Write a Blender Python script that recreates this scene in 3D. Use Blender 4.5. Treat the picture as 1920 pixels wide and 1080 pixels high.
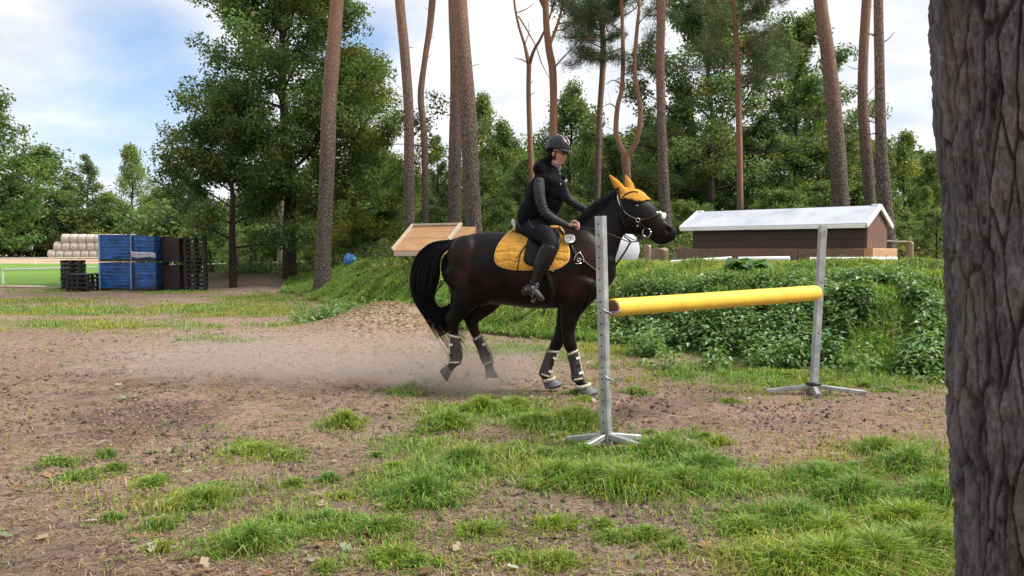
import bpy, bmesh, math, random
import numpy as np
from mathutils import Vector, Matrix
from mathutils.bvhtree import BVHTree
R = math.radians
scene = bpy.context.scene
for _o in list(bpy.data.objects):
    bpy.data.objects.remove(_o)

# ------------------------------------------------------------------ camera
F = 1500.0                       # focal length in pixels of the 1920 px wide photograph
CAMZ = 1.44
PITCH = math.atan(69 / F)
cam_d = bpy.data.cameras.new('camera')
cam = bpy.data.objects.new('camera', cam_d)
scene.collection.objects.link(cam)
cam.location = (0, 0, CAMZ)
cam.rotation_euler = (math.pi / 2 - PITCH, 0, 0)
cam_d.sensor_width = 36
cam_d.lens = 36 * F / 1920
cam_d.clip_start = 0.05
cam_d.clip_end = 3000
scene.camera = cam

# ------------------------------------------------------------------ light
SUN_EL, SUN_AZ = R(50), R(98)      # azimuth measured clockwise from +Y (the view direction) towards +X
EXPOSURE = 0.93
world = bpy.data.worlds.new('World')
scene.world = world
world.use_nodes = True
scene.view_settings.view_transform = 'Standard'
scene.view_settings.look = 'None'
scene.view_settings.exposure = EXPOSURE
scene.view_settings.gamma = 1
sun_d = bpy.data.lights.new('sun', 'SUN')
sun_d.energy = 3.4
sun_d.angle = R(20)
sun_d.color = (1.0, 0.95, 0.87)
sun = bpy.data.objects.new('sun', sun_d)
scene.collection.objects.link(sun)
_sd = Vector((math.sin(SUN_AZ) * math.cos(SUN_EL), math.cos(SUN_AZ) * math.cos(SUN_EL), math.sin(SUN_EL)))
sun.rotation_euler = _sd.to_track_quat('Z', 'Y').to_euler()
sun.location = (20, 10, 40)


class NT:
    """short-hand for building node trees"""
    def __init__(s, tree):
        s.t = tree
        s.n = tree.nodes
        s.l = tree.links

    def new(s, typ, inp=None, **kw):
        nd = s.n.new(typ)
        for k, v in kw.items():
            setattr(nd, k, v)
        if inp:
            for k, v in inp.items():
                sock = nd.inputs[k]
                if isinstance(v, bpy.types.NodeSocket):
                    s.l.new(v, sock)
                else:
                    sock.default_value = v
        return nd

    def math(s, op, a, b=None, c=None, clamp=False):
        nd = s.new('ShaderNodeMath', operation=op, use_clamp=clamp)
        for i, v in enumerate((a, b, c)):
            if v is None:
                continue
            if isinstance(v, bpy.types.NodeSocket):
                s.l.new(v, nd.inputs[i])
            else:
                nd.inputs[i].default_value = v
        return nd.outputs[0]

    def mix(s, fac, a, b, blend='MIX'):
        nd = s.new('ShaderNodeMix', data_type='RGBA', blend_type=blend)
        for i, v in ((0, fac), (6, a), (7, b)):
            if isinstance(v, bpy.types.NodeSocket):
                s.l.new(v, nd.inputs[i])
            else:
                nd.inputs[i].default_value = v if i == 0 else col4(v)
        return nd.outputs[2]

    def ramp(s, fac, stops, interp='LINEAR'):
        nd = s.new('ShaderNodeValToRGB', {'Fac': fac})
        cr = nd.color_ramp
        cr.interpolation = interp
        while len(cr.elements) < len(stops):
            cr.elements.new(0.5)
        for e, (p, c) in zip(cr.elements, stops):
            e.position = p
            e.color = col4(c)
        return nd.outputs[0]

    def noise(s, vec, scale, detail=4, rough=0.55, dist=0.0, out='Fac'):
        nd = s.new('ShaderNodeTexNoise', {'Scale': scale, 'Detail': detail, 'Roughness': rough, 'Distortion': dist})
        if vec is not None:
            s.l.new(vec, nd.inputs['Vector'])
        return nd.outputs[out]

    def mapping(s, vec, scale=(1, 1, 1), loc=(0, 0, 0), rot=(0, 0, 0)):
        nd = s.new('ShaderNodeMapping', {'Vector': vec, 'Scale': scale, 'Location': loc, 'Rotation': rot})
        return nd.outputs[0]


def col4(c):
    if isinstance(c, (int, float)):
        return (c, c, c, 1)
    return tuple(c) if len(c) == 4 else (c[0], c[1], c[2], 1)


# sky: Nishita blue seen through broken bright cloud, all laid out by direction
w = NT(world.node_tree)
w.n.clear()
sky = w.new('ShaderNodeTexSky', sky_type='NISHITA', sun_disc=False, sun_elevation=SUN_EL, sun_rotation=SUN_AZ, altitude=20, air_density=1.0, dust_density=1.2, ozone_density=1.0)
tc = w.new('ShaderNodeTexCoord').outputs['Generated']
sep = w.new('ShaderNodeSeparateXYZ', {0: tc})
zz = w.math('MAXIMUM', w.math('ADD', sep.outputs[2], 0.22), 0.05)
cxy = w.new('ShaderNodeCombineXYZ', {0: w.math('DIVIDE', sep.outputs[0], zz), 1: w.math('DIVIDE', sep.outputs[1], zz), 2: 0.0})
n1 = w.noise(cxy.outputs[0], 1.7, 7, 0.55, 0.3)
n2 = w.noise(w.mapping(cxy.outputs[0], loc=(7, 3, 0)), 3.2, 5, 0.5)


def dirblob(d, k):
    """1 towards direction d, falling to 0 at angular distance about 1/k"""
    d = Vector(d).normalized()
    dn = w.new('ShaderNodeVectorMath', {0: tc, 1: d}, operation='DISTANCE').outputs['Value']
    return w.math('SUBTRACT', 1.0, w.math('MULTIPLY', dn, k), clamp=True)


def pixdir(px, py):
    c_, s_ = math.cos(PITCH), math.sin(PITCH)
    dx, dz = (px - 960) / F, (540 - py) / F
    return (dx, c_ + dz * s_, -s_ + dz * c_)


holes = None
for (px, py, k, a) in ((150, 45, 10, 0.22), (225, 80, 10, 0.30), (310, 115, 10, 0.32), (390, 150, 10, 0.30), (30, 250, 8, 0.20), (140, 285, 8, 0.22), (260, 290, 8, 0.28), (350, 300, 9, 0.22), (640, 95, 12, 0.34), (715, 78, 13, 0.34), (1690, 170, 8, 0.16), (1000, 130, 9, .2), (-700, 0, 3.5, 0.4), (500, -900, 1.6, 0.4), (2500, -600, 1.6, 0.3)):
    b = w.math('MULTIPLY', dirblob(pixdir(px, py), k), a)
    holes = b if holes is None else w.math('ADD', holes, b)
cov = w.math('SUBTRACT', w.math('ADD', w.math('MULTIPLY', n1, 1.05), 0.27), holes)
cov = w.ramp(cov, [(0.12, 0.0), (0.36, 0.45), (0.60, 1.0)])
shade = w.ramp(n2, [(0.3, (4.3, 4.5, 5.0)), (0.46, (5.1, 5.2, 5.5)), (0.62, (6.1, 6.1, 6.2))])
skyc = w.mix(1.0, sky.outputs[0], (0.80, 0.90, 1.02), 'MULTIPLY')
skyc = w.mix(0.25, skyc, (3.6, 4.5, 5.6))
final = w.mix(cov, skyc, shade)
bg = w.new('ShaderNodeBackground', {'Color': final, 'Strength': 0.10})
wo = w.new('ShaderNodeOutputWorld', {'Surface': bg.outputs[0]})

# ------------------------------------------------------------------ geometry helpers
_c, _s = math.cos(PITCH), math.sin(PITCH)


def ray(px, py):
    dx, dz = (px - 960) / F, (540 - py) / F
    return Vector((dx, _c + dz * _s, -_s + dz * _c))


def P(px, py, Y):
    """the point at distance Y in front of the camera position that the photograph shows at px, py"""
    r = ray(px, py)
    t = Y / r.y
    return Vector((r.x * t, Y, CAMZ + r.z * t))


def G(px, py, z=0.0):
    r = ray(px, py)
    t = (z - CAMZ) / r.z
    return Vector((r.x * t, r.y * t, z))


def _hash(ix, iy, seed):
    h = (ix.astype(np.int64) * 374761393 + iy.astype(np.int64) * 668265263 + seed * 1442695041) & 0xffffffff
    h = ((h ^ (h >> 13)) * 1274126177) & 0xffffffff
    h = ((h ^ (h >> 16)) * 2246822519) & 0xffffffff
    return ((h ^ (h >> 15)) & 0xffffff) / float(0xffffff)


def vnoise(x, y, seed=0):
    x = np.asarray(x, float); y = np.asarray(y, float)
    ix, iy = np.floor(x), np.floor(y)
    fx, fy = x - ix, y - iy
    fx = fx * fx * (3 - 2 * fx); fy = fy * fy * (3 - 2 * fy)
    a = _hash(ix, iy, seed); b = _hash(ix + 1, iy, seed)
    c = _hash(ix, iy + 1, seed); d = _hash(ix + 1, iy + 1, seed)
    return (a * (1 - fx) + b * fx) * (1 - fy) + (c * (1 - fx) + d * fx) * fy


def fbm(x, y, octs=4, seed=0, gain=0.5):
    t = 0; a = 1; n = 0
    for i in range(octs):
        t = t + a * vnoise(x * 2 ** i + 13.7 * i, y * 2 ** i - 7.1 * i, seed + i)
        n += a; a *= gain
    return t / n


def sstep(a, b, x):
    t = np.clip((np.asarray(x, float) - a) / (b - a), 0, 1)
    return t * t * (3 - 2 * t)


class MB:
    """collects verts / faces (numpy) and links them as ONE mesh object"""
    def __init__(s):
        s.v = []; s.f = []; s.c = []; s.nv = 0

    def add(s, v, faces, col=None):
        v = np.asarray(v, float).reshape(-1, 3)
        s.v.append(v)
        for f in (faces if isinstance(faces, (list, tuple)) else [faces]):
            f = np.asarray(f, np.int64)
            if f.size:
                s.f.append(f + s.nv)
        if col is not None:
            col = np.asarray(col, float)
            if col.ndim == 1:
                col = np.tile(col, (len(v), 1))
            s.c.append(col)
        s.nv += len(v)
        return s

    def mesh(s, name, mat=None, smooth=True):
        me = bpy.data.meshes.new(name)
        V = np.concatenate(s.v)
        me.vertices.add(len(V))
        me.vertices.foreach_set('co', V.astype(np.float32).ravel())
        idx = np.concatenate([f.ravel() for f in s.f])
        tot = np.concatenate([np.full(len(f), f.shape[1]) for f in s.f])
        st = np.concatenate([[0], np.cumsum(tot)[:-1]])
        me.loops.add(len(idx))
        me.loops.foreach_set('vertex_index', idx.astype(np.int32))
        me.polygons.add(len(tot))
        me.polygons.foreach_set('loop_start', st.astype(np.int32))
        me.update(calc_edges=True)
        me.polygons.foreach_set('use_smooth', np.full(len(tot), bool(smooth)))
        if s.c:
            C = np.concatenate(s.c)
            at = me.attributes.new('col', 'FLOAT_COLOR', 'POINT')
            at.data.foreach_set('color', np.concatenate([C[:, :3], np.ones((len(C), 1))], 1).astype(np.float32).ravel())
        if mat:
            me.materials.append(mat)
        return me

    def build(s, name, mat=None, parent=None, smooth=True, label=None):
        return link(name, s.mesh(name, mat, smooth), parent, label)

    # primitives -------------------------------------------------
    def box(s, c, size, rot=None, col=None):
        """axis box of full size, centred at c, optional 3x3 / euler rotation"""
        sx, sy, sz = [q / 2 for q in size]
        v = np.array([[x, y, z] for x in (-sx, sx) for y in (-sy, sy) for z in (-sz, sz)])
        if rot is not None:
            from mathutils import Euler
            M = np.array(Euler(rot).to_matrix()) if not isinstance(rot, np.ndarray) else rot
            v = v @ M.T
        v = v + np.array(c)
        f = [[0, 1, 3, 2], [4, 6, 7, 5], [0, 4, 5, 1], [2, 3, 7, 6], [0, 2, 6, 4], [1, 5, 7, 3]]
        return s.add(v, np.array(f), col)

    def prism(s, poly, d):
        """extrude a list of 3-D points along vector d"""
        a = np.array([list(p) for p in poly], float)
        n = len(a)
        v = np.concatenate([a, a + np.array(d)])
        q = np.array([[i, (i + 1) % n, n + (i + 1) % n, n + i] for i in range(n)])
        s.add(v, q)
        s.f.append(np.array([list(range(n))[::-1]]) + s.nv - 2 * n)
        s.f.append(np.array([list(range(n, 2 * n))]) + s.nv - 2 * n)
        return s

    def tube(s, pts, rad, n=8, cap=True, col=None, lat=None, twist=0.0):
        """tapered tube along pts; rad = number or list; lat = lateral half widths (elliptic)"""
        p = np.array([list(q) for q in pts], float)
        m = len(p)
        rad = np.full(m, rad) if np.isscalar(rad) else np.asarray(rad, float)
        tg = np.gradient(p, axis=0)
        tg /= np.linalg.norm(tg, axis=1)[:, None] + 1e-12
        ref = np.array([0, 0, 1.0]) if abs(tg[0][2]) < 0.9 else np.array([1.0, 0, 0])
        A = np.zeros((m, 3)); B = np.zeros((m, 3))
        a = np.cross(tg[0], ref); a /= np.linalg.norm(a)
        for i in range(m):
            a = a - tg[i] * np.dot(a, tg[i]); a /= np.linalg.norm(a) + 1e-12
            A[i] = a; B[i] = np.cross(tg[i], a)
        th = np.linspace(0, 2 * np.pi, n, endpoint=False) + twist
        ra = rad if lat is None else np.asarray(lat, float)
        V = p[:, None, :] + ra[:, None, None] * np.cos(th)[None, :, None] * A[:, None, :] + rad[:, None, None] * np.sin(th)[None, :, None] * B[:, None, :]
        return s._rings(V, cap, col)

    def _rings(s, V, cap=True, col=None):
        m, n = V.shape[:2]
        i, j = np.meshgrid(np.arange(m - 1), np.arange(n), indexing='ij')
        q = np.stack([i * n + j, i * n + (j + 1) % n, (i + 1) * n + (j + 1) % n, (i + 1) * n + j], -1).reshape(-1, 4)
        vs = V.reshape(-1, 3)
        fs = [q]
        if cap:
            vs = np.concatenate([vs, V[0].mean(0)[None], V[-1].mean(0)[None]])
            k = m * n
            j = np.arange(n)
            fs.append(np.stack([np.full(n, k), (j + 1) % n, j], -1))
            fs.append(np.stack([np.full(n, k + 1), (m - 1) * n + j, (m - 1) * n + (j + 1) % n], -1))
        if col is not None and np.ndim(col) == 2:
            col = np.concatenate([np.repeat(col, n, 0), col[[0]], col[[-1]]]) if cap else np.repeat(col, n, 0)
        return s.add(vs, fs, col)

    def loft(s, st, n=28, sub=4, y0=8.0, vertical=False, yaw=0.0):
        """st: (px, py, dy, r_px in the picture plane, lateral half width in m) at depth y0+dy; closed, rounded ends"""
        st = np.array(st, float)
        st = catmull(st, sub)
        C = np.array([list(P(a[0], a[1], y0 + a[2])) for a in st])
        rr = st[:, 3] * (y0 + st[:, 2]) / F
        ll = st[:, 4]
        tg = np.gradient(C, axis=0)
        if vertical:
            tg[:] = (1, 0, 0)
        tg /= np.linalg.norm(tg, axis=1)[:, None]
        lat = np.array([math.sin(yaw), math.cos(yaw), 0.0])
        # rounded ends: add shrinking rings
        def ends(C, rr, ll, tg, k):
            out = []
            L = min(rr[k], ll[k]) * 0.9
            for a in (0.35, 0.7, 0.93):
                out.append((C[k] + tg[k] * L * a * (1 if k else -1), rr[k] * math.sqrt(1 - a * a), ll[k] * math.sqrt(1 - a * a), tg[k]))
            return out
        rings = list(zip(C, rr, ll, tg))
        rings = ends(C, rr, ll, tg, 0)[::-1] + rings + ends(C, rr, ll, tg, -1)
        th = np.linspace(0, 2 * np.pi, n, endpoint=False)
        V = []
        for c, r, l, t in rings:
            b = lat - t * np.dot(lat, t)
            b /= np.linalg.norm(b)
            a = np.cross(b, t)
            V.append(c + np.outer(np.cos(th) * r, a) + np.outer(np.sin(th) * l, b))
        return s._rings(np.array(V), True)

    def ellipsoid(s, c, rad, rot=None, n=20, m=12, col=None):
        th = np.linspace(0, np.pi, m + 1)[1:-1]
        ph = np.linspace(0, 2 * np.pi, n, endpoint=False)
        V = np.stack([np.sin(th)[:, None] * np.cos(ph)[None], np.sin(th)[:, None] * np.sin(ph)[None], np.cos(th)[:, None] * np.ones(n)[None]], -1)
        vs = np.concatenate([V.reshape(-1, 3), [[0, 0, 1]], [[0, 0, -1]]]) * np.array(rad)
        if rot is not None:
            from mathutils import Euler
            vs = vs @ np.array(Euler(rot).to_matrix()).T
        vs = vs + np.array(list(c))
        mm = m - 1
        i, j = np.meshgrid(np.arange(mm - 1), np.arange(n), indexing='ij')
        q = np.stack([i * n + j, (i + 1) * n + j, (i + 1) * n + (j + 1) % n, i * n + (j + 1) % n], -1).reshape(-1, 4)
        j = np.arange(n); k = mm * n
        t1 = np.stack([np.full(n, k), j, (j + 1) % n], -1)
        t2 = np.stack([np.full(n, k + 1), (mm - 1) * n + (j + 1) % n, (mm - 1) * n + j], -1)
        return s.add(vs, [q, t1, t2], col)

    def torus(s, c, R0, r0, normal=(0, 1, 0), n=28, m=8, sx=1.0):
        nrm = Vector(normal).normalized()
        a = nrm.orthogonal().normalized(); b = nrm.cross(a)
        pts = []
        for i in range(n + 1):
            t = 2 * math.pi * i / n
            pts.append(Vector(c) + a * math.cos(t) * R0 * sx + b * math.sin(t) * R0)
        return s.tube(pts, r0, m, cap=False)


def catmull(st, sub):
    if sub <= 1:
        return st
    p = np.concatenate([[2 * st[0] - st[1]], st, [2 * st[-1] - st[-2]]])
    out = []
    for i in range(1, len(p) - 2):
        for k in range(sub):
            t = k / sub
            a, b, c, d = p[i - 1], p[i], p[i + 1], p[i + 2]
            out.append(0.5 * (2 * b + (c - a) * t + (2 * a - 5 * b + 4 * c - d) * t * t + (3 * b - a - 3 * c + d) * t ** 3))
    out.append(st[-1])
    return np.array(out)


def spline(pts, sub=6):
    return [Vector(q) for q in catmull(np.array([list(p) for p in pts], float), sub)]


def link(name, data, parent=None, label=None):
    o = bpy.data.objects.new(name, data)
    scene.collection.objects.link(o)
    if parent is not None:
        o.parent = parent
        wl = world_loc(parent)
        o.matrix_parent_inverse = Matrix.Identity(4)
        o.location = -wl
    if label:
        o['label'] = label
    return o


def world_loc(o):
    v = Vector(o.location)
    while o.parent is not None:
        o = o.parent
        v = v + Vector(o.location)
    return v


def tag(o, label=None, cat=None, group=None, kind=None):
    if label: o['label'] = label
    if cat: o['category'] = cat
    if group: o['group'] = group
    if kind: o['kind'] = kind
    return o


def thing(name, label, cat, loc=(0, 0, 0), group=None):
    o = bpy.data.objects.new(name, None)
    scene.collection.objects.link(o)
    o.location = loc
    o.empty_display_size = 0.2
    return tag(o, label, cat, group)


def kids(o):
    return [c for c in bpy.data.objects if c.parent == o]


def copy_tree(o, parent=None, _all=None):
    c = o.copy()
    scene.collection.objects.link(c)
    if parent is not None:
        c.parent = parent
    for ch in kids(o):
        copy_tree(ch, c)
    return c


def remesh(mb, name, voxel, smooth_it=3, mat=None, parent=None, factor=0.5, label=None):
    """fuse the closed lofts in mb to one continuous surface"""
    o = mb.build(name + '_tmp')
    md = o.modifiers.new('r', 'REMESH'); md.mode = 'VOXEL'; md.voxel_size = voxel; md.use_smooth_shade = True
    if smooth_it:
        sm = o.modifiers.new('s', 'SMOOTH'); sm.factor = factor; sm.iterations = smooth_it
    dg = bpy.context.evaluated_depsgraph_get()
    me = bpy.data.meshes.new_from_object(o.evaluated_get(dg))
    me.name = name
    me.materials.clear()
    if mat: me.materials.append(mat)
    old = o.data
    bpy.data.objects.remove(o); bpy.data.meshes.remove(old)
    return link(name, me, parent, label)


def mesh_bvh(objs):
    V = []; Fc = []; k = 0
    for o in objs:
        me = o.data
        v = np.empty(len(me.vertices) * 3, np.float32); me.vertices.foreach_get('co', v)
        v = v.reshape(-1, 3)
        off = np.array(world_loc(o))
        V += [tuple(q) for q in (v + off)]
        Fc += [tuple(i + k for i in p.vertices) for p in me.polygons]
        k += len(v)
    return BVHTree.FromPolygons(V, Fc)


def hit(bvh, px, py, off=0.0, fallback_Y=8.0):
    """surface point the camera sees at px, py, lifted by off along the normal"""
    r = ray(px, py)
    h = bvh.ray_cast(Vector((0, 0, CAMZ)), r.normalized())
    if h[0] is None:
        q = bvh.find_nearest(P(px, py, fallback_Y))
        n = q[1]
        return q[0] + n * off, n
    n = h[1]
    if n.dot(r) > 0: n = -n
    return h[0] + n * off, n
# ------------------------------------------------------------------ materials
def new_mat(name):
    m = bpy.data.materials.new(name)
    m.use_nodes = True
    t = NT(m.node_tree)
    t.n.clear()
    out = t.new('ShaderNodeOutputMaterial')
    return m, t, out


def obj_coord(t):
    return t.new('ShaderNodeTexCoord').outputs['Object']


def bump(t, h, strength=0.3, dist=0.01):
    return t.new('ShaderNodeBump', {'Height': h, 'Strength': strength, 'Distance': dist}).outputs[0]


def simple(name, base, rough=0.6, metal=0.0, var=0.15, scale=12.0, bmp=0.15, bscale=60.0, spec=0.5, dark=None, sheen=0.0, coat=0.0):
    """one base colour broken up by noise, with fine bump"""
    m, t, out = new_mat(name)
    oc = obj_coord(t)
    n = t.noise(oc, scale, 5, 0.6)
    d = dark if dark is not None else tuple(c * (1 - var * 2) for c in base)
    l = tuple(min(1, c * (1 + var)) for c in base)
    c = t.ramp(n, [(0.3, d), (0.7, l)])
    h = t.noise(oc, bscale, 4, 0.6)
    b = t.new('ShaderNodeBsdfPrincipled', {'Base Color': c, 'Roughness': rough, 'Metallic': metal, 'Normal': bump(t, h, bmp, 0.01), 'Specular IOR Level': spec, 'Sheen Weight': sheen, 'Coat Weight': coat})
    t.l.new(b.outputs[0], out.inputs[0])
    return m


def leafmat(name, trans=0.35, rough=0.55, spec=0.35, tint=(1, 1, 1), tt=(1.5, 1.55, 0.6)):
    m, t, out = new_mat(name)
    c = t.new('ShaderNodeAttribute', attribute_name='col').outputs['Color']
    c = t.mix(1.0, c, tint, 'MULTIPLY')
    b = t.new('ShaderNodeBsdfPrincipled', {'Base Color': c, 'Roughness': rough, 'Specular IOR Level': spec})
    tc_ = t.mix(1.0, c, tt, 'MULTIPLY')
    tr = t.new('ShaderNodeBsdfTranslucent', {'Color': tc_})
    mx = t.new('ShaderNodeMixShader', {0: trans, 1: b.outputs[0], 2: tr.outputs[0]})
    t.l.new(mx.outputs[0], out.inputs[0])
    return m


def wood(name, a, b_, scale=(2, 30, 30), rough=0.7, bmp=0.3):
    m, t, out = new_mat(name)
    oc = obj_coord(t)
    g = t.noise(t.mapping(oc, scale=scale), 1.0, 6, 0.65, 0.4)
    big = t.noise(oc, 1.7, 3)
    c = t.ramp(g, [(0.3, a), (0.7, b_)])
    c = t.mix(t.math('MULTIPLY', big, 0.5), c, tuple(q * 0.6 for q in a))
    s = t.new('ShaderNodeBsdfPrincipled', {'Base Color': c, 'Roughness': rough, 'Normal': bump(t, g, bmp, 0.01)})
    t.l.new(s.outputs[0], out.inputs[0])
    return m


def bark(name, low, high, z0, z1, plate=(26, 26, 7), depth=0.03, crack=(0.03, 0.022, 0.018), bumpk=0.8):
    """pine bark: grey fissured plates low on the stem, smoother orange bark high up"""
    m, t, out = new_mat(name)
    oc = obj_coord(t)
    wv = t.new('ShaderNodeVectorMath', {0: oc, 1: t.new('ShaderNodeVectorMath', {0: t.noise(oc, 3.0, 3, out='Color'), 1: (0.12, 0.12, 0.12)}, operation='MULTIPLY').outputs[0]}, operation='ADD').outputs[0]
    vor = t.new('ShaderNodeTexVoronoi', {'Vector': t.mapping(wv, scale=plate), 'Scale': 1.0, 'Randomness': 1.0}, feature='DISTANCE_TO_EDGE')
    edge = t.ramp(vor.outputs['Distance'], [(0.0, 0.0), (0.16, 0.75), (0.45, 1.0)])
    fine = t.noise(t.mapping(oc, scale=(60, 60, 22)), 1.0, 5, 0.65)
    big = t.noise(oc, 1.3, 4)
    z = t.new('ShaderNodeSeparateXYZ', {0: oc}).outputs[2]
    zf = t.math('DIVIDE', t.math('SUBTRACT', t.math('ADD', z, t.math('MULTIPLY', big, 2.5)), z0 + 1.2), z1 - z0, clamp=True)
    lo = t.mix(fine, tuple(c * 0.62 for c in low), tuple(min(1, c * 1.3) for c in low))
    hi = t.mix(fine, tuple(c * 0.7 for c in high), tuple(min(1, c * 1.25) for c in high))
    c = t.mix(zf, lo, hi)
    ek = t.math('ADD', edge, t.math('MULTIPLY', zf, 0.45), clamp=True)
    c = t.mix(ek, crack, c)
    h = t.math('ADD', t.math('MULTIPLY', edge, t.math('SUBTRACT', 1.0, t.math('MULTIPLY', zf, 0.7))), t.math('MULTIPLY', fine, 0.35))
    s = t.new('ShaderNodeBsdfPrincipled', {'Base Color': c, 'Roughness': 0.85, 'Specular IOR Level': 0.25, 'Normal': bump(t, h, bumpk, depth)})
    t.l.new(s.outputs[0], out.inputs[0])
    return m


M = {}
M['leaf'] = leafmat('leaf')
M['treeleaf'] = leafmat('tree_leaf', 0.42, 0.55, 0.35, (1.10, 1.20, 1.10), (1.35, 1.5, 0.7))
M['grassblade'] = leafmat('grass_blade', 0.3, 0.5, 0.4)
M['needle'] = leafmat('pine_needle', 0.2, 0.5, 0.4)
M['weed'] = leafmat('weed_leaf', 0.3, 0.45, 0.5)
M['bark'] = bark('pine_bark', (0.195, 0.155, 0.135), (0.30, 0.175, 0.12), 3.2, 9.5)
M['bark_red'] = bark('orange_pine_bark', (0.235, 0.165, 0.135), (0.34, 0.185, 0.12), 1.6, 6.0, plate=(30, 30, 9), depth=0.015)
M['bark_oak'] = bark('oak_bark', (0.085, 0.072, 0.058), (0.085, 0.072, 0.058), 50, 60, plate=(30, 30, 9))
M['bark_pale'] = bark('pale_bark', (0.40, 0.36, 0.28), (0.34, 0.30, 0.24), 50, 60, plate=(20, 20, 5), crack=(0.2, 0.17, 0.13))
M['galv'] = simple('galvanised_steel', (0.40, 0.42, 0.43), 0.48, 0.55, 0.22, 9, 0.06, 90)
M['wire'] = simple('steel_wire', (0.33, 0.34, 0.33), 0.45, 0.7)
M['hole'] = simple('hole_black', (0.008, 0.008, 0.009), 0.9)
M['yellow'] = simple('yellow_foam', (0.74, 0.48, 0.045), 0.6, 0, 0.06, 5, 0.06, 30, dark=(0.64, 0.39, 0.038))
M['rust_end'] = simple('dark_pole_end', (0.12, 0.05, 0.025), 0.8)
M['plank'] = wood('brown_planks', (0.40, 0.21, 0.095), (0.62, 0.37, 0.19), (1.5, 14, 14))
M['plank_pale'] = wood('pale_timber', (0.48, 0.40, 0.28), (0.62, 0.55, 0.42), (3, 20, 20))
M['plank_dark'] = wood('dark_stained_boards', (0.030, 0.017, 0.013), (0.075, 0.045, 0.036), (2, 30, 30))
M['sleeper'] = wood('weathered_sleeper', (0.12, 0.068, 0.042), (0.26, 0.155, 0.10), (2.2, 22, 22))
M['gable'] = wood('brown_gable', (0.12, 0.06, 0.04), (0.20, 0.11, 0.075), (9, 9, 1.5))
M['cutend'] = wood('fresh_timber_end', (0.45, 0.24, 0.12), (0.58, 0.36, 0.20), (8, 8, 8))
M['white_roof'] = simple('white_painted_roof', (0.46, 0.48, 0.56), 0.55, 0, 0.12, 2.2, 0.05, 25)
M['white'] = simple('white_paint', (0.78, 0.78, 0.76), 0.5, 0, 0.06, 6)
M['stump'] = wood('weathered_stump', (0.20, 0.13, 0.085), (0.42, 0.30, 0.20), (30, 30, 3))
M['blue_tarp'] = simple('blue_tarp', (0.03, 0.19, 0.50), 0.4, 0, 0.3, 14, 0.6, 20)
M['plastic_black'] = simple('black_plastic', (0.016, 0.017, 0.020), 0.5, 0, 0.2)
M['plastic_blue'] = simple('blue_plastic', (0.010, 0.085, 0.30), 0.45, 0, 0.35, 3.5, 0.4, 9)
M['plastic_blue_pale'] = simple('pale_blue_panel', (0.22, 0.40, 0.62), 0.5)
M['maroon'] = wood('maroon_boards', (0.035, 0.012, 0.014), (0.07, 0.025, 0.026), (25, 25, 2))
M['film'] = simple('pale_film', (0.45, 0.45, 0.55), 0.35, 0, 0.25, 6, 0.6, 14)
M['hay'] = simple('hay', (0.50, 0.455, 0.40), 0.9, 0, 0.25, 10, 0.5, 40)
M['tank'] = simple('white_tank', (0.70, 0.70, 0.76), 0.4, 0, 0.05, 3, 0.02)
# ------------------------------------------------------------------ terrain
BX = np.array([-14, -7.2, -4.6, -2.9, -1.74, 0.34, 2.0, 3.0, 4.75, 8, 14, 30])
BY = np.array([30, 26.5, 20.5, 17.0, 14.6, 12.9, 12.2, 10.5, 9.1, 7.8, 6.8, 5.0])
LY = np.array([-10, 12, 14.5, 16.7, 22, 27, 34, 45, 90, 300])
LX = np.array([-1.0, -1.0, -2.6, -4.0, -6.3, -8.2, -9.6, -12, -22, -60])


def bank(x, y):
    """0 at the foot of the grassy bank, 1 on its flat top"""
    yb = np.interp(x, BX, BY) + 0.25 * (vnoise(x * 0.9, y * 0 + 3, 5) - 0.5)
    f = sstep(0, 1, np.clip((y - yb) / 2.5, 0, 1))
    d = x - np.interp(y, LY, LX)
    g = sstep(0.0, 1.0, d / (1.6 + 0.09 * np.maximum(y, 0)))
    return f * g


def height(x, y, fine=True):
    x = np.asarray(x, float); y = np.asarray(y, float)
    b = bank(x, y)
    yb_ = np.interp(x, BX, BY)
    z = b * (1.00 + 0.25 * sstep(2.6, 5.0, y - yb_))
    z = z + b * (0.04 + 0.05 * sstep(20, 30, y)) * (fbm(x * 0.5, y * 0.5, 3, 11) - 0.5) * 2 + 0.16 * np.sin(np.pi * np.clip(b, 0, 1)) * (fbm(x * 0.9, y * 0.9, 3, 12) - 0.5)
    # sandy spur in front of the bank
    mx, my = x + 2.3, y - 15.0
    z = z + 0.48 * np.exp(-((mx * 0.9 + my * 0.25) ** 2 / 1.1 + (my * 0.8 - mx * 0.2) ** 2 / 0.9)) * (1 - 0.7 * b)
    # low dark mound by the oak
    z = z + 0.55 * np.exp(-((x + 12.5) ** 2 / 9 + (y - 37) ** 2 / 12))
    z = z + 0.35 * np.exp(-((x + 10.0) ** 2 / 4 + (y - 33.5) ** 2 / 5))
    z = z + 0.55 * sstep(95, 150, y) * sstep(4, -12, x)
    z = z + 0.06 * (fbm(x * 0.35, y * 0.35, 3, 3) - 0.5) * sstep(40, 8, y) * (1 - b)
    if fine:
        near = sstep(22, 9, y)
        z = z + near * (0.035 * (fbm(x * 2.3, y * 2.3, 4, 21) - 0.5))
        cl = fbm(x * 8, y * 8, 4, 31, 0.65)
        px_, py_ = px_of(x, y)
        churn = 1 + 1.3 * np.exp(-(((px_ - 280) / 420) ** 2 + ((py_ - 780) / 120) ** 2)) + .9 * np.exp(-(((px_ - 1320) / 260) ** 2 + ((py_ - 775) / 30) ** 2))
        z = z + near * 0.034 * churn * np.maximum(cl - 0.46, 0) * 2 * (0.4 + 0.6 * sstep(0.4, 0.7, vnoise(x * 1.1, y * 1.1, 41)))
    return z


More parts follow.
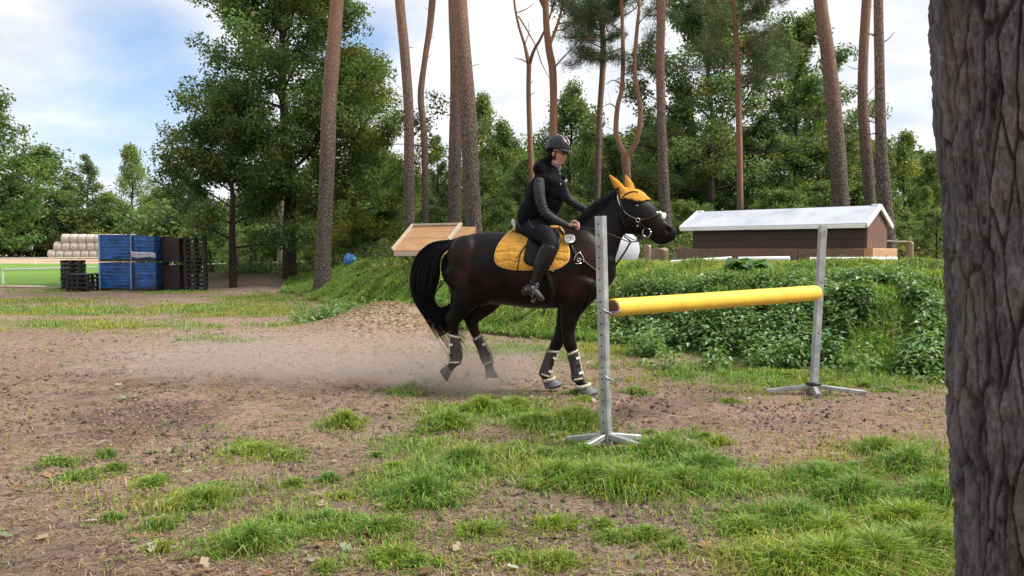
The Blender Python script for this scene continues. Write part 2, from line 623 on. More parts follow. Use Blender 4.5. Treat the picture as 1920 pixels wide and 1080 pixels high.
def px_of(x, y):
    y = np.maximum(y, 0.5)
    return 960 + F * x / y, 471 + F * CAMZ / y


# where grass grows on the flat (each entry: centre and radii seen from the camera path, strength)
GB = [(140, 585, 270, 12, 1.15), (430, 582, 170, 16, 1.2), (560, 612, 150, 12, 0.65), (180, 612, 260, 15, 0.95), (400, 640, 130, 9, 0.7), (60, 565, 200, 8, .9), (500, 560, 110, 12, 1.1),
      (110, 546, 120, 6, 0.9), (340, 549, 90, 4, 0.9), (90, 640, 160, 7, 0.35), (720, 615, 120, 14, 0.6), (1000, 600, 260, 20, 0.9), (800, 600, 80, 20, 0.7),
      (1150, 655, 300, 22, 0.85), (1500, 705, 330, 28, 1.1), (1000, 640, 200, 14, 0.6), (1250, 690, 180, 14, 0.5), (1500, 745, 200, 12, 0.3),
      (690, 800, 90, 22, 0.35), (850, 770, 110, 30, 0.8), (1000, 780, 110, 34, 0.9), (1060, 830, 90, 26, 0.7), (800, 840, 160, 32, 0.8), (470, 838, 100, 16, 0.65),
      (260, 862, 80, 16, 0.5), (150, 920, 90, 36, 0.45), (330, 940, 190, 40, 0.65), (560, 930, 210, 60, 0.7), (760, 930, 180, 60, 0.8), (480, 1000, 120, 40, 0.7),
      (1130, 895, 170, 48, 1.2), (960, 880, 150, 50, 0.8), (1280, 850, 110, 34, 0.8), (1340, 900, 120, 50, 0.7), (1540, 900, 170, 50, 0.9), (1700, 860, 110, 40, 0.9),
      (1560, 975, 220, 45, 0.8), (1760, 950, 150, 60, 0.85), (1660, 1050, 300, 40, 0.85), (1460, 1060, 160, 40, 0.8), (1240, 1000, 150, 50, 0.35), (820, 1050, 220, 45, 0.5),
      (1030, 1060, 170, 40, 0.5), (650, 1060, 160, 30, 0.5), (950, 960, 140, 30, 0.45), (1400, 970, 100, 40, 0.5)]


def grass_amount(x, y):
    px, py = px_of(x, y)
    s = np.zeros_like(px)
    for (cx, cy, rx, ry, wgt) in GB:
        s = np.maximum(s, wgt * np.exp(-(((px - cx) / rx) ** 2 + ((py - cy) / ry) ** 2) * 0.8))
    s = np.where(y < 3.0, np.maximum(s, 0.45 * sstep(-2.5, 1, x)), s)
    n = fbm(x * 1.6, y * 1.6, 4, 51)
    n2 = fbm(x * 6, y * 6, 3, 61)
    s = s * (0.55 + 0.9 * n) + (n - 0.5) * 0.35 + (n2 - 0.5) * 0.55 + (fbm(x * 17, y * 17, 2, 63) - 0.5) * 0.35
    b = bank(x, y)
    spur = np.exp(-(((x + 2.2) / 1.15) ** 2 + ((y - 14.7) / 1.1) ** 2)) + 0.5 * (fbm(x * 2, y * 2, 3, 7) - .5)
    s = np.maximum(s, 1.6 * sstep(0.02, 0.12, b)) - 1.5 * sstep(0.35, 0.6, spur)
    dust = np.exp(-(((x + 9.0) / 1.6) ** 2 + ((y - 26.3) / 1.2) ** 2))
    s = s - 0.9 * sstep(0.3, 0.7, dust)
    return np.clip(s, 0, 1.3)


nr_u = 480
ys = [-900.0, -300, -100, -40, -18, -10, -6.0, -4, -2.5, -1.2, 0.0, 0.8, 1.4]
yy = 1.8
while yy < 600:
    ys.append(yy)
    yy += max(0.028, yy * 0.0105 if yy < 40 else yy * 0.03)
ys.append(900.0); ys.append(1500.0)
ys = np.array(ys)
u = np.linspace(-1, 1, nr_u)
au = np.abs(u)
u_in = np.clip(au / .86, 0, 1); u_in = np.sign(u) * (0.75 * u_in + 0.25 * u_in ** 4)
u_out = np.sign(u) * (np.clip((au - .86) / .14, 0, 1)) ** 3
wid = np.maximum(9.0, ys * 0.95 + 5)
GX = u_in[None, :] * wid[:, None] + u_out[None, :] * 1200
GY = np.repeat(ys[:, None], nr_u, 1)
GZ = height(GX, GY)
ga = grass_amount(GX, GY)
far = (GX < -6) & (GY > 30.5)
# base colours
dirt = np.stack([np.full_like(GX, 0.300), np.full_like(GX, 0.214), np.full_like(GX, 0.172)], -1)
dn = fbm(GX * 0.8, GY * 0.8, 4, 71)[..., None]
dirt = dirt * (0.78 + 0.5 * dn) + np.array([0.04, 0.02, 0.0]) * (vnoise(GX * 0.5, GY * 0.5, 77)[..., None] - 0.5)
# churned, damper soil to the left foreground and by the take-off
pxm, pym = px_of(GX, GY)
damp = np.exp(-(((pxm - 250) / 330) ** 2 + ((pym - 760) / 90) ** 2)) + np.exp(-(((pxm - 1300) / 260) ** 2 + ((pym - 775) / 26) ** 2)) + 0.7 * np.exp(-(((pxm - 1180) / 240) ** 2 + ((pym - 970) / 40) ** 2))
damp = np.clip(damp, 0, 1)[..., None]
dirt = dirt * (1 - damp * 0.42 * sstep(0.35, 0.65, fbm(GX * 3, GY * 3, 4, 81))[..., None])
sand = np.clip(np.exp(-(((pxm - 560) / 420) ** 2 + ((pym - 655) / 45) ** 2)), 0, 1)[..., None]
dirt = dirt * (1 - sand * 0.5) + np.array([0.43, 0.335, 0.272]) * sand * 0.5
turf = np.stack([0.17 + 0.05 * dn[..., 0], 0.20 + 0.03 * dn[..., 0], np.full_like(GX, 0.055)], -1)
g1 = sstep(0.35, 0.95, ga)[..., None]
gc = dirt * (1 - g1 * 0.75) + turf * g1 * 0.75
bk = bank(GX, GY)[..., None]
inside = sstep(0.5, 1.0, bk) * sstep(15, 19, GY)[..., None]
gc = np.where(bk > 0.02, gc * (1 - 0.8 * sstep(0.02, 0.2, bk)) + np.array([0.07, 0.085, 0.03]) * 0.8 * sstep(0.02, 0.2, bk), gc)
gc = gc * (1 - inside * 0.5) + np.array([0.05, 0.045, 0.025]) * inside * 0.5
spur = (np.exp(-(((GX + 2.2) / 1.15) ** 2 + ((GY - 14.7) / 1.1) ** 2)) + 0.5 * (fbm(GX * 2, GY * 2, 3, 7) - .5) * (np.abs(GX + 2.2) < 2.5) * (np.abs(GY - 14.7) < 2.5))[..., None]
gc = gc * (1 - sstep(0.3, 0.6, spur)) + np.array([0.37, 0.29, 0.205]) * (0.75 + 0.5 * dn) * sstep(0.3, 0.6, spur)
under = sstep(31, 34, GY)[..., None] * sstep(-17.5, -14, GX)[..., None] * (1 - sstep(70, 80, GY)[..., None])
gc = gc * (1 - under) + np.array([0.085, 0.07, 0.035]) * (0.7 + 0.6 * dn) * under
# mown field, then the sand track, then rough ground
fld = sstep(31.5, 33.5, GY + 0.5 * (vnoise(GX, GY, 9) - .5))[..., None] * (1 - sstep(-15.5, -13.0, GX + (GY - 34) * 0.12)[..., None])
gc = gc * (1 - fld) + (np.array([0.150, 0.270, 0.060]) * (0.85 + 0.3 * vnoise(GX * 0.12, GY * 0.3, 15)[..., None])) * fld
trk = (sstep(92, 95, GY) * (1 - sstep(230, 260, GY)) * (1 - sstep(-12, -8, GX)))[..., None]
gc = gc * (1 - trk) + np.array([0.46, 0.33, 0.25]) * trk
gc = np.clip(gc, 0.01, 0.9)
i, j = np.meshgrid(np.arange(len(ys) - 1), np.arange(nr_u - 1), indexing='ij')
q = np.stack([i * nr_u + j, i * nr_u + j + 1, (i + 1) * nr_u + j + 1, (i + 1) * nr_u + j], -1).reshape(-1, 4)
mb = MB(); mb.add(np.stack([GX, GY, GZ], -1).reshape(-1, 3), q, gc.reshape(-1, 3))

m, t, out = new_mat('ground')
gcol = t.new('ShaderNodeAttribute', attribute_name='col').outputs['Color']
oc = obj_coord(t)
f1 = t.noise(oc, 45, 6, 0.7)
f2 = t.noise(oc, 9, 6, 0.65, 0.4)
f3 = t.noise(t.mapping(oc, scale=(1, 1, 1), rot=(0, 0, 0.5)), 160, 4, 0.7)
c = t.mix(1.0, gcol, t.ramp(f1, [(0.25, (0.42, 0.40, 0.40)), (0.45, (0.95, 0.94, 0.93)), (0.75, (1.42, 1.40, 1.35))]), 'MULTIPLY')
c = t.mix(1.0, c, t.ramp(f2, [(0.33, (0.58, 0.56, 0.56)), (0.48, (1.0, 0.99, 0.98)), (0.70, (1.22, 1.2, 1.16))]), 'MULTIPLY')
hh = t.math('ADD', t.math('MULTIPLY', f2, 1.4), t.math('ADD', t.math('MULTIPLY', f1, 0.7), t.math('MULTIPLY', f3, 0.25)))
s_ = t.new('ShaderNodeBsdfPrincipled', {'Base Color': c, 'Roughness': 0.95, 'Specular IOR Level': 0.15, 'Normal': bump(t, hh, 1.0, 0.06)})
t.l.new(s_.outputs[0], out.inputs[0])
M['ground'] = m
tag(mb.build('ground', m), kind='structure')


# ------------------------------------------------------------------ grass and small litter
def blades(mb, x, y, L, W, lean, colr, rng, z=None, az=None, yaw=None):
    n = len(x)
    z = height(x, y) if z is None else z
    az = rng.uniform(0, 2 * np.pi, n) if az is None else az
    yaw = rng.uniform(0, np.pi, n) if yaw is None else yaw
    L = np.broadcast_to(L, n); W = np.broadcast_to(W, n); lean = np.broadcast_to(lean, n)
    b = np.stack([x, y, z - 0.005], -1)
    d = np.stack([np.cos(az), np.sin(az), np.zeros(n)], -1)
    s = np.stack([np.cos(yaw), np.sin(yaw), np.zeros(n)], -1) * (W / 2)[:, None]
    up = np.array([0, 0, 1.0])
    mid = b + d * (L * lean * 0.30)[:, None] + up * (L * 0.58 * np.sqrt(np.maximum(0.05, 1 - (lean * 0.5) ** 2)))[:, None]
    tip = b + d * (L * lean * 0.95)[:, None] + up * (L * np.maximum(0.08, 1.0 - 0.75 * lean))[:, None]
    V = np.stack([b - s, b + s, mid + s * 0.8, mid - s * 0.8, tip], 1).reshape(-1, 3)
    k = np.arange(n)[:, None] * 5
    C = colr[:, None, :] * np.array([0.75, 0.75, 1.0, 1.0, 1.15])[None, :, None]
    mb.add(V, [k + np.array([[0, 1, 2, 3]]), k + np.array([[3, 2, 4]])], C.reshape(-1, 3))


def gcolor(n, rng, base=(0.125, 0.205, 0.045), var=0.35, straw=0.1, strawc=(0.42, 0.36, 0.19)):
    c = np.array(base)[None] * (1 + rng.uniform(-var, var, (n, 1))) * (1 + rng.uniform(-0.12, 0.12, (n, 3)))
    c[:, 0] *= 1 + rng.uniform(-0.2, 0.35, n)
    k = rng.random(n) < straw
    c[k] = np.array(strawc) * (0.7 + 0.5 * rng.random((k.sum(), 1)))
    return c


def fan_points(n, y0, y1, rng, k=0.72, e=1.0):
    """points spread over the visible wedge, thinner with distance"""
    uu = rng.random(n)
    y = y0 * (y1 / y0) ** uu
    x = rng.uniform(-1, 1, n) * (y * k + 0.8)
    return x, y


rng = np.random.default_rng(3)
mb = MB()
# turf on the flat
x, y = fan_points(1500000, 2.6, 34, rng)
ga_ = grass_amount(x, y)
b_ = bank(x, y)
keep = (rng.random(len(x)) < np.clip(ga_ - 0.20 - 0.14 * (y < 6.8), 0, 1) ** 1.6 * 0.58 + 0.035 * (ga_ > 0.02) * (y < 12)) & (b_ < 0.1)
x, y, ga_ = x[keep], y[keep], ga_[keep]
tone = fbm(x * 0.9, y * 0.9, 3, 91)
L = (0.025 + 0.055 * rng.random(len(x)) ** 1.5) * (0.6 + 1.0 * np.clip(ga_, 0, 1.2)) * (0.7 + 0.9 * sstep(.4, .75, fbm(x * 2.5, y * 2.5, 3, 95)))
c = gcolor(len(x), rng, (0.235, 0.300, 0.060), 0.38, 0.17)
tone = sstep(.3, .7, tone); c[:, 0] *= 1.12 - 0.42 * tone; c[:, 1] *= 1.05 - 0.08 * tone
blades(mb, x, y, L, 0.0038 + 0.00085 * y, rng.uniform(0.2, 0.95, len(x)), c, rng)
print('turf', len(x))
# tufts, deep green
TU = [(645, 800, .16, .13), (770, 742, .2, .12), (840, 800, .22, .14), (905, 775, .22, .13), (960, 770, .2, .12), (1075, 800, .26, .16), (1000, 800, .22, .12), (1240, 855, .24, .15),
      (1110, 915, .26, .15), (1180, 925, .3, .16), (1050, 905, .2, .13), (870, 875, .2, .14), (790, 935, .24, .14), (480, 850, .3, .09), (385, 940, .28, .11), (470, 1025, .18, .13), (610, 985, .22, .11),
      (1320, 890, .26, .14), (1210, 1010, .16, .08), (1540, 905, .28, .13), (1490, 985, .34, .12), (1600, 940, .3, .13), (1700, 880, .24, .14), (1650, 850, .2, .12), (1760, 950, .3, .14), (1640, 1060, .34, .14), (1490, 1075, .3, .13),
      (1380, 915, .2, .12), (1190, 740, .14, .11), (1130, 690, .16, .1), (1560, 1010, .25, .12), (1740, 1040, .3, .14), (530, 860, .2, .07), (900, 1000, .2, .08), (700, 1000, .24, .1), (1280, 915, .26, .13),
      (1100, 850, .18, .10), (1400, 1000, .2, .1), (820, 900, .22, .1), (1020, 860, .2, .11), (1700, 990, .3, .13), (1560, 1075, .3, .14), (300, 985, .15, .08), (1040, 990, .2, .08), (740, 1050, .2, .09)]
small = []
while len(small) < 120:
    px = rng.uniform(80, 1780); py = rng.uniform(700, 1075)
    g = G(px, py)
    if rng.random() < float(grass_amount(np.array([g.x]), np.array([g.y]))[0]) * 1.2:
        small.append((px, py, rng.uniform(.05, .16), rng.uniform(.05, .10)))
for (px, py, rad, ht) in TU + small:
    g = G(px, py)
    n = int((700 if ht >= .12 else 520) * rad / 0.2)
    a_ = rng.uniform(0, 2 * np.pi, n)
    lob = 1 + .35 * np.sin(a_ * 2 + rng.uniform(0, 6)) + .25 * np.sin(a_ * 3 + rng.uniform(0, 6))
    r_ = rad * np.abs(rng.normal(0, 0.62, n)) * lob
    x = g.x + r_ * np.cos(a_) * 1.15; y = g.y + r_ * np.sin(a_) * 0.9
    wind = rng.normal(0, 1)
    deep = rng.random()
    c = gcolor(n, rng, (0.12 + 0.09 * deep, 0.235 + 0.07 * deep, 0.045), 0.35, 0.08)
    tt = np.clip(r_ / rad, 0, 1.2)
    blades(mb, x, y, (1.25 if ht >= .12 else 1.0) * ht * (1.25 - 0.5 * tt) * rng.uniform(0.6, 1.15, n), 0.0045 + 0.0006 * g.y, np.clip(0.25 + 0.6 * tt * rng.uniform(0.5, 1.2, n) + .25 * rng.random(n), 0, 1.05), c, rng, az=np.where(rng.random(n) < .4, wind, a_) + rng.normal(0, 0.5, n))
tag(mb.build('grass', M['grassblade'], smooth=False), kind='stuff')

# dry stalks and needles lying on the soil
mb = MB()
x, y = fan_points(150000, 2.6, 14, rng)
x = np.concatenate([x, rng.normal(-2.2, .9, 12000)]); y = np.concatenate([y, rng.normal(14.8, .8, 12000)])
dens = sstep(0.35, 0.65, fbm(x * 1.3, y * 1.3, 3, 101)) * sstep(-7.5, 0.5, x + 1.0)
dens = np.maximum(dens, 0.25)
keep = (rng.random(len(x)) < dens * 0.62) & ((bank(x, y) < 0.1) | (np.hypot(x + 2.2, y - 14.8) < 1.6))
x, y = x[keep], y[keep]
n = len(x)
pal = np.array([[0.38, 0.27, 0.16], [0.22, 0.13, 0.085], [0.44, 0.36, 0.20], [0.07, 0.045, 0.035]])
c = pal[rng.integers(0, 4, n)] * rng.uniform(0.7, 1.15, (n, 1))
z = height(x, y)
az = rng.uniform(0, np.pi, n); LL = rng.uniform(0.02, 0.08, n); ww = 0.0022 + 0.0006 * y
d = np.stack([np.cos(az), np.sin(az), rng.normal(0, .18, n)], -1) * LL[:, None] / 2
s = np.stack([-np.sin(az), np.cos(az), np.zeros(n)], -1) * ww[:, None] / 2
b = np.stack([x, y, z + 0.005], -1)
k = np.arange(n)[:, None] * 4
mb.add(np.stack([b - d - s, b - d + s, b + d + s, b + d - s], 1).reshape(-1, 3), k + np.array([[0, 1, 2, 3]]), np.repeat(c, 4, 0))
tag(mb.build('dry_stalks', M['leaf'], smooth=False), kind='stuff')

# clods of soil
mb = MB()
x, y = fan_points(120000, 2.6, 16, rng)
px, py = px_of(x, y)
dens = np.exp(-(((px - 280) / 420) ** 2 + ((py - 780) / 110) ** 2)) + 0.9 * np.exp(-(((px - 1300) / 300) ** 2 + ((py - 775) / 40) ** 2)) + 0.5 * np.exp(-(((px - 1180) / 300) ** 2 + ((py - 970) / 60) ** 2)) + 0.5 * np.exp(-(((px - 900) / 250) ** 2 + ((py - 720) / 30) ** 2)) + 0.08
dens = dens * sstep(0.36, 0.60, fbm(x * 2.2, y * 2.2, 3, 111)) * 1.4
keep = (rng.random(len(x)) < dens) & (bank(x, y) < 0.05)
x, y = x[keep], y[keep]
n = len(x)
r_ = (0.004 + 0.020 * rng.random(n) ** 4) * (0.8 + 0.03 * y)
base = np.array([[1, 0, 0], [0, 1, 0], [-1, 0, 0], [0, -1, 0], [0, 0, 0.75], [0, 0, -0.5]], float)
V = base[None] * r_[:, None, None] * rng.uniform(0.6, 1.4, (n, 6, 1)) + rng.normal(0, 0.18, (n, 6, 3)) * r_[:, None, None]
V = V + np.stack([x, y, height(x, y) + r_ * 0.2], -1)[:, None, :]
k = np.arange(n)[:, None, None] * 6
T = np.array([[0, 1, 4], [1, 2, 4], [2, 3, 4], [3, 0, 4], [1, 0, 5], [2, 1, 5], [3, 2, 5], [0, 3, 5]])
c = np.array([0.19, 0.13, 0.11])[None] * rng.uniform(0.35, 1.5, (n, 1))
mb.add(V.reshape(-1, 3), (k + T[None]).reshape(-1, 3), np.repeat(c, 6, 0))
tag(mb.build('soil_clods', M['leaf'], smooth=False), kind='stuff')


# fallen leaves
def leaf_fan(mb, p, L, W, az, tilt, colr, rng, curl=0.25):
    """oak-like leaf: 8-gon outline with a fold"""
    n = len(p)
    prof = np.array([[0, 0], [0.2, 0.32], [0.38, 0.22], [0.55, 0.5], [0.75, 0.3], [1, 0], [0.75, -0.3], [0.55, -0.5], [0.38, -0.22], [0.2, -0.32]])
    d = np.stack([np.cos(az) * np.cos(tilt), np.sin(az) * np.cos(tilt), np.sin(tilt)], -1)
    s = np.stack([-np.sin(az), np.cos(az), rng.normal(0, 0.25, n)], -1)
    up = np.cross(d, s)
    V = p[:, None, :] + d[:, None, :] * (prof[:, 0] - 0.5)[None, :, None] * L[:, None, None] + s[:, None, :] * prof[:, 1][None, :, None] * W[:, None, None] + up[:, None, :] * (np.abs(prof[:, 1]) * curl + 0.35 * curl * (prof[:, 0] - 0.5) ** 2 * 4)[None, :, None] * W[:, None, None]
    k = np.arange(n)[:, None] * 10
    mb.add(V.reshape(-1, 3), [k + np.array([q_]) for q_ in ([0, 1, 9], [1, 2, 8, 9], [2, 3, 7, 8], [3, 4, 6, 7], [4, 5, 6])], np.repeat(colr, 10, 0))


mb = MB()
x, y = fan_points(620, 2.7, 11, rng)
keep = (bank(x, y) < 0.05) & (rng.random(len(x)) < 0.35 + 0.65 * (x > -1.5))
x, y = x[keep], y[keep]; n = len(x)
pal = np.array([[0.34, 0.20, 0.10], [0.22, 0.27, 0.16], [0.45, 0.36, 0.24], [0.30, 0.13, 0.06], [0.42, 0.45, 0.36], [0.16, 0.22, 0.06]])
c = pal[rng.integers(0, 6, n)] * rng.uniform(0.6, 1.1, (n, 1))
LL = rng.uniform(0.035, 0.085, n)
leaf_fan(mb, np.stack([x, y, height(x, y) + 0.014], -1), LL, LL * 0.7, rng.uniform(0, 6.28, n), rng.normal(0, .25, n), c, rng, 0.5)
tag(mb.build('fallen_leaves', M['leaf'], smooth=False), kind='stuff')
# ------------------------------------------------------------------ vegetation of the bank
rng = np.random.default_rng(11)


def bank_points(n, x0, x1, s0, s1, rng):
    x = rng.uniform(x0, x1, n)
    yb = np.interp(x, BX, BY)
    y = yb + rng.uniform(s0, s1, n)
    return x, y


mb = MB()
# weighting: nearer (right) part gets more
x = np.concatenate([rng.uniform(-9.5, 0, 90000), rng.uniform(-0.5, 9.5, 210000)])
yb = np.interp(x, BX, BY)
y = yb + rng.uniform(-0.35, 4.6, len(x)) * np.where(x < -3, 1.5, 1.0)
b_ = bank(x, y)
spur_ = np.exp(-(((x + 2.2) / 1.15) ** 2 + ((y - 14.7) / 1.1) ** 2))
dusty = np.exp(-(((x + 9.0) / 1.6) ** 2 + ((y - 26.3) / 1.2) ** 2))
clump = fbm(x * 1.4, y * 1.4, 3, 131)
keep = (b_ > 0.005) & (spur_ < 0.42 + 0.3 * (clump - 0.5)) & (dusty < 0.4)
keep &= rng.random(len(x)) < 0.25 + 1.2 * clump
x, y, b_, clump = x[keep], y[keep], b_[keep], clump[keep]
n = len(x)
L = (0.10 + 0.16 * clump) * rng.uniform(0.6, 1.3, n) * np.where(b_ > 0.86, 0.42, 1.0)
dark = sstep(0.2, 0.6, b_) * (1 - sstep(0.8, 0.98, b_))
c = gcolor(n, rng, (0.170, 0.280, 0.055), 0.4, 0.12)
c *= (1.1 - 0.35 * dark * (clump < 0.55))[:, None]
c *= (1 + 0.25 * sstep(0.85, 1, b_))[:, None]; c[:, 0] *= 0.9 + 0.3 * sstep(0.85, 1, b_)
dist = np.hypot(x, y)
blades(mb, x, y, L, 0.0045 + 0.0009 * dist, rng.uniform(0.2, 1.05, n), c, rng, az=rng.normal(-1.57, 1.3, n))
print('bank grass', n)
# long arching tussocks hanging over the crest
TK = [(1185, 505), (1230, 520), (1265, 510), (1215, 540), (1165, 520), (1300, 500), (1330, 520), (1475, 515), (1505, 505), (1450, 530), (1560, 500), (1620, 500), (1745, 505), (1765, 540), (1720, 500), (1690, 520),
      (640, 520), (700, 515), (735, 540), (600, 560), (660, 545), (765, 505), (690, 560), (1775, 600), (1760, 640), (1010, 590), (960, 600), (1070, 610), (1180, 560), (1145, 600), (1390, 540), (1010, 620), (930, 590)]
for (px, py) in TK:
    r = ray(px, py)
    # march the view ray to the ground
    tt = np.linspace(5, 30, 900)
    X, Y, Z = r.x * tt, r.y * tt, CAMZ + r.z * tt
    hz = height(X, Y, False)
    k = np.argmax(Z < hz) if (Z < hz).any() else None
    if k is None or k == 0:
        k = int(np.argmin(np.abs(Z - hz)[: 500]))
    gx, gy = X[k], Y[k]
    n = 600
    r_ = 0.32 * np.abs(rng.normal(0, 0.6, n)); a_ = rng.uniform(0, 2 * np.pi, n)
    x = gx + r_ * np.cos(a_); y = gy + r_ * np.sin(a_)
    top_ = .6 if py < 525 else 1.0
    d = rng.random()
    c = gcolor(n, rng, (0.125 + 0.08 * d, 0.235 + 0.06 * d, 0.05), 0.35, 0.05)
    blades(mb, x, y, top_ * rng.uniform(0.18, 0.42, n), 0.006 + 0.0007 * gy, rng.uniform(0.4, 1.25, n), c, rng, az=np.where(rng.random(n) < .7, rng.normal(-1.8, 0.8, n), a_))
tag(mb.build('bank_grass', M['grassblade'], smooth=False), kind='stuff')

# leafy weeds (nettles and brambles) over the steep right part
mb = MB()
WP = [(1290, 640, 110, 60), (1400, 600, 130, 75), (1530, 600, 150, 90), (1640, 560, 90, 60), (1600, 660, 130, 50), (1700, 660, 100, 50), (1230, 590, 70, 45), (1350, 560, 60, 35), (1700, 610, 60, 60), (1640, 515, 70, 18), (1240, 640, 60, 30), (1480, 660, 120, 40), (1760, 690, 60, 30)]
Wx, Wy = [], []
tt = np.linspace(6, 16, 700)
for (cx, cy, rx, ry) in WP:
    m_ = int(rx * ry * 0.21)
    a = rng.uniform(0, 2 * np.pi, m_); rr = np.sqrt(rng.random(m_)) * rng.uniform(0.8, 1.1, m_)
    px = cx + rx * rr * np.cos(a); py = cy + ry * rr * np.sin(a)
    dx = (px - 960) / F; dz = (540 - py) / F
    rxv, ryv, rzv = dx, _c + dz * _s, -_s + dz * _c
    X = rxv[:, None] * tt; Y = ryv[:, None] * tt; Z = CAMZ + rzv[:, None] * tt
    hz = height(X, Y, False)
    ok = (Z < hz).any(1) & (py > 520)
    k = np.argmax(Z < hz, 1)
    ii = np.arange(m_)
    Wx.append(X[ii, k][ok]); Wy.append(Y[ii, k][ok])
Wx = np.concatenate(Wx); Wy = np.concatenate(Wy)
keep = fbm(Wx * 1.8, Wy * 1.8, 3, 141) > 0.46
Wx, Wy = Wx[keep], Wy[keep]
# small leafy patches on the left slope as well
for (px, py, nn) in ((640, 560, 60), (610, 575, 50), (660, 585, 50), (560, 580, 20), (700, 530, 20), (1150, 500, 30), (1180, 600, 60), (1210, 560, 60)):
    q = P(px, py, 16.5 if px < 900 else 13.0)
    Wx = np.concatenate([Wx, q.x + rng.normal(0, .35, nn)]); Wy = np.concatenate([Wy, q.y + rng.normal(0, .5, nn)])
ns = len(Wx)
hs = rng.uniform(0.08, 0.40, ns) * np.where(bank(Wx, Wy) > .7, .55, 1.0)
zb = height(Wx, Wy, False)
per = 11
lx = []
tone = fbm(Wx * 2, Wy * 2, 3, 151)
for k in range(per):
    f = (k + 0.6) / per
    a = k * 2.4 + rng.uniform(0, 6.28, ns) * 0.3 + Wx * 50
    rad = rng.uniform(0.02, 0.08, ns)
    p = np.stack([Wx + rad * np.cos(a) - 0.0, Wy + rad * np.sin(a) - 0.10 * f, zb + hs * f + 0.02], -1)
    LL = rng.uniform(0.045, 0.12, ns) * (1.15 - 0.4 * f)
    g = rng.uniform(0.65, 1.35, (ns, 1))
    c = np.array([0.105, 0.205, 0.065])[None] * g * (0.75 + 0.6 * tone[:, None])
    c[:, 0] *= rng.uniform(0.8, 1.5, ns)
    pale = rng.random(ns) < 0.08
    c[pale] = np.array([0.19, 0.30, 0.13])
    az = a + rng.normal(0, .3, ns); tilt = rng.uniform(-0.7, 0.35, ns)
    d = np.stack([np.cos(az) * np.cos(tilt), np.sin(az) * np.cos(tilt), np.sin(tilt)], -1)
    s = np.stack([-np.sin(az), np.cos(az), rng.normal(0, .25, ns)], -1)
    up = np.cross(d, s)
    W = LL * rng.uniform(0.28, 0.38, ns)
    b = p
    V = np.stack([b, b + d * (LL * .35)[:, None] + s * W[:, None] + up * (W * .35)[:, None], b + d * LL[:, None] - up * (LL * .15)[:, None], b + d * (LL * .35)[:, None] - s * W[:, None] + up * (W * .35)[:, None]], 1)
    k4 = np.arange(ns)[:, None] * 4
    mb.add(V.reshape(-1, 3), [k4 + np.array([[0, 1, 2]]), k4 + np.array([[0, 2, 3]])], np.repeat(c, 4, 0))
# stems
x2 = Wx; n = ns
blades(mb, Wx, Wy, hs * 1.05, 0.006, rng.uniform(0.1, .4, n), np.tile([0.09, 0.10, 0.05], (n, 1)), rng, z=zb, az=rng.normal(-1.57, .4, n))
tag(mb.build('leafy_weeds', M['weed'], smooth=False), kind='stuff')
print('weeds', ns)


# big-leaved dock on the crest
def big_leaf_plant(name, label, cat, at, n, size, colr, seed, group=None):
    rg = random.Random(seed)
    root = thing(name, label, cat, at, group)
    for k in range(n):
        mbl = MB()
        az = k * 2.399 + rg.uniform(-.3, .3)
        el = rg.uniform(0.15, 1.15)
        Lf = size * rg.uniform(0.5, 1.15)
        pts = []
        q = Vector(at); d = Vector((math.cos(az) * math.cos(el), math.sin(az) * math.cos(el), math.sin(el)))
        rows = []
        nseg = 9
        for i in range(nseg + 1):
            t_ = i / nseg
            wdt = Lf * 0.40 * max(0.03, math.sin(math.pi * min(1, max(0, (t_ - 0.22) / 0.78)) ** 0.75)) if t_ > 0.22 else 0.008
            side = Vector((-math.sin(az), math.cos(az), 0))
            up = side.cross(d) * -1
            rows.append([q - side * wdt + up * wdt * .25 + Vector((0, 0, 0.012 * math.sin(i * 2.1 + k))), q, q + side * wdt + up * wdt * .25 + Vector((0, 0, 0.012 * math.sin(i * 2.6 + k)))])
            q = q + d * (Lf / nseg)
            d = (d + Vector((0, 0, -0.27))).normalized()
        V = [v for r_ in rows for v in r_]
        fs = [[3 * i + a, 3 * i + a + 1, 3 * i + a + 4, 3 * i + a + 3] for i in range(nseg) for a in (0, 1)]
        cc = np.array(colr) * rg.uniform(0.8, 1.25)
        mbl.add([list(v) for v in V], np.array(fs), cc)
        mbl.build('leaf', M['weed'], root)
    return root


def on_ground(px, py, t0=5, t1=40):
    r = ray(px, py)
    tt = np.linspace(t0, t1, 3000)
    X, Y, Z = r.x * tt, r.y * tt, CAMZ + r.z * tt
    hz = height(X, Y, False)
    k = int(np.argmax(Z < hz)) if (Z < hz).any() else int(np.argmin(np.abs(Z - hz)))
    return Vector((X[k], Y[k], float(hz[k])))


g = on_ground(1400, 515)
big_leaf_plant('dock_plant', 'large broad-leaved green plant on the crest of the bank in front of the white-roofed jump', 'plant', (g.x, g.y - .1, g.z + .10), 16, 0.50, (0.070, 0.150, 0.048), 4)
g = on_ground(1225, 645)
big_leaf_plant('fern_plant', 'bright yellow-green plant at the foot of the bank just right of the near jump post', 'plant', (g.x, g.y, g.z), 12, 0.36, (0.20, 0.34, 0.06), 6)
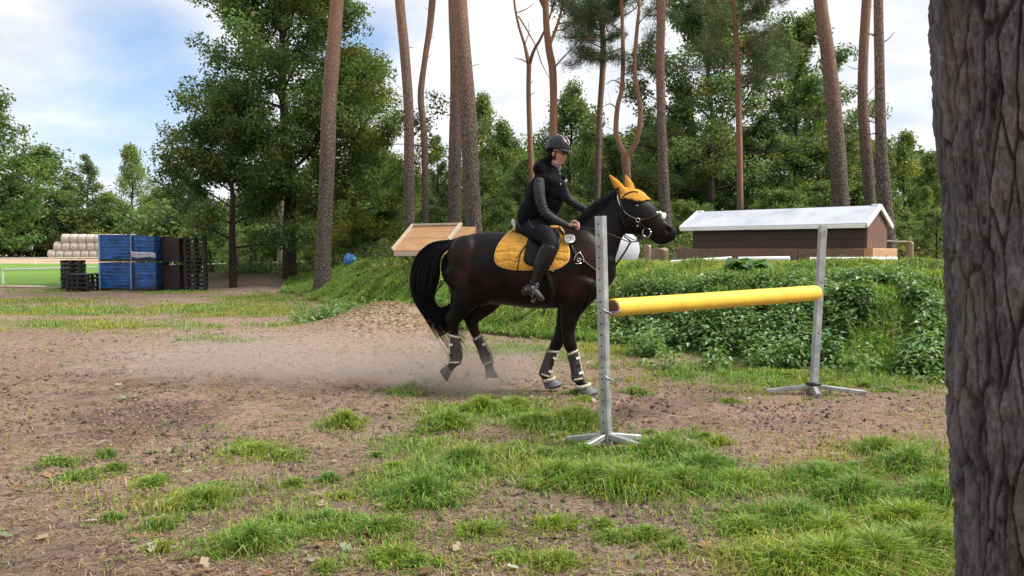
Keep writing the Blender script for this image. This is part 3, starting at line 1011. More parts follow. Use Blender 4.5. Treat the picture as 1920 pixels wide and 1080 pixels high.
# ------------------------------------------------------------------ trees
def leaf_quads(mb, cen, rad, per, size, base, rng, flat=0.8, var=0.3, aspect=0.55, light=0.35):
    """clusters of small leaf-shaped quads; each cluster has its own tone, each leaf its own shade"""
    cen = np.asarray(cen, float); n = len(cen)
    rad = np.broadcast_to(rad, n); per = np.broadcast_to(per, n).astype(int)
    idx = np.repeat(np.arange(n), per)
    N = len(idx)
    g = rng.normal(0, 1, (N, 3))
    g /= np.linalg.norm(g, axis=1)[:, None]
    rr = rng.random(N) ** 0.45
    p = cen[idx] + g * (rr * rad[idx])[:, None] * np.array([1, 1, flat])
    nrm = rng.normal(0, 1, (N, 3)) + np.array([0, 0, 0.9]) + g * 0.5
    nrm /= np.linalg.norm(nrm, axis=1)[:, None]
    a = np.cross(nrm, rng.normal(0, 1, (N, 3))); a /= np.linalg.norm(a, axis=1)[:, None]
    b = np.cross(nrm, a)
    L = size * rng.uniform(0.6, 1.35, N); W = L * aspect
    V = np.stack([p - a * (L / 2)[:, None], p + b * (W / 2)[:, None], p + a * (L / 2)[:, None], p - b * (W / 2)[:, None]], 1)
    ct = 1 + light * rng.normal(0, 1, n).clip(-1.5, 1.8)[idx] * 0.5
    hue = rng.normal(0, 0.12, n)[idx]
    c = np.array(base)[None] * (ct * (1 + rng.uniform(-var, var, N)))[:, None]
    c[:, 0] *= 1 + hue * 1.5 + rng.uniform(0, .2, N); c[:, 2] *= 1 - hue
    mb.add(V.reshape(-1, 3), np.arange(N * 4).reshape(-1, 4), np.repeat(np.clip(c, 0.004, 1), 4, 0))


def wobble(p0, d0, L, n, rg, bend=0.12, up=0.0):
    pts = [Vector(p0)]; d = Vector(d0).normalized()
    for i in range(n):
        d = (d + Vector((rg.uniform(-bend, bend), rg.uniform(-bend, bend), rg.uniform(-bend, bend) + up))).normalized()
        pts.append(pts[-1] + d * (L / n))
    return pts


def broadleaf(seed, h, r, tr, leaves, lsize, base, clear=0.2, top=0.75, crad=0.10, sparse=1.0, nl=16, lean=(0, 0), kprof=0.6, bare=0.0, light=0.35):
    """returns (trunk MB, crown MB) about the origin"""
    rg = random.Random(seed); rn = np.random.default_rng(seed)
    T = MB(); Cm = MB(); cen = []; crr = []
    tp = [Vector((0, 0, -0.3))]
    for i in range(1, 9):
        f = i / 8
        tp.append(Vector((lean[0] * f * f + rg.uniform(-1, 1) * .02 * h * f, lean[1] * f * f + rg.uniform(-1, 1) * .02 * h * f, h * 0.95 * f)))
    tp = spline(tp, 3)
    rad = [tr * (1.25 if i == 0 else 1) * (1 - 0.93 * (i / (len(tp) - 1)) ** 0.9) + 0.012 for i in range(len(tp))]
    T.tube(tp, rad, 9)
    for k in range(nl):
        u_ = (k + rg.random()) / nl
        f = clear + (1 - clear) * u_ ** 0.95
        i0 = min(len(tp) - 2, int(f * (len(tp) - 1)))
        p0 = tp[i0]
        prof = math.sin(math.pi * min(1, (u_ * 0.86 + 0.14)) ** kprof) ** 0.7 if u_ < 0.98 else 0.3
        L = r * max(0.22, prof) * rg.uniform(0.7, 1.2)
        az = k * 2.399 + rg.uniform(-.5, .5)
        el = R(5) + (R(68) - R(5)) * u_ ** 1.1 + rg.uniform(-.15, .15)
        d = Vector((math.cos(az) * math.cos(el), math.sin(az) * math.cos(el), math.sin(el)))
        lp = wobble(p0, d, L, 6, rg, 0.16, 0.03)
        r0 = max(0.02, rad[i0] * 0.42)
        T.tube(lp, [r0 * (1 - 0.85 * q / 6) for q in range(7)], 6)
        for q in range(2, 7):
            for rep in range(2 if q < 6 else 3):
                az2 = az + rg.uniform(-1.4, 1.4); el2 = el * 0.5 + rg.uniform(-.5, .7)
                d2 = Vector((math.cos(az2) * math.cos(el2), math.sin(az2) * math.cos(el2), math.sin(el2)))
                L2 = L * rg.uniform(0.18, 0.42)
                sp = wobble(lp[q], d2, L2, 4, rg, 0.25, 0.02)
                T.tube(sp, [r0 * 0.33 * (1 - 0.8 * z_ / 4) + 0.004 for z_ in range(5)], 4, cap=False)
                for z_ in (2, 4):
                    if rg.random() < sparse:
                        cen.append(list(sp[z_] + Vector((rg.uniform(-.1, .1), rg.uniform(-.1, .1), rg.uniform(0, .15))) * L * 0.5)); crr.append(h * crad * rg.uniform(0.45, 1.15) * 0.8)
    cen = np.array(cen); crr = np.array(crr)
    wgt = crr ** 2; per = np.maximum(3, leaves * wgt / wgt.sum()).astype(int)
    leaf_quads(Cm, cen, crr, per, lsize, base, rn, light=light)
    return T, Cm


def needles(mb, cen, per, size, base, rng, w=0.012, up=0.4):
    """sprays of pine needles: thin spikes radiating from twig ends"""
    cen = np.asarray(cen, float); n = len(cen)
    idx = np.repeat(np.arange(n), per); N = len(idx)
    d = rng.normal(0, 1, (N, 3)) + np.array([0, 0, up]); d /= np.linalg.norm(d, axis=1)[:, None]
    o = cen[idx] + rng.normal(0, size * 0.55, (N, 3))
    s = np.cross(d, rng.normal(0, 1, (N, 3))); s /= np.linalg.norm(s, axis=1)[:, None]
    L = size * rng.uniform(0.6, 1.2, N)
    V = np.stack([o - s * w, o + s * w, o + d * L[:, None]], 1)
    c = np.array(base)[None] * rng.uniform(0.6, 1.4, (N, 1)) * (1 + 0.25 * rng.normal(0, 1, n)[idx].clip(-1.5, 1.5))[:, None]
    mb.add(V.reshape(-1, 3), np.arange(N * 3).reshape(-1, 3), np.repeat(np.clip(c, .005, 1), 3, 0))


def pine_crown_parts(T, Cn, tips, rg, rn, per=46, size=0.20, base=(0.055, 0.085, 0.04), w=0.011):
    """tips: list of (start, direction, length, radius); adds crooked boughs to T and needle sprays to Cn"""
    cen = []
    for (p, d, L, r0) in tips:
        lp = wobble(p, d, L, 6, rg, 0.24, 0.04)
        T.tube(lp, [r0 * (1 - 0.8 * q / 6) for q in range(7)], 5)
        for q in range(2, 7):
            for rep in range(3):
                d2 = Vector((rg.uniform(-1, 1), rg.uniform(-1, 1), rg.uniform(-.2, .8))).normalized() + (lp[q] - lp[q - 1]).normalized() * 0.6
                sp = wobble(lp[q], d2, L * rg.uniform(.14, .34), 3, rg, 0.25, .05)
                T.tube(sp, [r0 * .3 * (1 - .7 * z_ / 3) + .003 for z_ in range(4)], 3, cap=False)
                for z_ in (1, 2, 3):
                    for e in range(2):
                        cen.append(list(sp[z_] + Vector([rg.gauss(0, .07 + L * 0.035) for _ in range(3)])))
    if cen:
        needles(Cn, cen, per, size, base, rn, w)


# shared crown for the pines whose tops stand above the picture
rgp = random.Random(5); rnp = np.random.default_rng(5)
_T, _C = MB(), MB()
tips = []
for k in range(13):
    z = 0.2 + 3.6 * k / 12; az = k * 2.4
    el = R(10 + 50 * k / 12)
    tips.append((Vector((0, 0, z)), Vector((math.cos(az) * math.cos(el), math.sin(az) * math.cos(el), math.sin(el))), 2.3 * (1.1 - 0.5 * k / 12), 0.05))
pine_crown_parts(_T, _C, tips, rgp, rnp, per=9, size=0.26, w=0.02)
SH_BOUGH = _T.mesh('bough', M['bark_red']); SH_CROWN = _C.mesh('crown', M['needle'], False)

PINE_GROUP = 'bare pine trunks round the riding ground'


def trunk_from_px(path, Y, base_ext=0.35, top_z=15.0, flare=1.35, seed=0, irregular=0.05, n=14, mb=None):
    """path: list of (px, py, width px) from the foot up, all at distance Y"""
    pts = [P(a, b, Y) for a, b, _ in path]
    rad = [wd * Y / F / 2 for _, _, wd in path]
    gz = float(height(pts[0].x, pts[0].y, False))
    if pts[0].z > gz - 0.1:
        d = (pts[0] - pts[1]).normalized()
        if abs(d.z) > .2:
            ext = pts[0] + d * ((pts[0].z - (gz - base_ext)) / -d.z)
            pts.insert(0, ext); rad.insert(0, rad[0] * flare)
    if pts[-1].z < top_z:
        d = (pts[-1] - pts[-2]).normalized(); d = (d + Vector((0, 0, 1.2))).normalized()
        L = (top_z - pts[-1].z) / d.z
        pts.append(pts[-1] + d * L * .5); rad.append(rad[-1] * 0.85)
        pts.append(pts[-1] + (d + Vector((0, 0, .5))).normalized() * L * .5); rad.append(rad[-2] * 0.5)
    a = catmull(np.array([list(p) + [r_] for p, r_ in zip(pts, rad)]), 7)
    rg = np.random.default_rng(seed)
    rr = a[:, 3] * (1 + irregular * (fbm(a[:, 2] * 1.1, a[:, 2] * 0 + seed, 3, seed) - .5) * 2)
    mb = mb or MB()
    mb.tube(a[:, :3], rr, n)
    return mb, [Vector(q[:3]) for q in a], rr


def stubs(mb, pts, rr, rg, k, zmin, zmax, L=(0.15, 0.5), r0=0.014):
    for _ in range(k):
        c_ = [i for i, p in enumerate(pts) if zmin < p.z < zmax]
        if not c_: return
        i = rg.choice(c_)
        az = rg.choice([0.0, math.pi]) + rg.uniform(-.9, .9)
        d = Vector((math.cos(az), math.sin(az), rg.uniform(-.1, .5)))
        l = rg.uniform(*L)
        mb.tube(wobble(pts[i], d, l + rr[i], 4, rg, .2, .05), [r0 * (1 - .8 * q / 4) + 0.003 for q in range(5)], 4)


def pine(path, Y, label, seed, mat='bark', top_z=15.0, nst=6, crown=True, forks=(), **kw):
    rg = random.Random(seed)
    mb, pts, rr = trunk_from_px(path, Y, seed=seed, top_z=top_z, **kw)
    base = Vector((pts[0].x, pts[0].y, float(height(pts[0].x, pts[0].y, False))))
    root = thing('pine_tree', label, 'tree', base, PINE_GROUP)
    stubs(mb, pts, rr, rg, nst, 3.5, 12)
    mb.build('trunk', M[mat], root)
    if crown:
        for me, nm in ((SH_BOUGH, 'bough'), (SH_CROWN, 'crown')):
            o = bpy.data.objects.new(nm, me); scene.collection.objects.link(o); o.parent = root
            o.location = pts[-1] - Vector((0, 0, 2.6)) - base
            o.rotation_euler = (0, 0, seed * 1.3)
    return root, pts, rr


pine([(604, 538, 35), (608, 440, 28), (614, 300, 28), (617, 200, 27), (626, 80, 26), (634, -40, 24)], 25.5, 'leaning straight pine trunk with a dark band, rooted on the left end of the bank', 1, nst=2, flare=1.5)
pine([(768, 425, 20), (767, 300, 19), (766, 200, 18), (758, 90, 18), (748, -20, 18)], 24, 'bare grey pine trunk curving left as it rises behind the planked ramp jump', 2, nst=3)
pine([(798, 425, 12), (797, 330, 12), (795, 250, 12), (789, 180, 12), (797, 110, 11), (806, 50, 12), (812, -20, 13)], 30, 'thin crooked pine trunk right of the grey curved trunk, with twig stubs', 3, nst=10, top_z=14)
pine([(853, 440, 26), (853, 300, 25), (855, 150, 22), (850, -20, 20)], 27, 'reddish upright pine trunk standing just left of the thickest mid-ground trunk', 4, nst=2)
pine([(890, 445, 34), (883, 330, 31), (877, 200, 30), (868, 80, 28), (862, -20, 26)], 22, 'thick rough-barked pine trunk above the horse rump, right of its reddish twin', 5, nst=3)
pine([(1250, 470, 26), (1245, 360, 21), (1240, 220, 17), (1238, 100, 16), (1241, -20, 16)], 25, 'straight pine trunk directly behind the horse muzzle', 6, nst=8)
pine([(1388, 400, 12), (1386, 250, 11), (1382, 110, 10), (1375, -10, 8)], 34, 'slim orange pine trunk rising behind the middle of the white roof', 7, 'bark_red', nst=8, crown=False, top_z=12.5)
pine([(1578, 420, 34), (1573, 330, 31), (1563, 200, 28), (1552, 100, 26), (1536, -20, 24)], 24, 'stout pine trunk leaning left behind the right half of the white-roofed jump', 8, nst=6)
pine([(1634, 420, 22), (1627, 320, 21), (1618, 200, 19), (1619, 100, 17), (1626, -20, 17)], 27, 'middle one of three pine trunks behind the right gable, bowed to the left', 9, nst=8)
pine([(1665, 485, 34), (1659, 380, 27), (1652, 270, 21), (1649, 120, 18), (1647, -20, 17)], 19, 'pine trunk standing right behind the gable end of the white-roofed jump', 10, nst=7, flare=1.2)
pine([(527, 500, 15), (528, 400, 13), (531, 250, 12), (532, 80, 12), (529, -20, 11)], 38, 'pale straight pine trunk showing through the big oak beside its dark trunk', 11, 'bark_pale', nst=4)
pine([(1118, 420, 13), (1121, 320, 12), (1124, 220, 11), (1131, 110, 11), (1128, 40, 11), (1119, -10, 10)], 31, 'slender pine trunk behind the horse neck, kinked left near the top of the picture', 12, nst=6, top_z=12.5)

# forked trees -----------------------------------------------------------------
def forked(name, label, Y, stem, arms, seed, mat='bark_red', crown_at=(), twigs=(), group=PINE_GROUP, per=15, nsz=0.13):
    rg = random.Random(seed); rn = np.random.default_rng(seed)
    mb, pts, rr = trunk_from_px(stem, Y, seed=seed, top_z=-1)
    for arm in arms:
        a = catmull(np.array([list(P(x_, y_, Y + dy)) + [w_ * Y / F / 2] for x_, y_, w_, dy in arm]), 6)
        mb.tube(a[:, :3], a[:, 3], 9)
    for tw in twigs:
        a = catmull(np.array([list(P(x_, y_, Y + rg.uniform(-.2, .2))) + [w_ * Y / F / 2] for x_, y_, w_ in tw]), 4)
        mb.tube(a[:, :3], a[:, 3], 5)
        for q in range(2, len(a) - 1, 2):
            if rg.random() < 0.6:
                d = Vector((rg.uniform(-1, 1), rg.uniform(-1, 1), rg.uniform(-.1, .8)))
                mb.tube(wobble(Vector(a[q][:3]), d, rg.uniform(.15, .5), 3, rg, .25, .03), [.009, .007, .005, .002], 3, cap=False)
    base = Vector((pts[0].x, pts[0].y, float(height(pts[0].x, pts[0].y, False))))
    root = thing(name, label, 'tree', base, group)
    Cn = MB(); B = MB()
    tips = []
    for (x_, y_, L, ang, dy) in crown_at:
        tips.append((P(x_, y_, Y + dy), Vector((math.cos(R(ang)), rg.uniform(-.5, .5), math.sin(R(ang)))), L, 0.03))
    mb.build('trunk', M[mat], root)
    if tips:
        tips = [(a_, b_, c_ * 1.35, d_) for a_, b_, c_, d_ in tips]
        pine_crown_parts(B, Cn, tips, rg, rn, per=per, size=nsz, w=0.008, base=(0.085, 0.125, 0.055))
        B.build('bough', M[mat], root); Cn.build('crown', M['needle'], root, smooth=False)
    return root


forked('bare_tree', 'dead-looking forked tree with bare twigs behind the rider, upper left of the helmet', 33,
       [(997, 330, 12), (993, 240, 10), (991, 170, 9), (992, 118, 9)],
       [[(992, 122, 9, 0), (984, 85, 6, .2), (972, 45, 5, .3), (964, 0, 4, .3), (962, -60, 3, .3)], [(992, 122, 8, 0), (1001, 95, 6, -.2), (1014, 72, 5, -.3), (1028, 40, 4, -.3), (1040, 0, 3, -.3)]],
       21, twigs=[[(990, 118, 3), (978, 112, 2), (965, 108, 1)], [(972, 30, 3), (990, 60, 3), (1006, 90, 2), (1016, 120, 2), (1032, 150, 1)], [(985, 80, 2), (992, 60, 1.5), (990, 40, 1)], [(966, 25, 2), (985, 18, 2), (1002, 5, 1)], [(992, 180, 2), (1003, 172, 1)], [(992, 160, 2), (1000, 150, 1)]])
forked('pine_tree', 'orange-barked pine rising straight above the riding helmet', 30,
       [(1037, 330, 17), (1037, 250, 15), (1038, 190, 14), (1036, 130, 14), (1029, 90, 13), (1024, 40, 12), (1022, -40, 12)],
       [[(1029, 88, 7, 0), (1040, 60, 6, .3), (1050, 30, 5, .4), (1058, -10, 4, .4)], [(1023, 20, 7, 0), (1010, -10, 6, 0), (1000, -60, 5, 0)]], 22,
       crown_at=[(1046, 45, 1.2, 20, .4), (1052, 20, 1.1, 60, .2), (1058, 70, .8, -10, .2), (1036, 60, 0.8, 10, .3), (1048, 0, 1.2, 110, .2), (1080, 30, 0.8, 0, .2), (1022, -40, 1.6, 90, 0), (1010, -60, 1.5, 150, 0), (1010, -50, 1.6, 50, 0.5)],
       twigs=[[(1037, 130, 3), (1052, 112, 3), (1068, 95, 2), (1085, 75, 2), (1108, 60, 1), (1118, 48, 1)]])
forked('pine_tree', 'pine forked low into two orange stems like a lyre, directly above the horse ears', 29,
       [(1177, 420, 17), (1176, 350, 15), (1174, 310, 16), (1173, 292, 18)],
       [[(1174, 296, 12, 0), (1162, 272, 11, .1), (1155, 245, 10, .2), (1158, 200, 9, .2), (1166, 165, 8, .2), (1168, 110, 8, .2), (1167, 50, 7, .2), (1164, -20, 6, .2)],
        [(1174, 296, 12, 0), (1188, 276, 11, -.1), (1198, 245, 10, -.2), (1201, 205, 10, -.2), (1194, 165, 9, -.2), (1190, 120, 8, -.2), (1194, 60, 7, -.2), (1200, 0, 5, -.2)]], 23,
       crown_at=[(1167, 60, 1.0, 150, .3), (1167, 30, 1.1, 30, .3), (1165, 90, 0.9, 200, .3), (1166, 10, 1.2, 100, .3), (1130, 30, 1.0, 170, .2), (1120, 75, .9, 190, .2), (1110, 95, .7, 210, .2), (1192, 90, .8, 20, -.2), (1195, 50, .9, 60, -.2), (1193, 120, .7, 160, -.2), (1198, 10, 1.0, 80, -.2), (1148, 110, .6, 180, .2), (1140, 60, .8, 100, .1), (1205, 130, .6, -30, -.1), (1168, 140, .5, 10, .2), (1100, 50, .7, 120, .2), (1215, 30, .8, 10, 0), (1090, 20, .9, 160, 0), (1200, -30, 1.5, 90, 0), (1165, -30, 1.5, 100, 0)],
       twigs=[[(1201, 215, 3), (1215, 205, 2), (1232, 195, 1)], [(1197, 180, 3), (1208, 165, 2), (1218, 160, 1)], [(1158, 205, 3), (1145, 195, 2), (1130, 200, 1)], [(1166, 160, 3), (1150, 150, 2), (1138, 158, 1)]])
# crown of the slim pine behind the roof, as its own tree parts
_k = [o for o in bpy.data.objects if o.get('label', '').startswith('slim orange pine')][0]
rg = random.Random(31); rn = np.random.default_rng(31)
B, Cn = MB(), MB(); tips = []
for i in range(26):
    f = i / 25
    a_ = R(rg.choice([0, 180]) + rg.uniform(-25, 50))
    tips.append((P(1382 - 6 * f, 150 - 190 * f, 34), Vector((math.cos(a_), rg.uniform(-.9, .9), rg.uniform(-.1, .7))), rg.uniform(1.1, 2.6) * (1.0 - .25 * f), 0.035))
pine_crown_parts(B, Cn, tips, rg, rn, per=15, size=0.14, w=0.009, base=(0.09, 0.135, 0.06))
B.build('bough', M['bark_red'], _k); Cn.build('crown', M['needle'], _k, smooth=False)
# one more crown on the kinked slender pine
_k = [o for o in bpy.data.objects if o.get('label', '').startswith('slender pine trunk behind the horse neck')][0]
B, Cn = MB(), MB(); tips = []
for i in range(12):
    f = i / 11
    a_ = R(rg.choice([10, 170]) + rg.uniform(-25, 40))
    tips.append((P(1128 - 6 * f, 100 - 120 * f, 31), Vector((math.cos(a_), rg.uniform(-.8, .8), rg.uniform(-.2, .6))), rg.uniform(.6, 1.2), 0.03))
pine_crown_parts(B, Cn, tips, rg, rn, per=24, size=0.12, w=0.008, base=(0.085, 0.125, 0.055))
B.build('bough', M['bark_red'], _k); Cn.build('crown', M['needle'], _k, smooth=False)

# ---- broadleaved trees -------------------------------------------------------
DG = (0.078, 0.115, 0.045); MG = (0.105, 0.148, 0.050); YG = (0.120, 0.135, 0.030); LG = (0.145, 0.19, 0.065); GG = (0.105, 0.135, 0.075)


def place_tree(name, label, px, Y, T, Cm, bark_, cat='tree', group=None, z=None):
    x = (px - 960) / F * Y
    zz_ = float(height(x, Y, False)) if z is None else z
    root = thing(name, label, cat, (0, 0, 0), group)
    T.build('trunk', bark_, root); Cm.build('crown', M['treeleaf'], root, smooth=False)
    root.location = (x, Y, zz_)
    return root


TG = 'broadleaved trees at the edge of the wood'
T, Cm = broadleaf(101, 16.0, 4.3, 0.30, 125000, 0.14, (0.088, 0.130, 0.042), clear=0.17, crad=0.052, nl=44, lean=(-0.3, 0), kprof=0.5, light=0.5)
place_tree('oak_tree', 'tall dark green oak with a dark trunk, filling the left third above the pallets', 543, 33, T, Cm, M['bark_oak'], group=TG)
T, Cm = broadleaf(102, 7.6, 2.5, 0.15, 48000, 0.12, (0.080, 0.118, 0.040), clear=0.22, crad=0.085, nl=20, light=0.5)
place_tree('oak_tree', 'smaller dark oak with a thin dark trunk just right of the tall pallet stack', 437, 30.5, T, Cm, M['bark_oak'], group=TG)
T, Cm = broadleaf(103, 9.0, 3.0, 0.16, 56000, 0.12, (0.135, 0.155, 0.034), clear=0.05, crad=0.085, nl=26, light=0.5)
place_tree('oak_tree', 'yellowish green bushy oak right of the leaning banded pine', 665, 34, T, Cm, M['bark_oak'], group=TG)
T, Cm = broadleaf(104, 14.5, 5.2, 0.26, 60000, 0.17, (0.10, 0.135, 0.055), clear=0.25, crad=0.065, nl=34, sparse=0.55, light=0.4, kprof=0.55)
place_tree('oak_tree', 'airy oak with spreading dark limbs behind the white-roofed jump', 1330, 42, T, Cm, M['bark_oak'], group=TG)
T, Cm = broadleaf(105, 13.0, 4.2, 0.24, 38000, 0.17, (0.105, 0.14, 0.05), clear=0.2, crad=0.06, nl=30, sparse=0.6)
place_tree('oak_tree', 'broad oak with a thinning top to the left of the stout leaning pine', 1490, 45, T, Cm, M['bark_oak'], group=TG)

protos = []
for sd, h, r, lf, base, kw in ((201, 12, 3.6, 15000, MG, dict(clear=.12, nl=24)), (202, 12, 3.0, 13000, LG, dict(clear=.1, nl=24)), (203, 13, 2.3, 7000, GG, dict(clear=.25, nl=20, sparse=.75, crad=.055)),
                               (204, 5, 2.8, 12000, MG, dict(clear=.02, nl=22, crad=.13)), (205, 12, 3.4, 15000, DG, dict(clear=.08, nl=26))):
    k_ = dict(crad=0.085, light=0.45); k_.update(kw)
    T, Cm = broadleaf(sd, h, r, 0.02 * h, lf, 0.24 if h > 6 else 0.17, base, **k_)
    protos.append((T.mesh('trunk', M['bark_oak']), Cm.mesh('crown', M['treeleaf'], False), h))


def far_tree(px, top, Y, k, label, rot=0.0, wide=1.0, name='broadleaved_tree', group='trees of the wood behind', cat='tree', basepy=None):
    x = (px - 960) / F * Y
    z0 = float(height(x, Y, False))
    h_ = CAMZ + (471 - top) / F * Y - z0
    root = thing(name, label, cat, (x, Y, z0), group)
    s = h_ / protos[k][2]
    for me, nm in ((protos[k][0], 'trunk'), (protos[k][1], 'crown')):
        o = bpy.data.objects.new(nm, me); scene.collection.objects.link(o); o.parent = root
    root.scale = (s * wide, s * wide, s)
    root.rotation_euler = (0, 0, rot)
    return root


FT = [
    (-18, 165, 60, 0, 'tree cut off by the left edge of the picture', .3, 1.0), (75, 280, 134, 0, 'round-headed tree above the hay bales at far left', 1, 1.7), (20, 330, 130, 4, 'dark low tree left of the hay bales', 2, 1.5),
    (168, 285, 136, 2, 'thin half-bare tree above the hay bale stack', 2.2, 1.0), (128, 345, 130, 0, 'mid-height tree directly over the left end of the hay stack', .7, 1.2), (250, 270, 132, 1, 'tall yellowish tree above the blue crates', 3, 0.8),
    (205, 360, 128, 1, 'light green tree behind the left blue crates', 4, 1.3), (300, 350, 110, 1, 'light green tree above the maroon boxes', 5, 1.4), (345, 300, 60, 2, 'sparse tree between the maroon boxes and the small oak', 1.3, 1.3),
    (375, 360, 52, 4, 'dark tree behind the tall black pallet stack', 2.6, 1.4), (480, 330, 50, 4, 'dark tree in the gap between the two oak trunks', .2, 1.3), (590, 300, 46, 4, 'dark tree behind the banded pine', 1.9, 1.2),
    (705, 262, 50, 0, 'tree with an uneven top left of the curved grey pine', 2.1, 0.95), (742, 300, 44, 4, 'dark low-crowned tree left of the planked ramp', .9, 1.0), (822, 250, 56, 2, 'see-through tree between the thin crooked pine and the reddish pine', 3.6, .8),
    (795, 345, 48, 4, 'dark bushy tree behind the thin crooked pine', 4.2, 1.0), (905, 175, 55, 1, 'tree right of the thick mid-ground pine with a pointed top', .4, .72), (945, 235, 50, 0, 'tree left of the bare forked tree', 5.1, .9),
    (985, 300, 46, 4, 'dark tree behind the rider shoulders', 2.9, 1.0), (1068, 165, 54, 0, 'tall green tree right of the riding helmet', 1.7, .85), (1105, 230, 48, 1, 'tree behind the slender kinked pine', 3.3, .9), (1030, 270, 58, 4, 'dark tree behind the riding helmet', 3.3, .9),
    (1150, 260, 46, 4, 'dark tree between the lyre-shaped pine stems', 4.8, 1.0), (1215, 220, 50, 0, 'tree between the lyre-shaped pine and the trunk behind the muzzle', 5.7, .9), (1272, 180, 47, 4, 'dark full tree right of the trunk behind the muzzle', .6, .9),
    (1345, 240, 44, 0, 'green tree behind the left half of the white roof', 2.4, 1.1), (1425, 220, 43, 4, 'dark tree behind the middle of the white roof', 1.1, 1.1), (1500, 130, 58, 2, 'thin-crowned tree showing sky through its top, left of the stout pine', 2.0, 1.5),
    (1530, 250, 42, 0, 'bright-edged tree left of the stout leaning pine', 3.9, 1.0), (1595, 235, 50, 2, 'sparse tree between the stout pine and the middle pine', .1, 1.3), (1610, 300, 44, 0, 'lower tree between the stout pine and the gable', 1.4, 1.0),
    (1692, 245, 46, 1, 'tree right of the last pine, top against the sky', 5.3, .8), (1745, 290, 44, 0, 'tree partly hidden by the big foreground trunk', 2.7, .9), (1800, 270, 50, 0, 'tree hidden behind the foreground trunk', .7, .9),
    (1732, 348, 24, 1, 'small young yellow-green tree beside the foreground trunk', 4.4, .75), (1700, 395, 27, 1, 'young light green tree above the leaning fence post', 2.3, 1.0), (1900, 240, 40, 0, 'tree beyond the right edge of the picture', 4.1, .9), (2080, 230, 42, 1, 'second tree beyond the right edge of the picture', 2.1, 1.0), (2260, 200, 38, 4, 'third tree beyond the right edge of the picture', 1.1, 1.0), (2480, 230, 40, 0, 'fourth tree beyond the right edge of the picture', 3.1, 1.1),
]
for n_, (px, top, Y, k, lab, rot, wd) in enumerate(FT):
    far_tree(px, top, Y, k, lab, rot, wd)
BU = [(720, 400, 34, 3, 'dark bush left of the planked ramp jump', 1), (905, 378, 30, 3, 'green bush behind the horse croup right of the thick pine', 2), (940, 385, 32, 3, 'green bush behind the rider back', .4), (820, 395, 31, 3, 'dark bush behind the top of the planked ramp', 3),
      (1085, 380, 30, 3, 'bush in the gap between rider and horse neck', 3.5), (1290, 385, 33, 3, 'dark bush behind the left end of the white roof', 4), (1220, 385, 29, 3, 'bush right above the horse forehead', 5), (1460, 365, 34, 3, 'bush behind the middle of the white-roofed jump', 5.2),
      (1755, 400, 22, 3, 'bright bush at the left edge of the foreground trunk', 2.2), (1700, 420, 25, 3, 'light bush behind the short fence post', 1.2), (600, 440, 38, 3, 'dark bush at the foot of the banded pine', .8), (680, 430, 33, 3, 'dark bush behind the blue tarpaulin', 1.8), (480, 430, 42, 3, 'dark bush behind the white rail fence', 2.8),
      (560, 425, 42, 3, 'dark bush right of the big oak trunk', 3.8), (1550, 350, 36, 3, 'bush under the stout leaning pine', 2.5), (1620, 350, 34, 3, 'bush behind the gable ridge', 0.5), (395, 410, 44, 3, 'dark bush behind the tall black pallet stack', 4.8)]
for (px, top, Y, k, lab, rot) in BU:
    far_tree(px, top, Y, k, lab, rot, 1.25, 'bush', 'bushes under the trees', 'bush')

# the wood behind, one mass
rng = np.random.default_rng(77)
mb = MB(); cen = []
def belt(x0, x1, y0, y1, top, n, zbase):
    out = []
    for _ in range(n):
        x = rng.uniform(x0, x1); y = rng.uniform(y0, y1)
        tp = top(x / y * F + 960) 
        zt = CAMZ + (471 - tp) / F * y
        z = zbase + (zt - zbase) * rng.random() ** 0.8
        out.append((x, y, z))
    return out
pr = lambda p: np.interp(p, [-300, 0, 150, 400, 600, 700, 830, 900, 1100, 1500, 1760, 2300], [330, 370, 385, 390, 380, 330, 340, 300, 270, 240, 300, 260])
cen = belt(-26, 58, 62, 74, pr, 1900, 0.5) + belt(58, 120, 50, 80, lambda p: 270, 900, .5)
cen2 = belt(-110, -34, 126, 142, lambda p: pr(p) + 10, 2600, 0.5)
cen3 = belt(-24, -9, 50, 60, lambda p: 400, 300, 0.3)
cen = np.array(cen + cen2 + cen3)
ok = ~((cen[:, 0] > -26) & (cen[:, 0] < -12.5) & (cen[:, 1] < 74) & (cen[:, 1] > 61) & (cen[:, 2] < 1.4) & (rng.random(len(cen)) < .3))
cen = cen[ok]
leaf_quads(mb, cen, rng.uniform(0.8, 1.7, len(cen)), 95, 0.42, (0.085, 0.118, 0.046), rng, light=0.6)
tag(mb.build('far_wood', M['treeleaf'], smooth=False), kind='stuff')
# ground cover of low shrubs at the feet of the trees
mb = MB(); cc = []
for _ in range(700):
    y = rng.uniform(17, 45); x = rng.uniform(-0.30, 0.62) * y + rng.normal(0, .5)
    if bank(np.array([x]), np.array([y]))[0] < 0.7: continue
    if y < 20 and rng.random() < .75: continue
    cc.append((x, y, float(height(x, y, False)) + rng.uniform(0.05, 0.35)))
for _ in range(260):
    y = rng.uniform(34, 52); x = rng.uniform(-0.36, -0.2) * y
    cc.append((x, y, float(height(x, y, False)) + rng.uniform(0.0, 0.35)))
leaf_quads(mb, np.array(cc), 0.55, 60, 0.13, (0.075, 0.115, 0.035), rng, light=0.6, flat=0.6)
tag(mb.build('undergrowth', M['leaf'], smooth=False), kind='stuff')

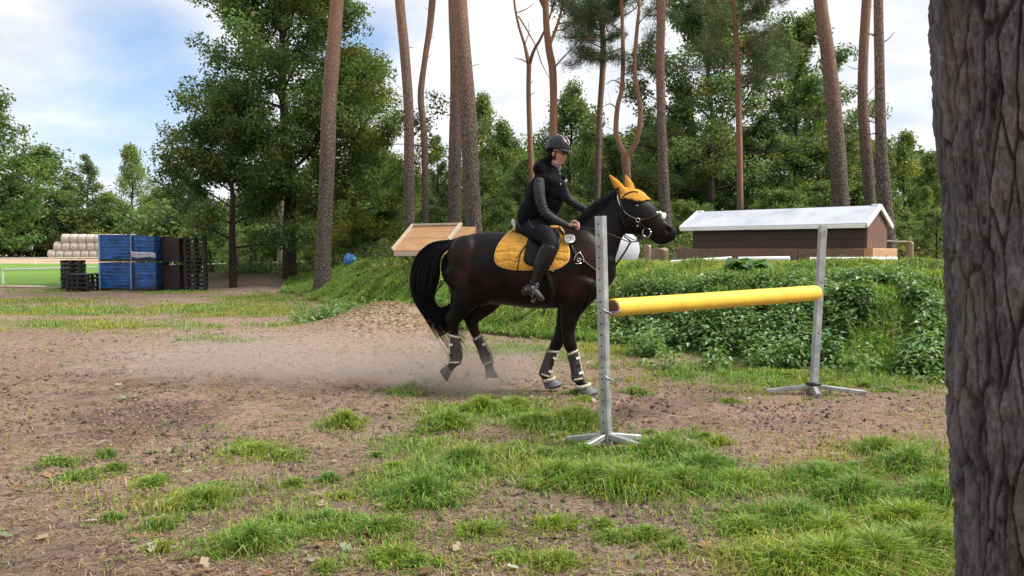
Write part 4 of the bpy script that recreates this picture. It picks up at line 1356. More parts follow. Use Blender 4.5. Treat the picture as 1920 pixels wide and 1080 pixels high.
# ---- the big foreground trunk -------------------------------------------------
def big_trunk():
    Yc = 2.42
    ctr = [(2014, 1200, 385), (2004, 1080, 367), (1988, 850, 363), (1977, 600, 351), (1962, 350, 345), (1948, 100, 348), (1943, 0, 346), (1925, -300, 330)]
    z = []; cx = []; rr = []
    for (px, py, wpx) in ctr:
        p = P(px, py, Yc); z.append(p.z); cx.append(p.x); rr.append(wpx / 2 * Yc / F)
    # extend to the ground and upwards
    z = [-0.15] + z + [4.5, 8.0, 13.0]; cx = [cx[0] + 0.02] + cx + [cx[-1] - 0.12, cx[-1] - 0.3, cx[-1] - 0.4]; rr = [rr[0] * 1.2] + rr + [rr[-1] * .92, rr[-1] * .8, .16]
    zf = np.concatenate([np.arange(-0.15, 3.3, 0.0045), np.linspace(3.3, 13, 60)])
    na = 640
    th = np.linspace(0, 2 * np.pi, na, endpoint=False)
    X0 = np.interp(zf, z, cx); R0 = np.interp(zf, z, rr)
    ker = np.ones(61) / 61
    pad = lambda a: np.convolve(np.pad(a, 30, 'edge'), ker, 'valid')
    X0 = pad(X0); R0 = pad(R0)
    T_, Z_ = np.meshgrid(th, zf)
    # seamless coordinates round the stem (units: metres of arc)
    U = T_ * 0.30
    per = 2 * np.pi * 0.30
    def wr(f):
        k = T_ / (2 * np.pi)
        return f(U) * (1 - k) + f(U - per) * k
    warp = wr(lambda q: fbm(q * 5, Z_ * 3.2, 3, 301)) - .5
    warp2 = wr(lambda q: fbm(q * 10, Z_ * 4, 3, 311)) - .5
    ux = U + warp * 0.06 + warp2 * 0.045
    vz = Z_ + warp2 * 0.09 + 0.02 * np.sin(U * 40)
    # stretched cells, fissures along their borders
    def cells(ux, vz, sx, sz, seed, ncell):
        a = ux * sx; b = vz * sz
        ia = np.floor(a); ib = np.floor(b)
        F1 = np.full(a.shape, 9.0); F2 = np.full(a.shape, 9.0); idv = np.zeros(a.shape)
        for di in (-1, 0, 1):
            for dj in (-1, 0, 1):
                ca = ia + di; cb = ib + dj
                caw = np.mod(ca, ncell)
                qx = ca + 0.1 + 0.8 * _hash(caw, cb, seed); qy = cb + 0.1 + 0.8 * _hash(caw, cb, seed + 9)
                d = np.sqrt((a - qx) ** 2 + (b - qy) ** 2)
                new = d < F1
                F2 = np.where(new, F1, np.minimum(F2, d)); idv = np.where(new, _hash(caw, cb, seed + 5), idv); F1 = np.where(new, d, F1)
        return F2 - F1, idv
    nc = 38; sx = nc / per
    e1, id1 = cells(ux, vz, sx, 2.9, 401, nc)
    nc2 = 58
    e2, id2 = cells(ux + warp2 * .02, vz * 1.0 + warp * .2, nc2 / per, 6.5, 402, nc2)
    joined = sstep(.50, .60, wr(lambda q: fbm(q * 6, Z_ * 4, 2, 391)))
    plate = np.maximum(sstep(0.0, 0.11, e1 + warp2 * .35 - .03), .75 * joined)
    ter1 = wr(lambda q: fbm(q * 15 , Z_ * 6.5, 3, 361)); ter2 = wr(lambda q: fbm(q * 42, Z_ * 20, 3, 371))
    def terr(a, k): 
        f_ = a * k; i_ = np.floor(f_); return (i_ + sstep(0, .22, f_ - i_)) / k
    ter1 = terr(ter1 + warp2 * .1, 9) - .5; ter2 = terr(ter2, 6) - .5
    pl2 = sstep(0.0, 0.22, e2)
    fine = wr(lambda q: fbm(q * 110, Z_ * 40, 4, 331, .6)) - .5
    mid = wr(lambda q: fbm(q * 22, Z_ * 6, 3, 341)) - .5
    Hh = plate * 0.018 + (id1 - .5) * 0.008 * plate + ter1 * 0.032 + ter2 * 0.020 + (pl2 - 1) * .004 * plate + fine * 0.010
    # upward-facing edges of flakes
    Rr = R0[:, None] * (1 + 0.035 * np.sin(T_ * 2 + 1) + 0.02 * np.sin(T_ * 5 + zf[:, None] * .7)) + Hh - 0.022
    V = np.stack([X0[:, None] + Rr * np.cos(T_), Yc + Rr * np.sin(T_), np.broadcast_to(Z_, Rr.shape)], -1)
    mb = MB()
    cc_ = np.array([0.118, 0.106, 0.110])[None, None] * (0.78 + 0.5 * (id1[..., None] - .5) + 1.7 * ter1[..., None] + 1.6 * ter2[..., None] + 1.8 * fine[..., None])
    red = sstep(0.55, 0.8, fbm(U * 7, Z_ * 3, 3, 351))[..., None]
    cc_ = cc_ * (1 - red * .3) + np.array([0.165, 0.120, 0.105]) * red * .3
    pale = sstep(.62, .75, wr(lambda q: fbm(q * 20, Z_ * 7, 3, 381)))[..., None]
    cc_ = cc_ * (1 - .45 * pale) + np.array([0.22, 0.19, 0.19]) * .45 * pale
    cc_ = cc_ * (0.45 + 0.55 * plate[..., None])
    mb._rings(V, False)
    mb.c.append(np.clip(cc_.reshape(-1, 3), 0.005, 1))
    m, t, out = new_mat('foreground_bark')
    c = t.new('ShaderNodeAttribute', attribute_name='col').outputs['Color']
    n = t.noise(t.mapping(obj_coord(t), scale=(120, 120, 38)), 1.0, 7, 0.75)
    c = t.mix(1.0, c, t.ramp(n, [(0.3, (.7, .7, .7)), (.7, (1.3, 1.28, 1.26))]), 'MULTIPLY')
    s = t.new('ShaderNodeBsdfPrincipled', {'Base Color': c, 'Roughness': 0.85, 'Specular IOR Level': 0.3, 'Normal': bump(t, n, 1.0, 0.012)})
    t.l.new(s.outputs[0], out.inputs[0])
    root = thing('pine_tree', 'massive dark trunk with deeply furrowed bark close to the camera at the right edge', 'tree', (cx[1], Yc, 0.0), PINE_GROUP)
    mb.build('trunk', m, root)
    for me, nm in ((SH_BOUGH, 'bough'), (SH_CROWN, 'crown')):
        o = bpy.data.objects.new(nm, me); scene.collection.objects.link(o); o.parent = root
        o.location = (cx[-1] - cx[1], 0, 11.0)
big_trunk()
# ------------------------------------------------------------------ the riding jump in front
def frame_of(a, b):
    """unit direction, two perpendiculars for a bar from a to b"""
    d = (Vector(b) - Vector(a)).normalized()
    s = d.cross(Vector((0, 0, 1)))
    s = s.normalized() if s.length > 1e-4 else Vector((1, 0, 0))
    u_ = s.cross(d)
    return d, s, u_


def bar(mb, a, b, w_, h_, roll=None, bev=0.0):
    """rectangular bar w wide (horizontal), h high, between centres a and b; optionally chamfered"""
    a = Vector(a); b = Vector(b)
    d, s, u_ = frame_of(a, b)
    if roll is not None:
        s, u_ = s * math.cos(roll) + u_ * math.sin(roll), u_ * math.cos(roll) - s * math.sin(roll)
    c = min(w_, h_) * 0.12 if bev == 0 else bev
    prof = [(-w_ / 2 + c, -h_ / 2), (w_ / 2 - c, -h_ / 2), (w_ / 2, -h_ / 2 + c), (w_ / 2, h_ / 2 - c), (w_ / 2 - c, h_ / 2), (-w_ / 2 + c, h_ / 2), (-w_ / 2, h_ / 2 - c), (-w_ / 2, -h_ / 2 + c)]
    mb.prism([a + s * x + u_ * y for x, y in prof], b - a)
    return mb


def standard(name, label, foot, top, yaw, nholes, legs, size=0.067, hole_face=0, ties=()):
    foot = Vector(foot); top = Vector(top)
    root = thing(name, label, 'jump stand', foot)
    ax = (top - foot).normalized()
    f0 = Vector((math.cos(yaw), math.sin(yaw), 0)); f0 = (f0 - ax * f0.dot(ax)).normalized()
    f1 = ax.cross(f0)
    p = MB(); h = size / 2; c = 0.006
    prof = [(-h + c, -h), (h - c, -h), (h, -h + c), (h, h - c), (h - c, h), (-h + c, h), (-h, h - c), (-h, -h + c)]
    p.prism([foot + Vector((0, 0, .0)) + f0 * a + f1 * b for a, b in prof], top - foot)
    post = p.build('post', M['galv'], root, smooth=False)
    # holes: short dark recesses proud by half a millimetre, on two faces
    L = (top - foot).length
    for k in range(nholes):
        t_ = 0.10 + (L - 0.16) * k / (nholes - 1)
        c0 = foot + ax * t_
        for fd in ((-f1),):
            q = c0 + fd * (h - 0.004)
            hb = MB(); hb.tube([q, q + fd * 0.0046], 0.0072, 10)
            hb.build('hole', M['hole'], post, smooth=False)
    for (az, Ln) in legs:
        m_ = MB()
        d = Vector((math.cos(az), math.sin(az), 0))
        a = foot + d * 0.02 + Vector((0, 0, 0.078)); b = foot + d * Ln; b.z = height(b.x, b.y).item() + 0.026
        bar(m_, a, b, 0.045, 0.040)
        m_.build('foot', M['galv'], root, smooth=False)
    for (t_, side) in ties:
        m_ = MB()
        c0 = foot + ax * t_
        pts = []
        for k in range(10):
            a = 2 * math.pi * k / 9
            r_ = h * 1.18 / max(abs(math.cos(a)), abs(math.sin(a))) ** 0.8
            pts.append(c0 + f0 * math.cos(a) * r_ + f1 * math.sin(a) * r_ + ax * 0.022 * math.cos(a + 2.2))
        m_.tube(spline(pts, 4), 0.0045, 6)
        e = c0 + Vector((0.045, -0.05, -0.018))
        m_.tube(spline([e + Vector((-.05, 0, .02)), e, e + Vector((.02, 0, -.012)), e + Vector((.06, 0.01, .003)), e + Vector((.09, .0, .012))], 4), 0.0042, 6)
        m_.tube(spline([e + Vector((-.03, 0, .012)), e + Vector((.02, 0, .004)), e + Vector((.055, -.01, .014)), e + Vector((.075, .0, .028))], 4), 0.0036, 6)
        m_.build('wire_tie', M['wire'], root)
    return root


fL = G(1137, 836); fR = G(1525, 738)
tL = P(1126, 405, fL.y - 0.02); tR = P(1543, 423, fR.y + 0.02)
YAW_L = R(-38)
standard('jump_stand', 'nearer grey galvanised jump stand with a column of holes, in front of the horse chest', fL, tL, YAW_L, 20,
         [(math.atan2(-0.19, -0.21), 0.29), (math.atan2(-0.20, 0.29), 0.36), (math.atan2(0.15, -0.27), 0.32), (math.atan2(0.16, 0.26), 0.32)], ties=((1.01, 1), (0.52, 1)))
rs = standard('jump_stand', 'farther grey galvanised jump stand under the rounded end of the yellow pole', fR, tR, R(8), 4,
              [(math.atan2(0.06, -0.46), 0.46), (math.atan2(-0.44, -0.07), 0.24), (math.atan2(-0.10, 0.46), 0.50), (math.atan2(0.42, 0.1), 0.3)])
mb = MB(); mb.torus(fR + Vector((0, 0, .10)), 0.062, 0.017, (0, 0.1, 1)); mb.build('rubber_band', M['plastic_black'], rs)
# the pole
pa = P(1149, 577, fL.y + 0.02); pb = P(1533, 549, fR.y - 0.115)
d = (pb - pa).normalized(); L = (pb - pa).length
root = thing('jump_pole', 'thick yellow pole spanning the two galvanised jump stands', 'pole', pa)
mb = MB()
n = 40; s = [0.0]; pts = []; rad = []
for t_, r_ in [(0, .060), (.004, .066), (.012, .068)] + [(0.012 + (L - .10) * k / 30, .068) for k in range(1, 31)] + [(L - .055, .067), (L - .035, .062), (L - .018, .052), (L - .007, .036), (L - .001, .018), (L, .004)]:
    pts.append(pa + d * t_); rad.append(r_ * (0.98 + .14 * t_ / L))
mb.tube(pts, rad, 36)
mb.build('foam_tube', M['yellow'], root)
mb = MB(); mb.tube([pa - d * 0.012, pa - d * 0.004, pa + d * 0.004], [.050, .0575, .0575], 30); mb.build('end_cap', M['rust_end'], root)

# ------------------------------------------------------------------ cross-country jumps on the bank
def board_panel(mb, o, ux, uy, w_, h_, nrows, th=0.03, gap=0.006, jit=0.004, rg=random.Random(2)):
    """rows of boards: origin corner o, along ux by w, up uy by h"""
    nrm = ux.cross(uy).normalized()
    for k in range(nrows):
        y0 = h_ * k / nrows + gap / 2; y1 = h_ * (k + 1) / nrows - gap / 2
        j = nrm * rg.uniform(-jit, jit)
        mb.prism([o + uy * y0 + j, o + ux * w_ + uy * y0 + j, o + ux * w_ + uy * y1 + j, o + uy * y1 + j], nrm * th)


# white-roofed box jump: long side towards the camera
def roof_jump():
    Ya, Yb = 16.0, 13.8                      # left end, right end
    A = P(1299, 486, Ya); B_ = P(1621, 487, Yb)      # foot of the front face
    zb = (A.z + B_.z) / 2
    zb = min(float(height(A.x, A.y)), float(height(B_.x, B_.y))) - 0.02
    A.z = B_.z = zb
    ux = (B_ - A); L = ux.length; ux.normalize()
    uy = Vector((-ux.y, ux.x, 0))            # away from camera
    D = 1.12
    up = Vector((0, 0, 1))
    eave = 1.945; ridge = 2.225
    root = thing('jump_house', 'long low box jump with white pitched roof and dark board sides on the bank', 'jump', A)
    base_h = P(1445, 466, (Ya + Yb) / 2).z - zb
    m_ = MB()
    # sleepers round the foot
    g = 0.06
    spl = 0.66
    bar(m_, A - ux * (.30) - uy * g + up * base_h * .5, A + ux * (L * spl - 0.004) - uy * g + up * base_h * .5, .14, base_h, bev=.012)
    bar(m_, A + ux * (L * spl + .004) - uy * g + up * base_h * .49, B_ + ux * .02 - uy * g + up * base_h * .49, .14, base_h * .97, bev=.012)
    bar(m_, A + uy * (D + .06) - ux * .1 + up * base_h * .5, B_ + uy * (D + .06) + up * base_h * .5, .14, base_h, bev=.012)
    m_.build('sleeper_base', M['sleeper'], root, smooth=False)
    m_ = MB(); bar(m_, B_ + ux * .10 + uy * (-.12) + up * base_h * .5, B_ + ux * .10 + uy * (D + .10) + up * base_h * .5, .15, base_h * .98, bev=.012)
    m_.build('end_sleeper', M['cutend'], root, smooth=False)
    m_ = MB()
    board_panel(m_, A + up * base_h, ux, up, L, eave - zb - base_h + 0.03, 3, th=-0.03)
    board_panel(m_, A + uy * D + up * base_h, ux, up, L, eave - zb - base_h + 0.03, 3, th=0.03)
    m_.build('side_boards', M['plank_dark'], root, smooth=False)
    for q, nm in ((A + ux * .02, 0), (B_ - ux * .0, 1)):
        m_ = MB()
        z0 = base_h; pts = [q + up * z0 + uy * .031, q + uy * (D - .031) + up * z0, q + uy * (D - .031) + up * (eave - zb), q + uy * D / 2 + up * (ridge - zb - .05), q + uy * .031 + up * (eave - zb)]
        m_.prism(pts, ux * .03)
        m_.build('gable', M['gable'], root, smooth=False)
    ov = 0.16; sd = 0.14
    rf = MB()
    pitch_v = Vector((0, 0, ridge - eave)) + uy * (D / 2 + 0)
    e0 = A - uy * sd - ux * ov * 1.2; e0.z = eave - 0.05
    for side in (0, 1):
        if side == 0:
            o = Vector(e0); top = A - ux * ov * 1.2 + uy * D / 2; top.z = ridge
        else:
            o = A - ux * ov * 1.2 + uy * (D + sd); o.z = eave - .05; top = A - ux * ov * 1.2 + uy * D / 2; top.z = ridge
        W_ = L + ov * 1.2 + .05
        v = top - o
        nrm = ux.cross(v).normalized() * (0.028 if side == 0 else -.028)
        rf.prism([o, o + ux * W_, o + ux * W_ + v, o + v], nrm)
    roof = rf.build('roof', M['white_roof'], root, smooth=False)
    m_ = MB()
    bar(m_, e0 + up * (-.02) - uy * .012, e0 + ux * (L * .46) + up * (-.02) - uy * .012, .024, .066)
    bar(m_, e0 + ux * (L * .46 + .004) + up * (-.022) - uy * .012, e0 + ux * (L + ov * 1.2 + .05) + up * (-.024) - uy * .012, .024, .066)
    m_.build('fascia', M['white'], root, smooth=False)
    m_ = MB()
    for t_ in (-ov * 1.2 - .02, L + .07):
        a = A + ux * t_; e = a - uy * sd; e.z = eave - .06; tp = a + uy * D / 2; tp.z = ridge + .005; e2 = a + uy * (D + sd); e2.z = eave - .06
        m_ = MB(); bar(m_, e, tp, .035, .09); m_.build('barge_board', M['white'], root, smooth=False)
        m_ = MB(); bar(m_, e2, tp + Vector((0, 0, .003)) + ux * .002, .035, .09); m_.build('barge_board', M['white'], root, smooth=False)
    r0 = A - ux * ov * 1.2 + uy * D / 2; r0.z = ridge + .025
    for s0, s1 in ((-.01, .10), (L + ov * 1.2 - .07, L + ov * 1.2 + .06)):
        m_ = MB(); bar(m_, r0 + ux * s0, r0 + ux * s1, .07, .05); m_.build('ridge_block', M['white'], root, smooth=False)
    return A, B_, ux, uy, zb


A, B_, ux, uy, zb = roof_jump()
# white ground rails in front
for (x0, x1, yy_, Y_, lab) in ((1258, 1372, 487, 14.6, 'white rail on the ground under the left end of the white-roofed jump'), (1384, 1481, 483, 14.1, 'short thick white ground rail below the middle of the roofed jump, by the dock plant'), (1518, 1682, 488, 13.35, 'long white rail on the ground below the right gable of the roofed jump')):
    a = P(x0, yy_, Y_ + .25); b = P(x1, yy_, Y_ - .12)
    a.z = float(height(a.x, a.y)) + .035; b.z = float(height(b.x, b.y)) + .035
    mb = MB(); dd = (b - a).normalized()
    mb.tube([a, a + dd * .01, b - dd * .01, b], [.04, .048, .048, .04], 14)
    tag(mb.build('ground_rail', M['white']), lab, 'rail', 'white rails at the roofed jump')


def ramp_jump():
    Y = 18.5
    LL_ = P(738, 470, 19.0); ux = Vector((.83, -.56, 0)).normalized(); L = 1.42
    hz = Vector((-ux.y, ux.x, 0))
    v = hz * .74 + Vector((0, 0, .60)); H = v.length; vn = v.normalized()
    root = thing('jump_ramp', 'brown planked ramp jump with pale timber edges behind the horse tail', 'jump', LL_)
    m_ = MB(); board_panel(m_, LL_, ux, vn, L, H, 4, th=-.035, gap=.008)
    m_.build('plank_face', M['plank'], root, smooth=False)
    m_ = MB()
    nrm = ux.cross(vn).normalized()
    if nrm.y > 0: nrm = -nrm
    bar(m_, LL_ - ux * .02 + nrm * .03, LL_ - ux * .02 + v + nrm * .03, .05, .09)
    m_.build('edge_timber', M['plank_pale'], root, smooth=False)
    m_ = MB()
    bar(m_, LL_ + ux * (L + .03) + nrm * .03, LL_ + ux * (L + .03) + v + nrm * .03, .05, .09)
    m_.build('edge_timber', M['plank_pale'], root, smooth=False)
    m_ = MB(); bar(m_, LL_ + v - ux * .05 + Vector((0, 0, .03)), LL_ + v + ux * (L + .05) + Vector((0, 0, .03)), .06, .05)
    m_.build('top_rail', M['plank_pale'], root, smooth=False)
    m_ = MB()
    a = LL_ + Vector((0, 0, -.075)) - Vector((0, .03, 0)) + ux * .03
    bar(m_, a, a + ux * (L - .02), .05, .10)
    m_.build('foot_board', M['plank_pale'], root, smooth=False)
    # side cheeks and back
    for k in (0, L):
        m_ = MB()
        b0 = LL_ + ux * k + Vector((0, .04, -.10)); t0 = LL_ + ux * k + v + Vector((0, .02, -.03))
        back = t0 + hz * .62; bk = Vector(back); bk.z = b0.z
        m_.prism([b0, t0, back, bk], ux * (.03 if k == 0 else -.03))
        m_.build('side_panel', M['plank'], root, smooth=False)
    m_ = MB(); t0 = LL_ + v + hz * .64 + Vector((0, 0, -.03)); m_.prism([t0, t0 + ux * L, t0 + ux * L - Vector((0, 0, v.z + .07)), t0 - Vector((0, 0, v.z + .07))], Vector((0, .03, 0)))
    m_.build('back_panel', M['plank'], root, smooth=False)


ramp_jump()

# white tank end seen under the horse throat
c0 = P(1163, 470, 17.2); g = float(height(c0.x, c0.y))
root = thing('water_tank', 'round white tank half hidden behind the horse neck and reins', 'tank', (c0.x, c0.y, g))
mb = MB(); rr_ = .41
cz = P(1163, 468, 17.2).z
mb.tube([Vector((c0.x, 17.2 + q, cz)) for q in (0, .02, .05, 1.3)], [rr_ * .93, rr_ * .985, rr_, rr_], 40); mb.build('shell', M['tank'], root)
mb = MB(); mb.torus(Vector((c0.x, 17.23, cz)), rr_, .012); mb.build('rim', M['white'], root)
for q in (.25, 1.1):
    mb = MB(); mb.box((c0.x, 17.2 + q, g + .04), (.8, .1, .22)); mb.build('cradle', M['sleeper'], root, smooth=False)

# stumps and short posts
def stump(px0, px1, top, Y, label, cat='stump', name='tree_stump', split=False):
    w_ = (px1 - px0) / F * Y; q = P((px0 + px1) / 2, top, Y); g = float(height(q.x, q.y)) - .1
    rg = np.random.default_rng(int(px0))
    n = 40; th = np.linspace(0, 2 * np.pi, n, endpoint=False)
    zs = np.array([g, g + .15, (g + q.z) / 2, q.z - .02, q.z - .005, q.z])
    V = []
    for k, z in enumerate(zs):
        r_ = w_ / 2 * (1 + .07 * fbm(np.cos(th) * 2 + 5, np.sin(th) * 2 + z * 2, 3, int(px0)) + .04 * np.sin(th * 5 + 1) - .06) * (1.12 if k == 0 else 1) * (.94 if k == 5 else 1)
        V.append(np.stack([q.x + r_ * np.cos(th), Y + r_ * np.sin(th), np.full(n, z) + (.03 * np.sin(th * 2) if k > 2 else 0)], -1))
    mb = MB(); mb._rings(np.array(V), True)
    return tag(mb.build(name, M['stump'], smooth=False), label, cat, 'old stumps and posts on the bank')


stump(1208, 1221, 461, 16.6, 'narrow upright post end left of the wide stump, under the horse muzzle', 'post', 'post_stub')
stump(1222, 1253, 467, 17.0, 'wide low weathered stump under the horse muzzle')
stump(1699, 1713, 455, 15.5, 'weathered round fence post right of the white-roofed jump', 'post', 'fence_post')
stump(1271, 1283, 462, 16.3, 'short brown post just left of the roofed jump', 'post', 'post_stub')
mb = MB(); a = P(1706, 454, 15.6); b = P(1650, 451, 16.5); mb.tube([a, (a + b) / 2 + Vector((0, 0, -.01)), b], .022, 8)
tag(mb.build('fence_rail', M['plank_pale']), 'thin pale rail running left from the weathered fence post', 'rail')
# pale dead stem behind the small oak
mb = MB(); a = P(442, 500, 36); mb.tube([a, P(441, 470, 36), P(438, 440, 36)], [.17, .13, .05], 8)
tag(mb.build('dead_stem', M['bark_pale']), 'short pale broken stem right behind the trunk of the small oak', 'stem')

# blue tarpaulin bundle on the bank
q = P(657, 490, 27.0); q.z = float(height(q.x, q.y)) + .05; print('tarp', q, (q.x, q.y))
mb = MB()
th = np.linspace(0, np.pi, 24)[1:-1]; ph = np.linspace(0, 2 * np.pi, 48, endpoint=False)
T_, Q_ = np.meshgrid(th, ph, indexing='ij')
r_ = 1 + .16 * (fbm(np.cos(Q_) * 3 + 4, np.sin(Q_) * 3 + T_ * 2, 4, 9) - .5) * 2 + .05 * np.sin(Q_ * 9 + T_ * 5)
V = np.stack([q.x + .23 * r_ * np.sin(T_) ** .8 * np.cos(Q_), q.y + .22 * r_ * np.sin(T_) * np.sin(Q_), q.z + .12 + .23 * r_ * np.cos(T_) - .02 * np.cos(Q_)], -1)
mb._rings(V, True)
tag(mb.build('tarpaulin', M['blue_tarp']), 'crumpled bright blue tarpaulin bundle on top of the bank', 'tarpaulin')

# ------------------------------------------------------------------ pallets and crates in the left distance
def pallet(mb, o, ux, uy, w_, d_, h_=.145):
    up = Vector((0, 0, 1))
    for k in range(5):
        a = o + uy * (d_ * (k + .5) / 5) + up * (h_ - .012)
        bar(mb, a, a + ux * w_, d_ / 5 * .78, .022)
    for k in range(3):
        for j in range(3):
            c = o + ux * (w_ * (.08 + .42 * k)) + uy * (d_ * (.08 + .42 * j)) + up * (h_ * .5)
            bar(mb, c - ux * .06, c + ux * .06, .10, h_ * .62)
    for j in range(3):
        a = o + uy * (d_ * (.08 + .42 * j)) + up * .012
        bar(mb, a, a + ux * w_, .09, .022)
    for k in range(3):
        a = o + ux * (w_ * (.08 + .42 * k)) + up * (h_ - .036)
        bar(mb, a, a + uy * d_, .10, .018)


_pm = MB(); pallet(_pm, Vector((0, 0, 0)), Vector((1, 0, 0)), Vector((0, 1, 0)), 1.0, 1.2)
PALLET = _pm.mesh('pallet', M['plastic_black'], False)


def pallet_stack(px0, px1, top, Y, yaw, n, where, group, jit=.015):
    rg = random.Random(int(px0))
    x = (px0 - 960) / F * Y
    topz = P(px0, top, Y).z
    g = float(height(x, Y)); hh = (topz - g) / n
    for k in range(n):
        nm = 'topmost' if k == n - 1 else 'lowest' if k == 0 else ['second', 'third', 'fourth', 'fifth', 'sixth', 'seventh', 'eighth', 'ninth', 'tenth', 'eleventh', 'twelfth', 'thirteenth'][k - 1] + ' from the ground'
        o = bpy.data.objects.new('pallet', PALLET); scene.collection.objects.link(o)
        o.location = (x + rg.uniform(-jit, jit), Y + rg.uniform(-jit, jit), g + hh * k)
        W_ = (px1 - px0) / F * Y
        o.scale = (W_ / (abs(math.cos(yaw)) + 1.2 * abs(math.sin(yaw))), 1, hh / .147)
        o.rotation_euler = (0, 0, yaw + rg.uniform(-.012, .012))
        tag(o, 'black pallet, %s in %s' % (nm, where), 'pallet', group)


pallet_stack(344, 394, 440, 28.6, R(16), 13, 'the tall stack', 'pallets of the tall stack')
pallet_stack(112, 157, 488, 29.6, R(18), 7, 'the rear low stack', 'pallets of the rear low stack')
pallet_stack(121, 168, 514, 28.2, R(8), 4, 'the front low stack', 'pallets of the front low stack')


def crate(px0, px1, py0, py1, Y, label, mat, frac=.82, pale_side=True, group='blue crates', wavy=.02, nm='stacked_crate'):
    """shrink-wrapped stack: rippled block with a paler end panel on its left side"""
    p0 = P(px0, py1, Y); p1 = P(px1, py0, Y)
    z0 = max(float(height(p0.x, Y)), p0.z) if py1 > 520 else p0.z; z1 = p1.z
    W_ = p1.x - p0.x; D = 1.0
    root = thing(nm, label, 'crate', (p0.x, Y, z0), group)
    yaw = R(0)
    nz = 26; m_ = MB()
    rg = np.random.default_rng(int(px0 * 7 + py0))
    pr_ = []
    for k in range(10): pr_.append((k / 9 * W_, 0))
    for k in range(1, 8): pr_.append((W_ + 0.0, D * k / 7))
    for k in range(1, 10): pr_.append((W_ - k / 9 * W_, D))
    for k in range(1, 7): pr_.append((0, D - D * k / 7))
    pr_ = np.array(pr_)
    cen = np.array([W_ / 2, D / 2])
    V = []
    for k in range(nz + 1):
        z = z0 + (z1 - z0) * k / nz
        rip = wavy * (math.sin(k * 1.9 + px0 + .8 * math.sin(k)) * .25) + wavy * 1.3 * (fbm(pr_[:, 0] * 3 + px0, np.full(len(pr_), k * .9), 3, int(py0)) - .5)
        dirv = (pr_ - cen) / np.abs(pr_ - cen).max(1)[:, None]
        q = pr_ + dirv * rip[:, None]
        V.append(np.stack([p0.x + q[:, 0], Y + q[:, 1], np.full(len(pr_), z)], -1))
    m_._rings(np.array(V), True)
    m_.build('wrapped_block', M[mat], root, smooth=False)
    m_ = MB()
    for xx in (0, W_):
        for yy_ in (-.02, D + .02):
            bar(m_, Vector((p0.x + xx, Y + yy_, z0)), Vector((p0.x + xx, Y + yy_, z1)), .05, .05)
    m_.build('corner_strip', M['plastic_blue_pale' if pale_side else 'plastic_black'], root, smooth=False)
    m_ = MB(); m_.box((p0.x + W_ / 2, Y + D / 2, z0 + .02), (W_ * 1.03, D * 1.08, .10)); m_.build('base', M['plastic_black'], root, smooth=False)
    if pale_side:
        m_ = MB(); m_.box((p0.x - .035, Y + .45, (z0 + z1) / 2), (.03, .5, (z1 - z0) * .9)); m_.build('end_panel', M['plastic_blue_pale'], root, smooth=False)
    return root


Yc_ = 29.2
crate(188, 246, 492, 543, Yc_, 'lower left blue wrapped crate with a pale end panel', 'plastic_blue')
crate(187, 246, 440, 489, Yc_, 'upper left blue wrapped crate with a pale end panel', 'plastic_blue')
crate(251, 293, 492, 542, Yc_ - .2, 'lower right blue wrapped crate beside the gap to the maroon boxes', 'plastic_blue', pale_side=False)
crate(249, 290, 443, 489, Yc_ - .2, 'upper right blue wrapped crate with loose film round its foot', 'plastic_blue', pale_side=False)
crate(305, 336, 497, 543, Yc_ + .3, 'lower maroon box left of the tall pallet stack', 'maroon', pale_side=False, group='maroon boxes', wavy=.003)
crate(305, 335, 446, 489, Yc_ + .3, 'upper maroon box left of the tall pallet stack', 'maroon', pale_side=False, group='maroon boxes', wavy=.003)
# film bunched round the upper right crate
mb = MB(); p = P(247, 480, Yc_ - .28); q = P(292, 483, Yc_ - .28)
for k in range(4):
    mb.tube(spline([p + Vector((0, -.02 * k, .045 * k)), p + (q - p) * .3 + Vector((0, -.06, .05 * k - .03)), p + (q - p) * .7 + Vector((0, -.05, .04 * k + .03)), q + Vector((0, 0, .04 * k))], 5), .035, 8)
tag(mb.build('plastic_film', M['film']), 'pale bunched plastic film round the middle of the right blue crates', 'film')
# pole on the ground at the far left
mb = MB(); a = G(-20, 540); b = G(84, 541); mb.tube([a + Vector((0, 0, .06)), b + Vector((0, 0, .06))], .055, 10)
tag(mb.build('ground_pole', M['plank_pale']), 'pale pole lying on the ground left of the low pallet stacks', 'pole')


# ------------------------------------------------------------------ white rail fences
def rail_fence(label, pts, rail_z, posts_every, r_=.035):
    root = thing('rail_fence', label, 'fence', pts[0])
    m_ = MB(); rp = []
    for p in pts:
        rp.append(Vector((p.x, p.y, float(height(p.x, p.y)) + rail_z)))
    m_.tube(rp, r_, 8); m_.build('rail', M['white'], root)
    for a, b in zip(rp[:-1], rp[1:]):
        L = (b - a).length; n = max(1, round(L / posts_every))
        for k in range(n):
            c = a + (b - a) * (k / n)
            m_ = MB(); g = float(height(c.x, c.y)); bar(m_, Vector((c.x, c.y, g - .1)), Vector((c.x, c.y, c.z)), .06, .06)
            m_.build('post', M['white'], root, smooth=False)
    return root


rail_fence('white single-rail fence crossing the green field behind the low pallet stacks', [Vector(((5 - 960) / F * 35.5, 35.5, 0)), Vector(((330 - 960) / F * 37.5, 37.5, 0))], .62, 5.2)
rail_fence('white rail fence running behind the two oak trunks to the banded pine', [Vector(((380 - 960) / F * 44, 44, 0)), Vector(((600 - 960) / F * 50, 50, 0))], .72, 2.6)
rail_fence('far white rail fence along the near edge of the sand track', [Vector(((-60 - 960) / F * 84, 84, 0)), Vector(((420 - 960) / F * 90, 90, 0))], .75, 6)

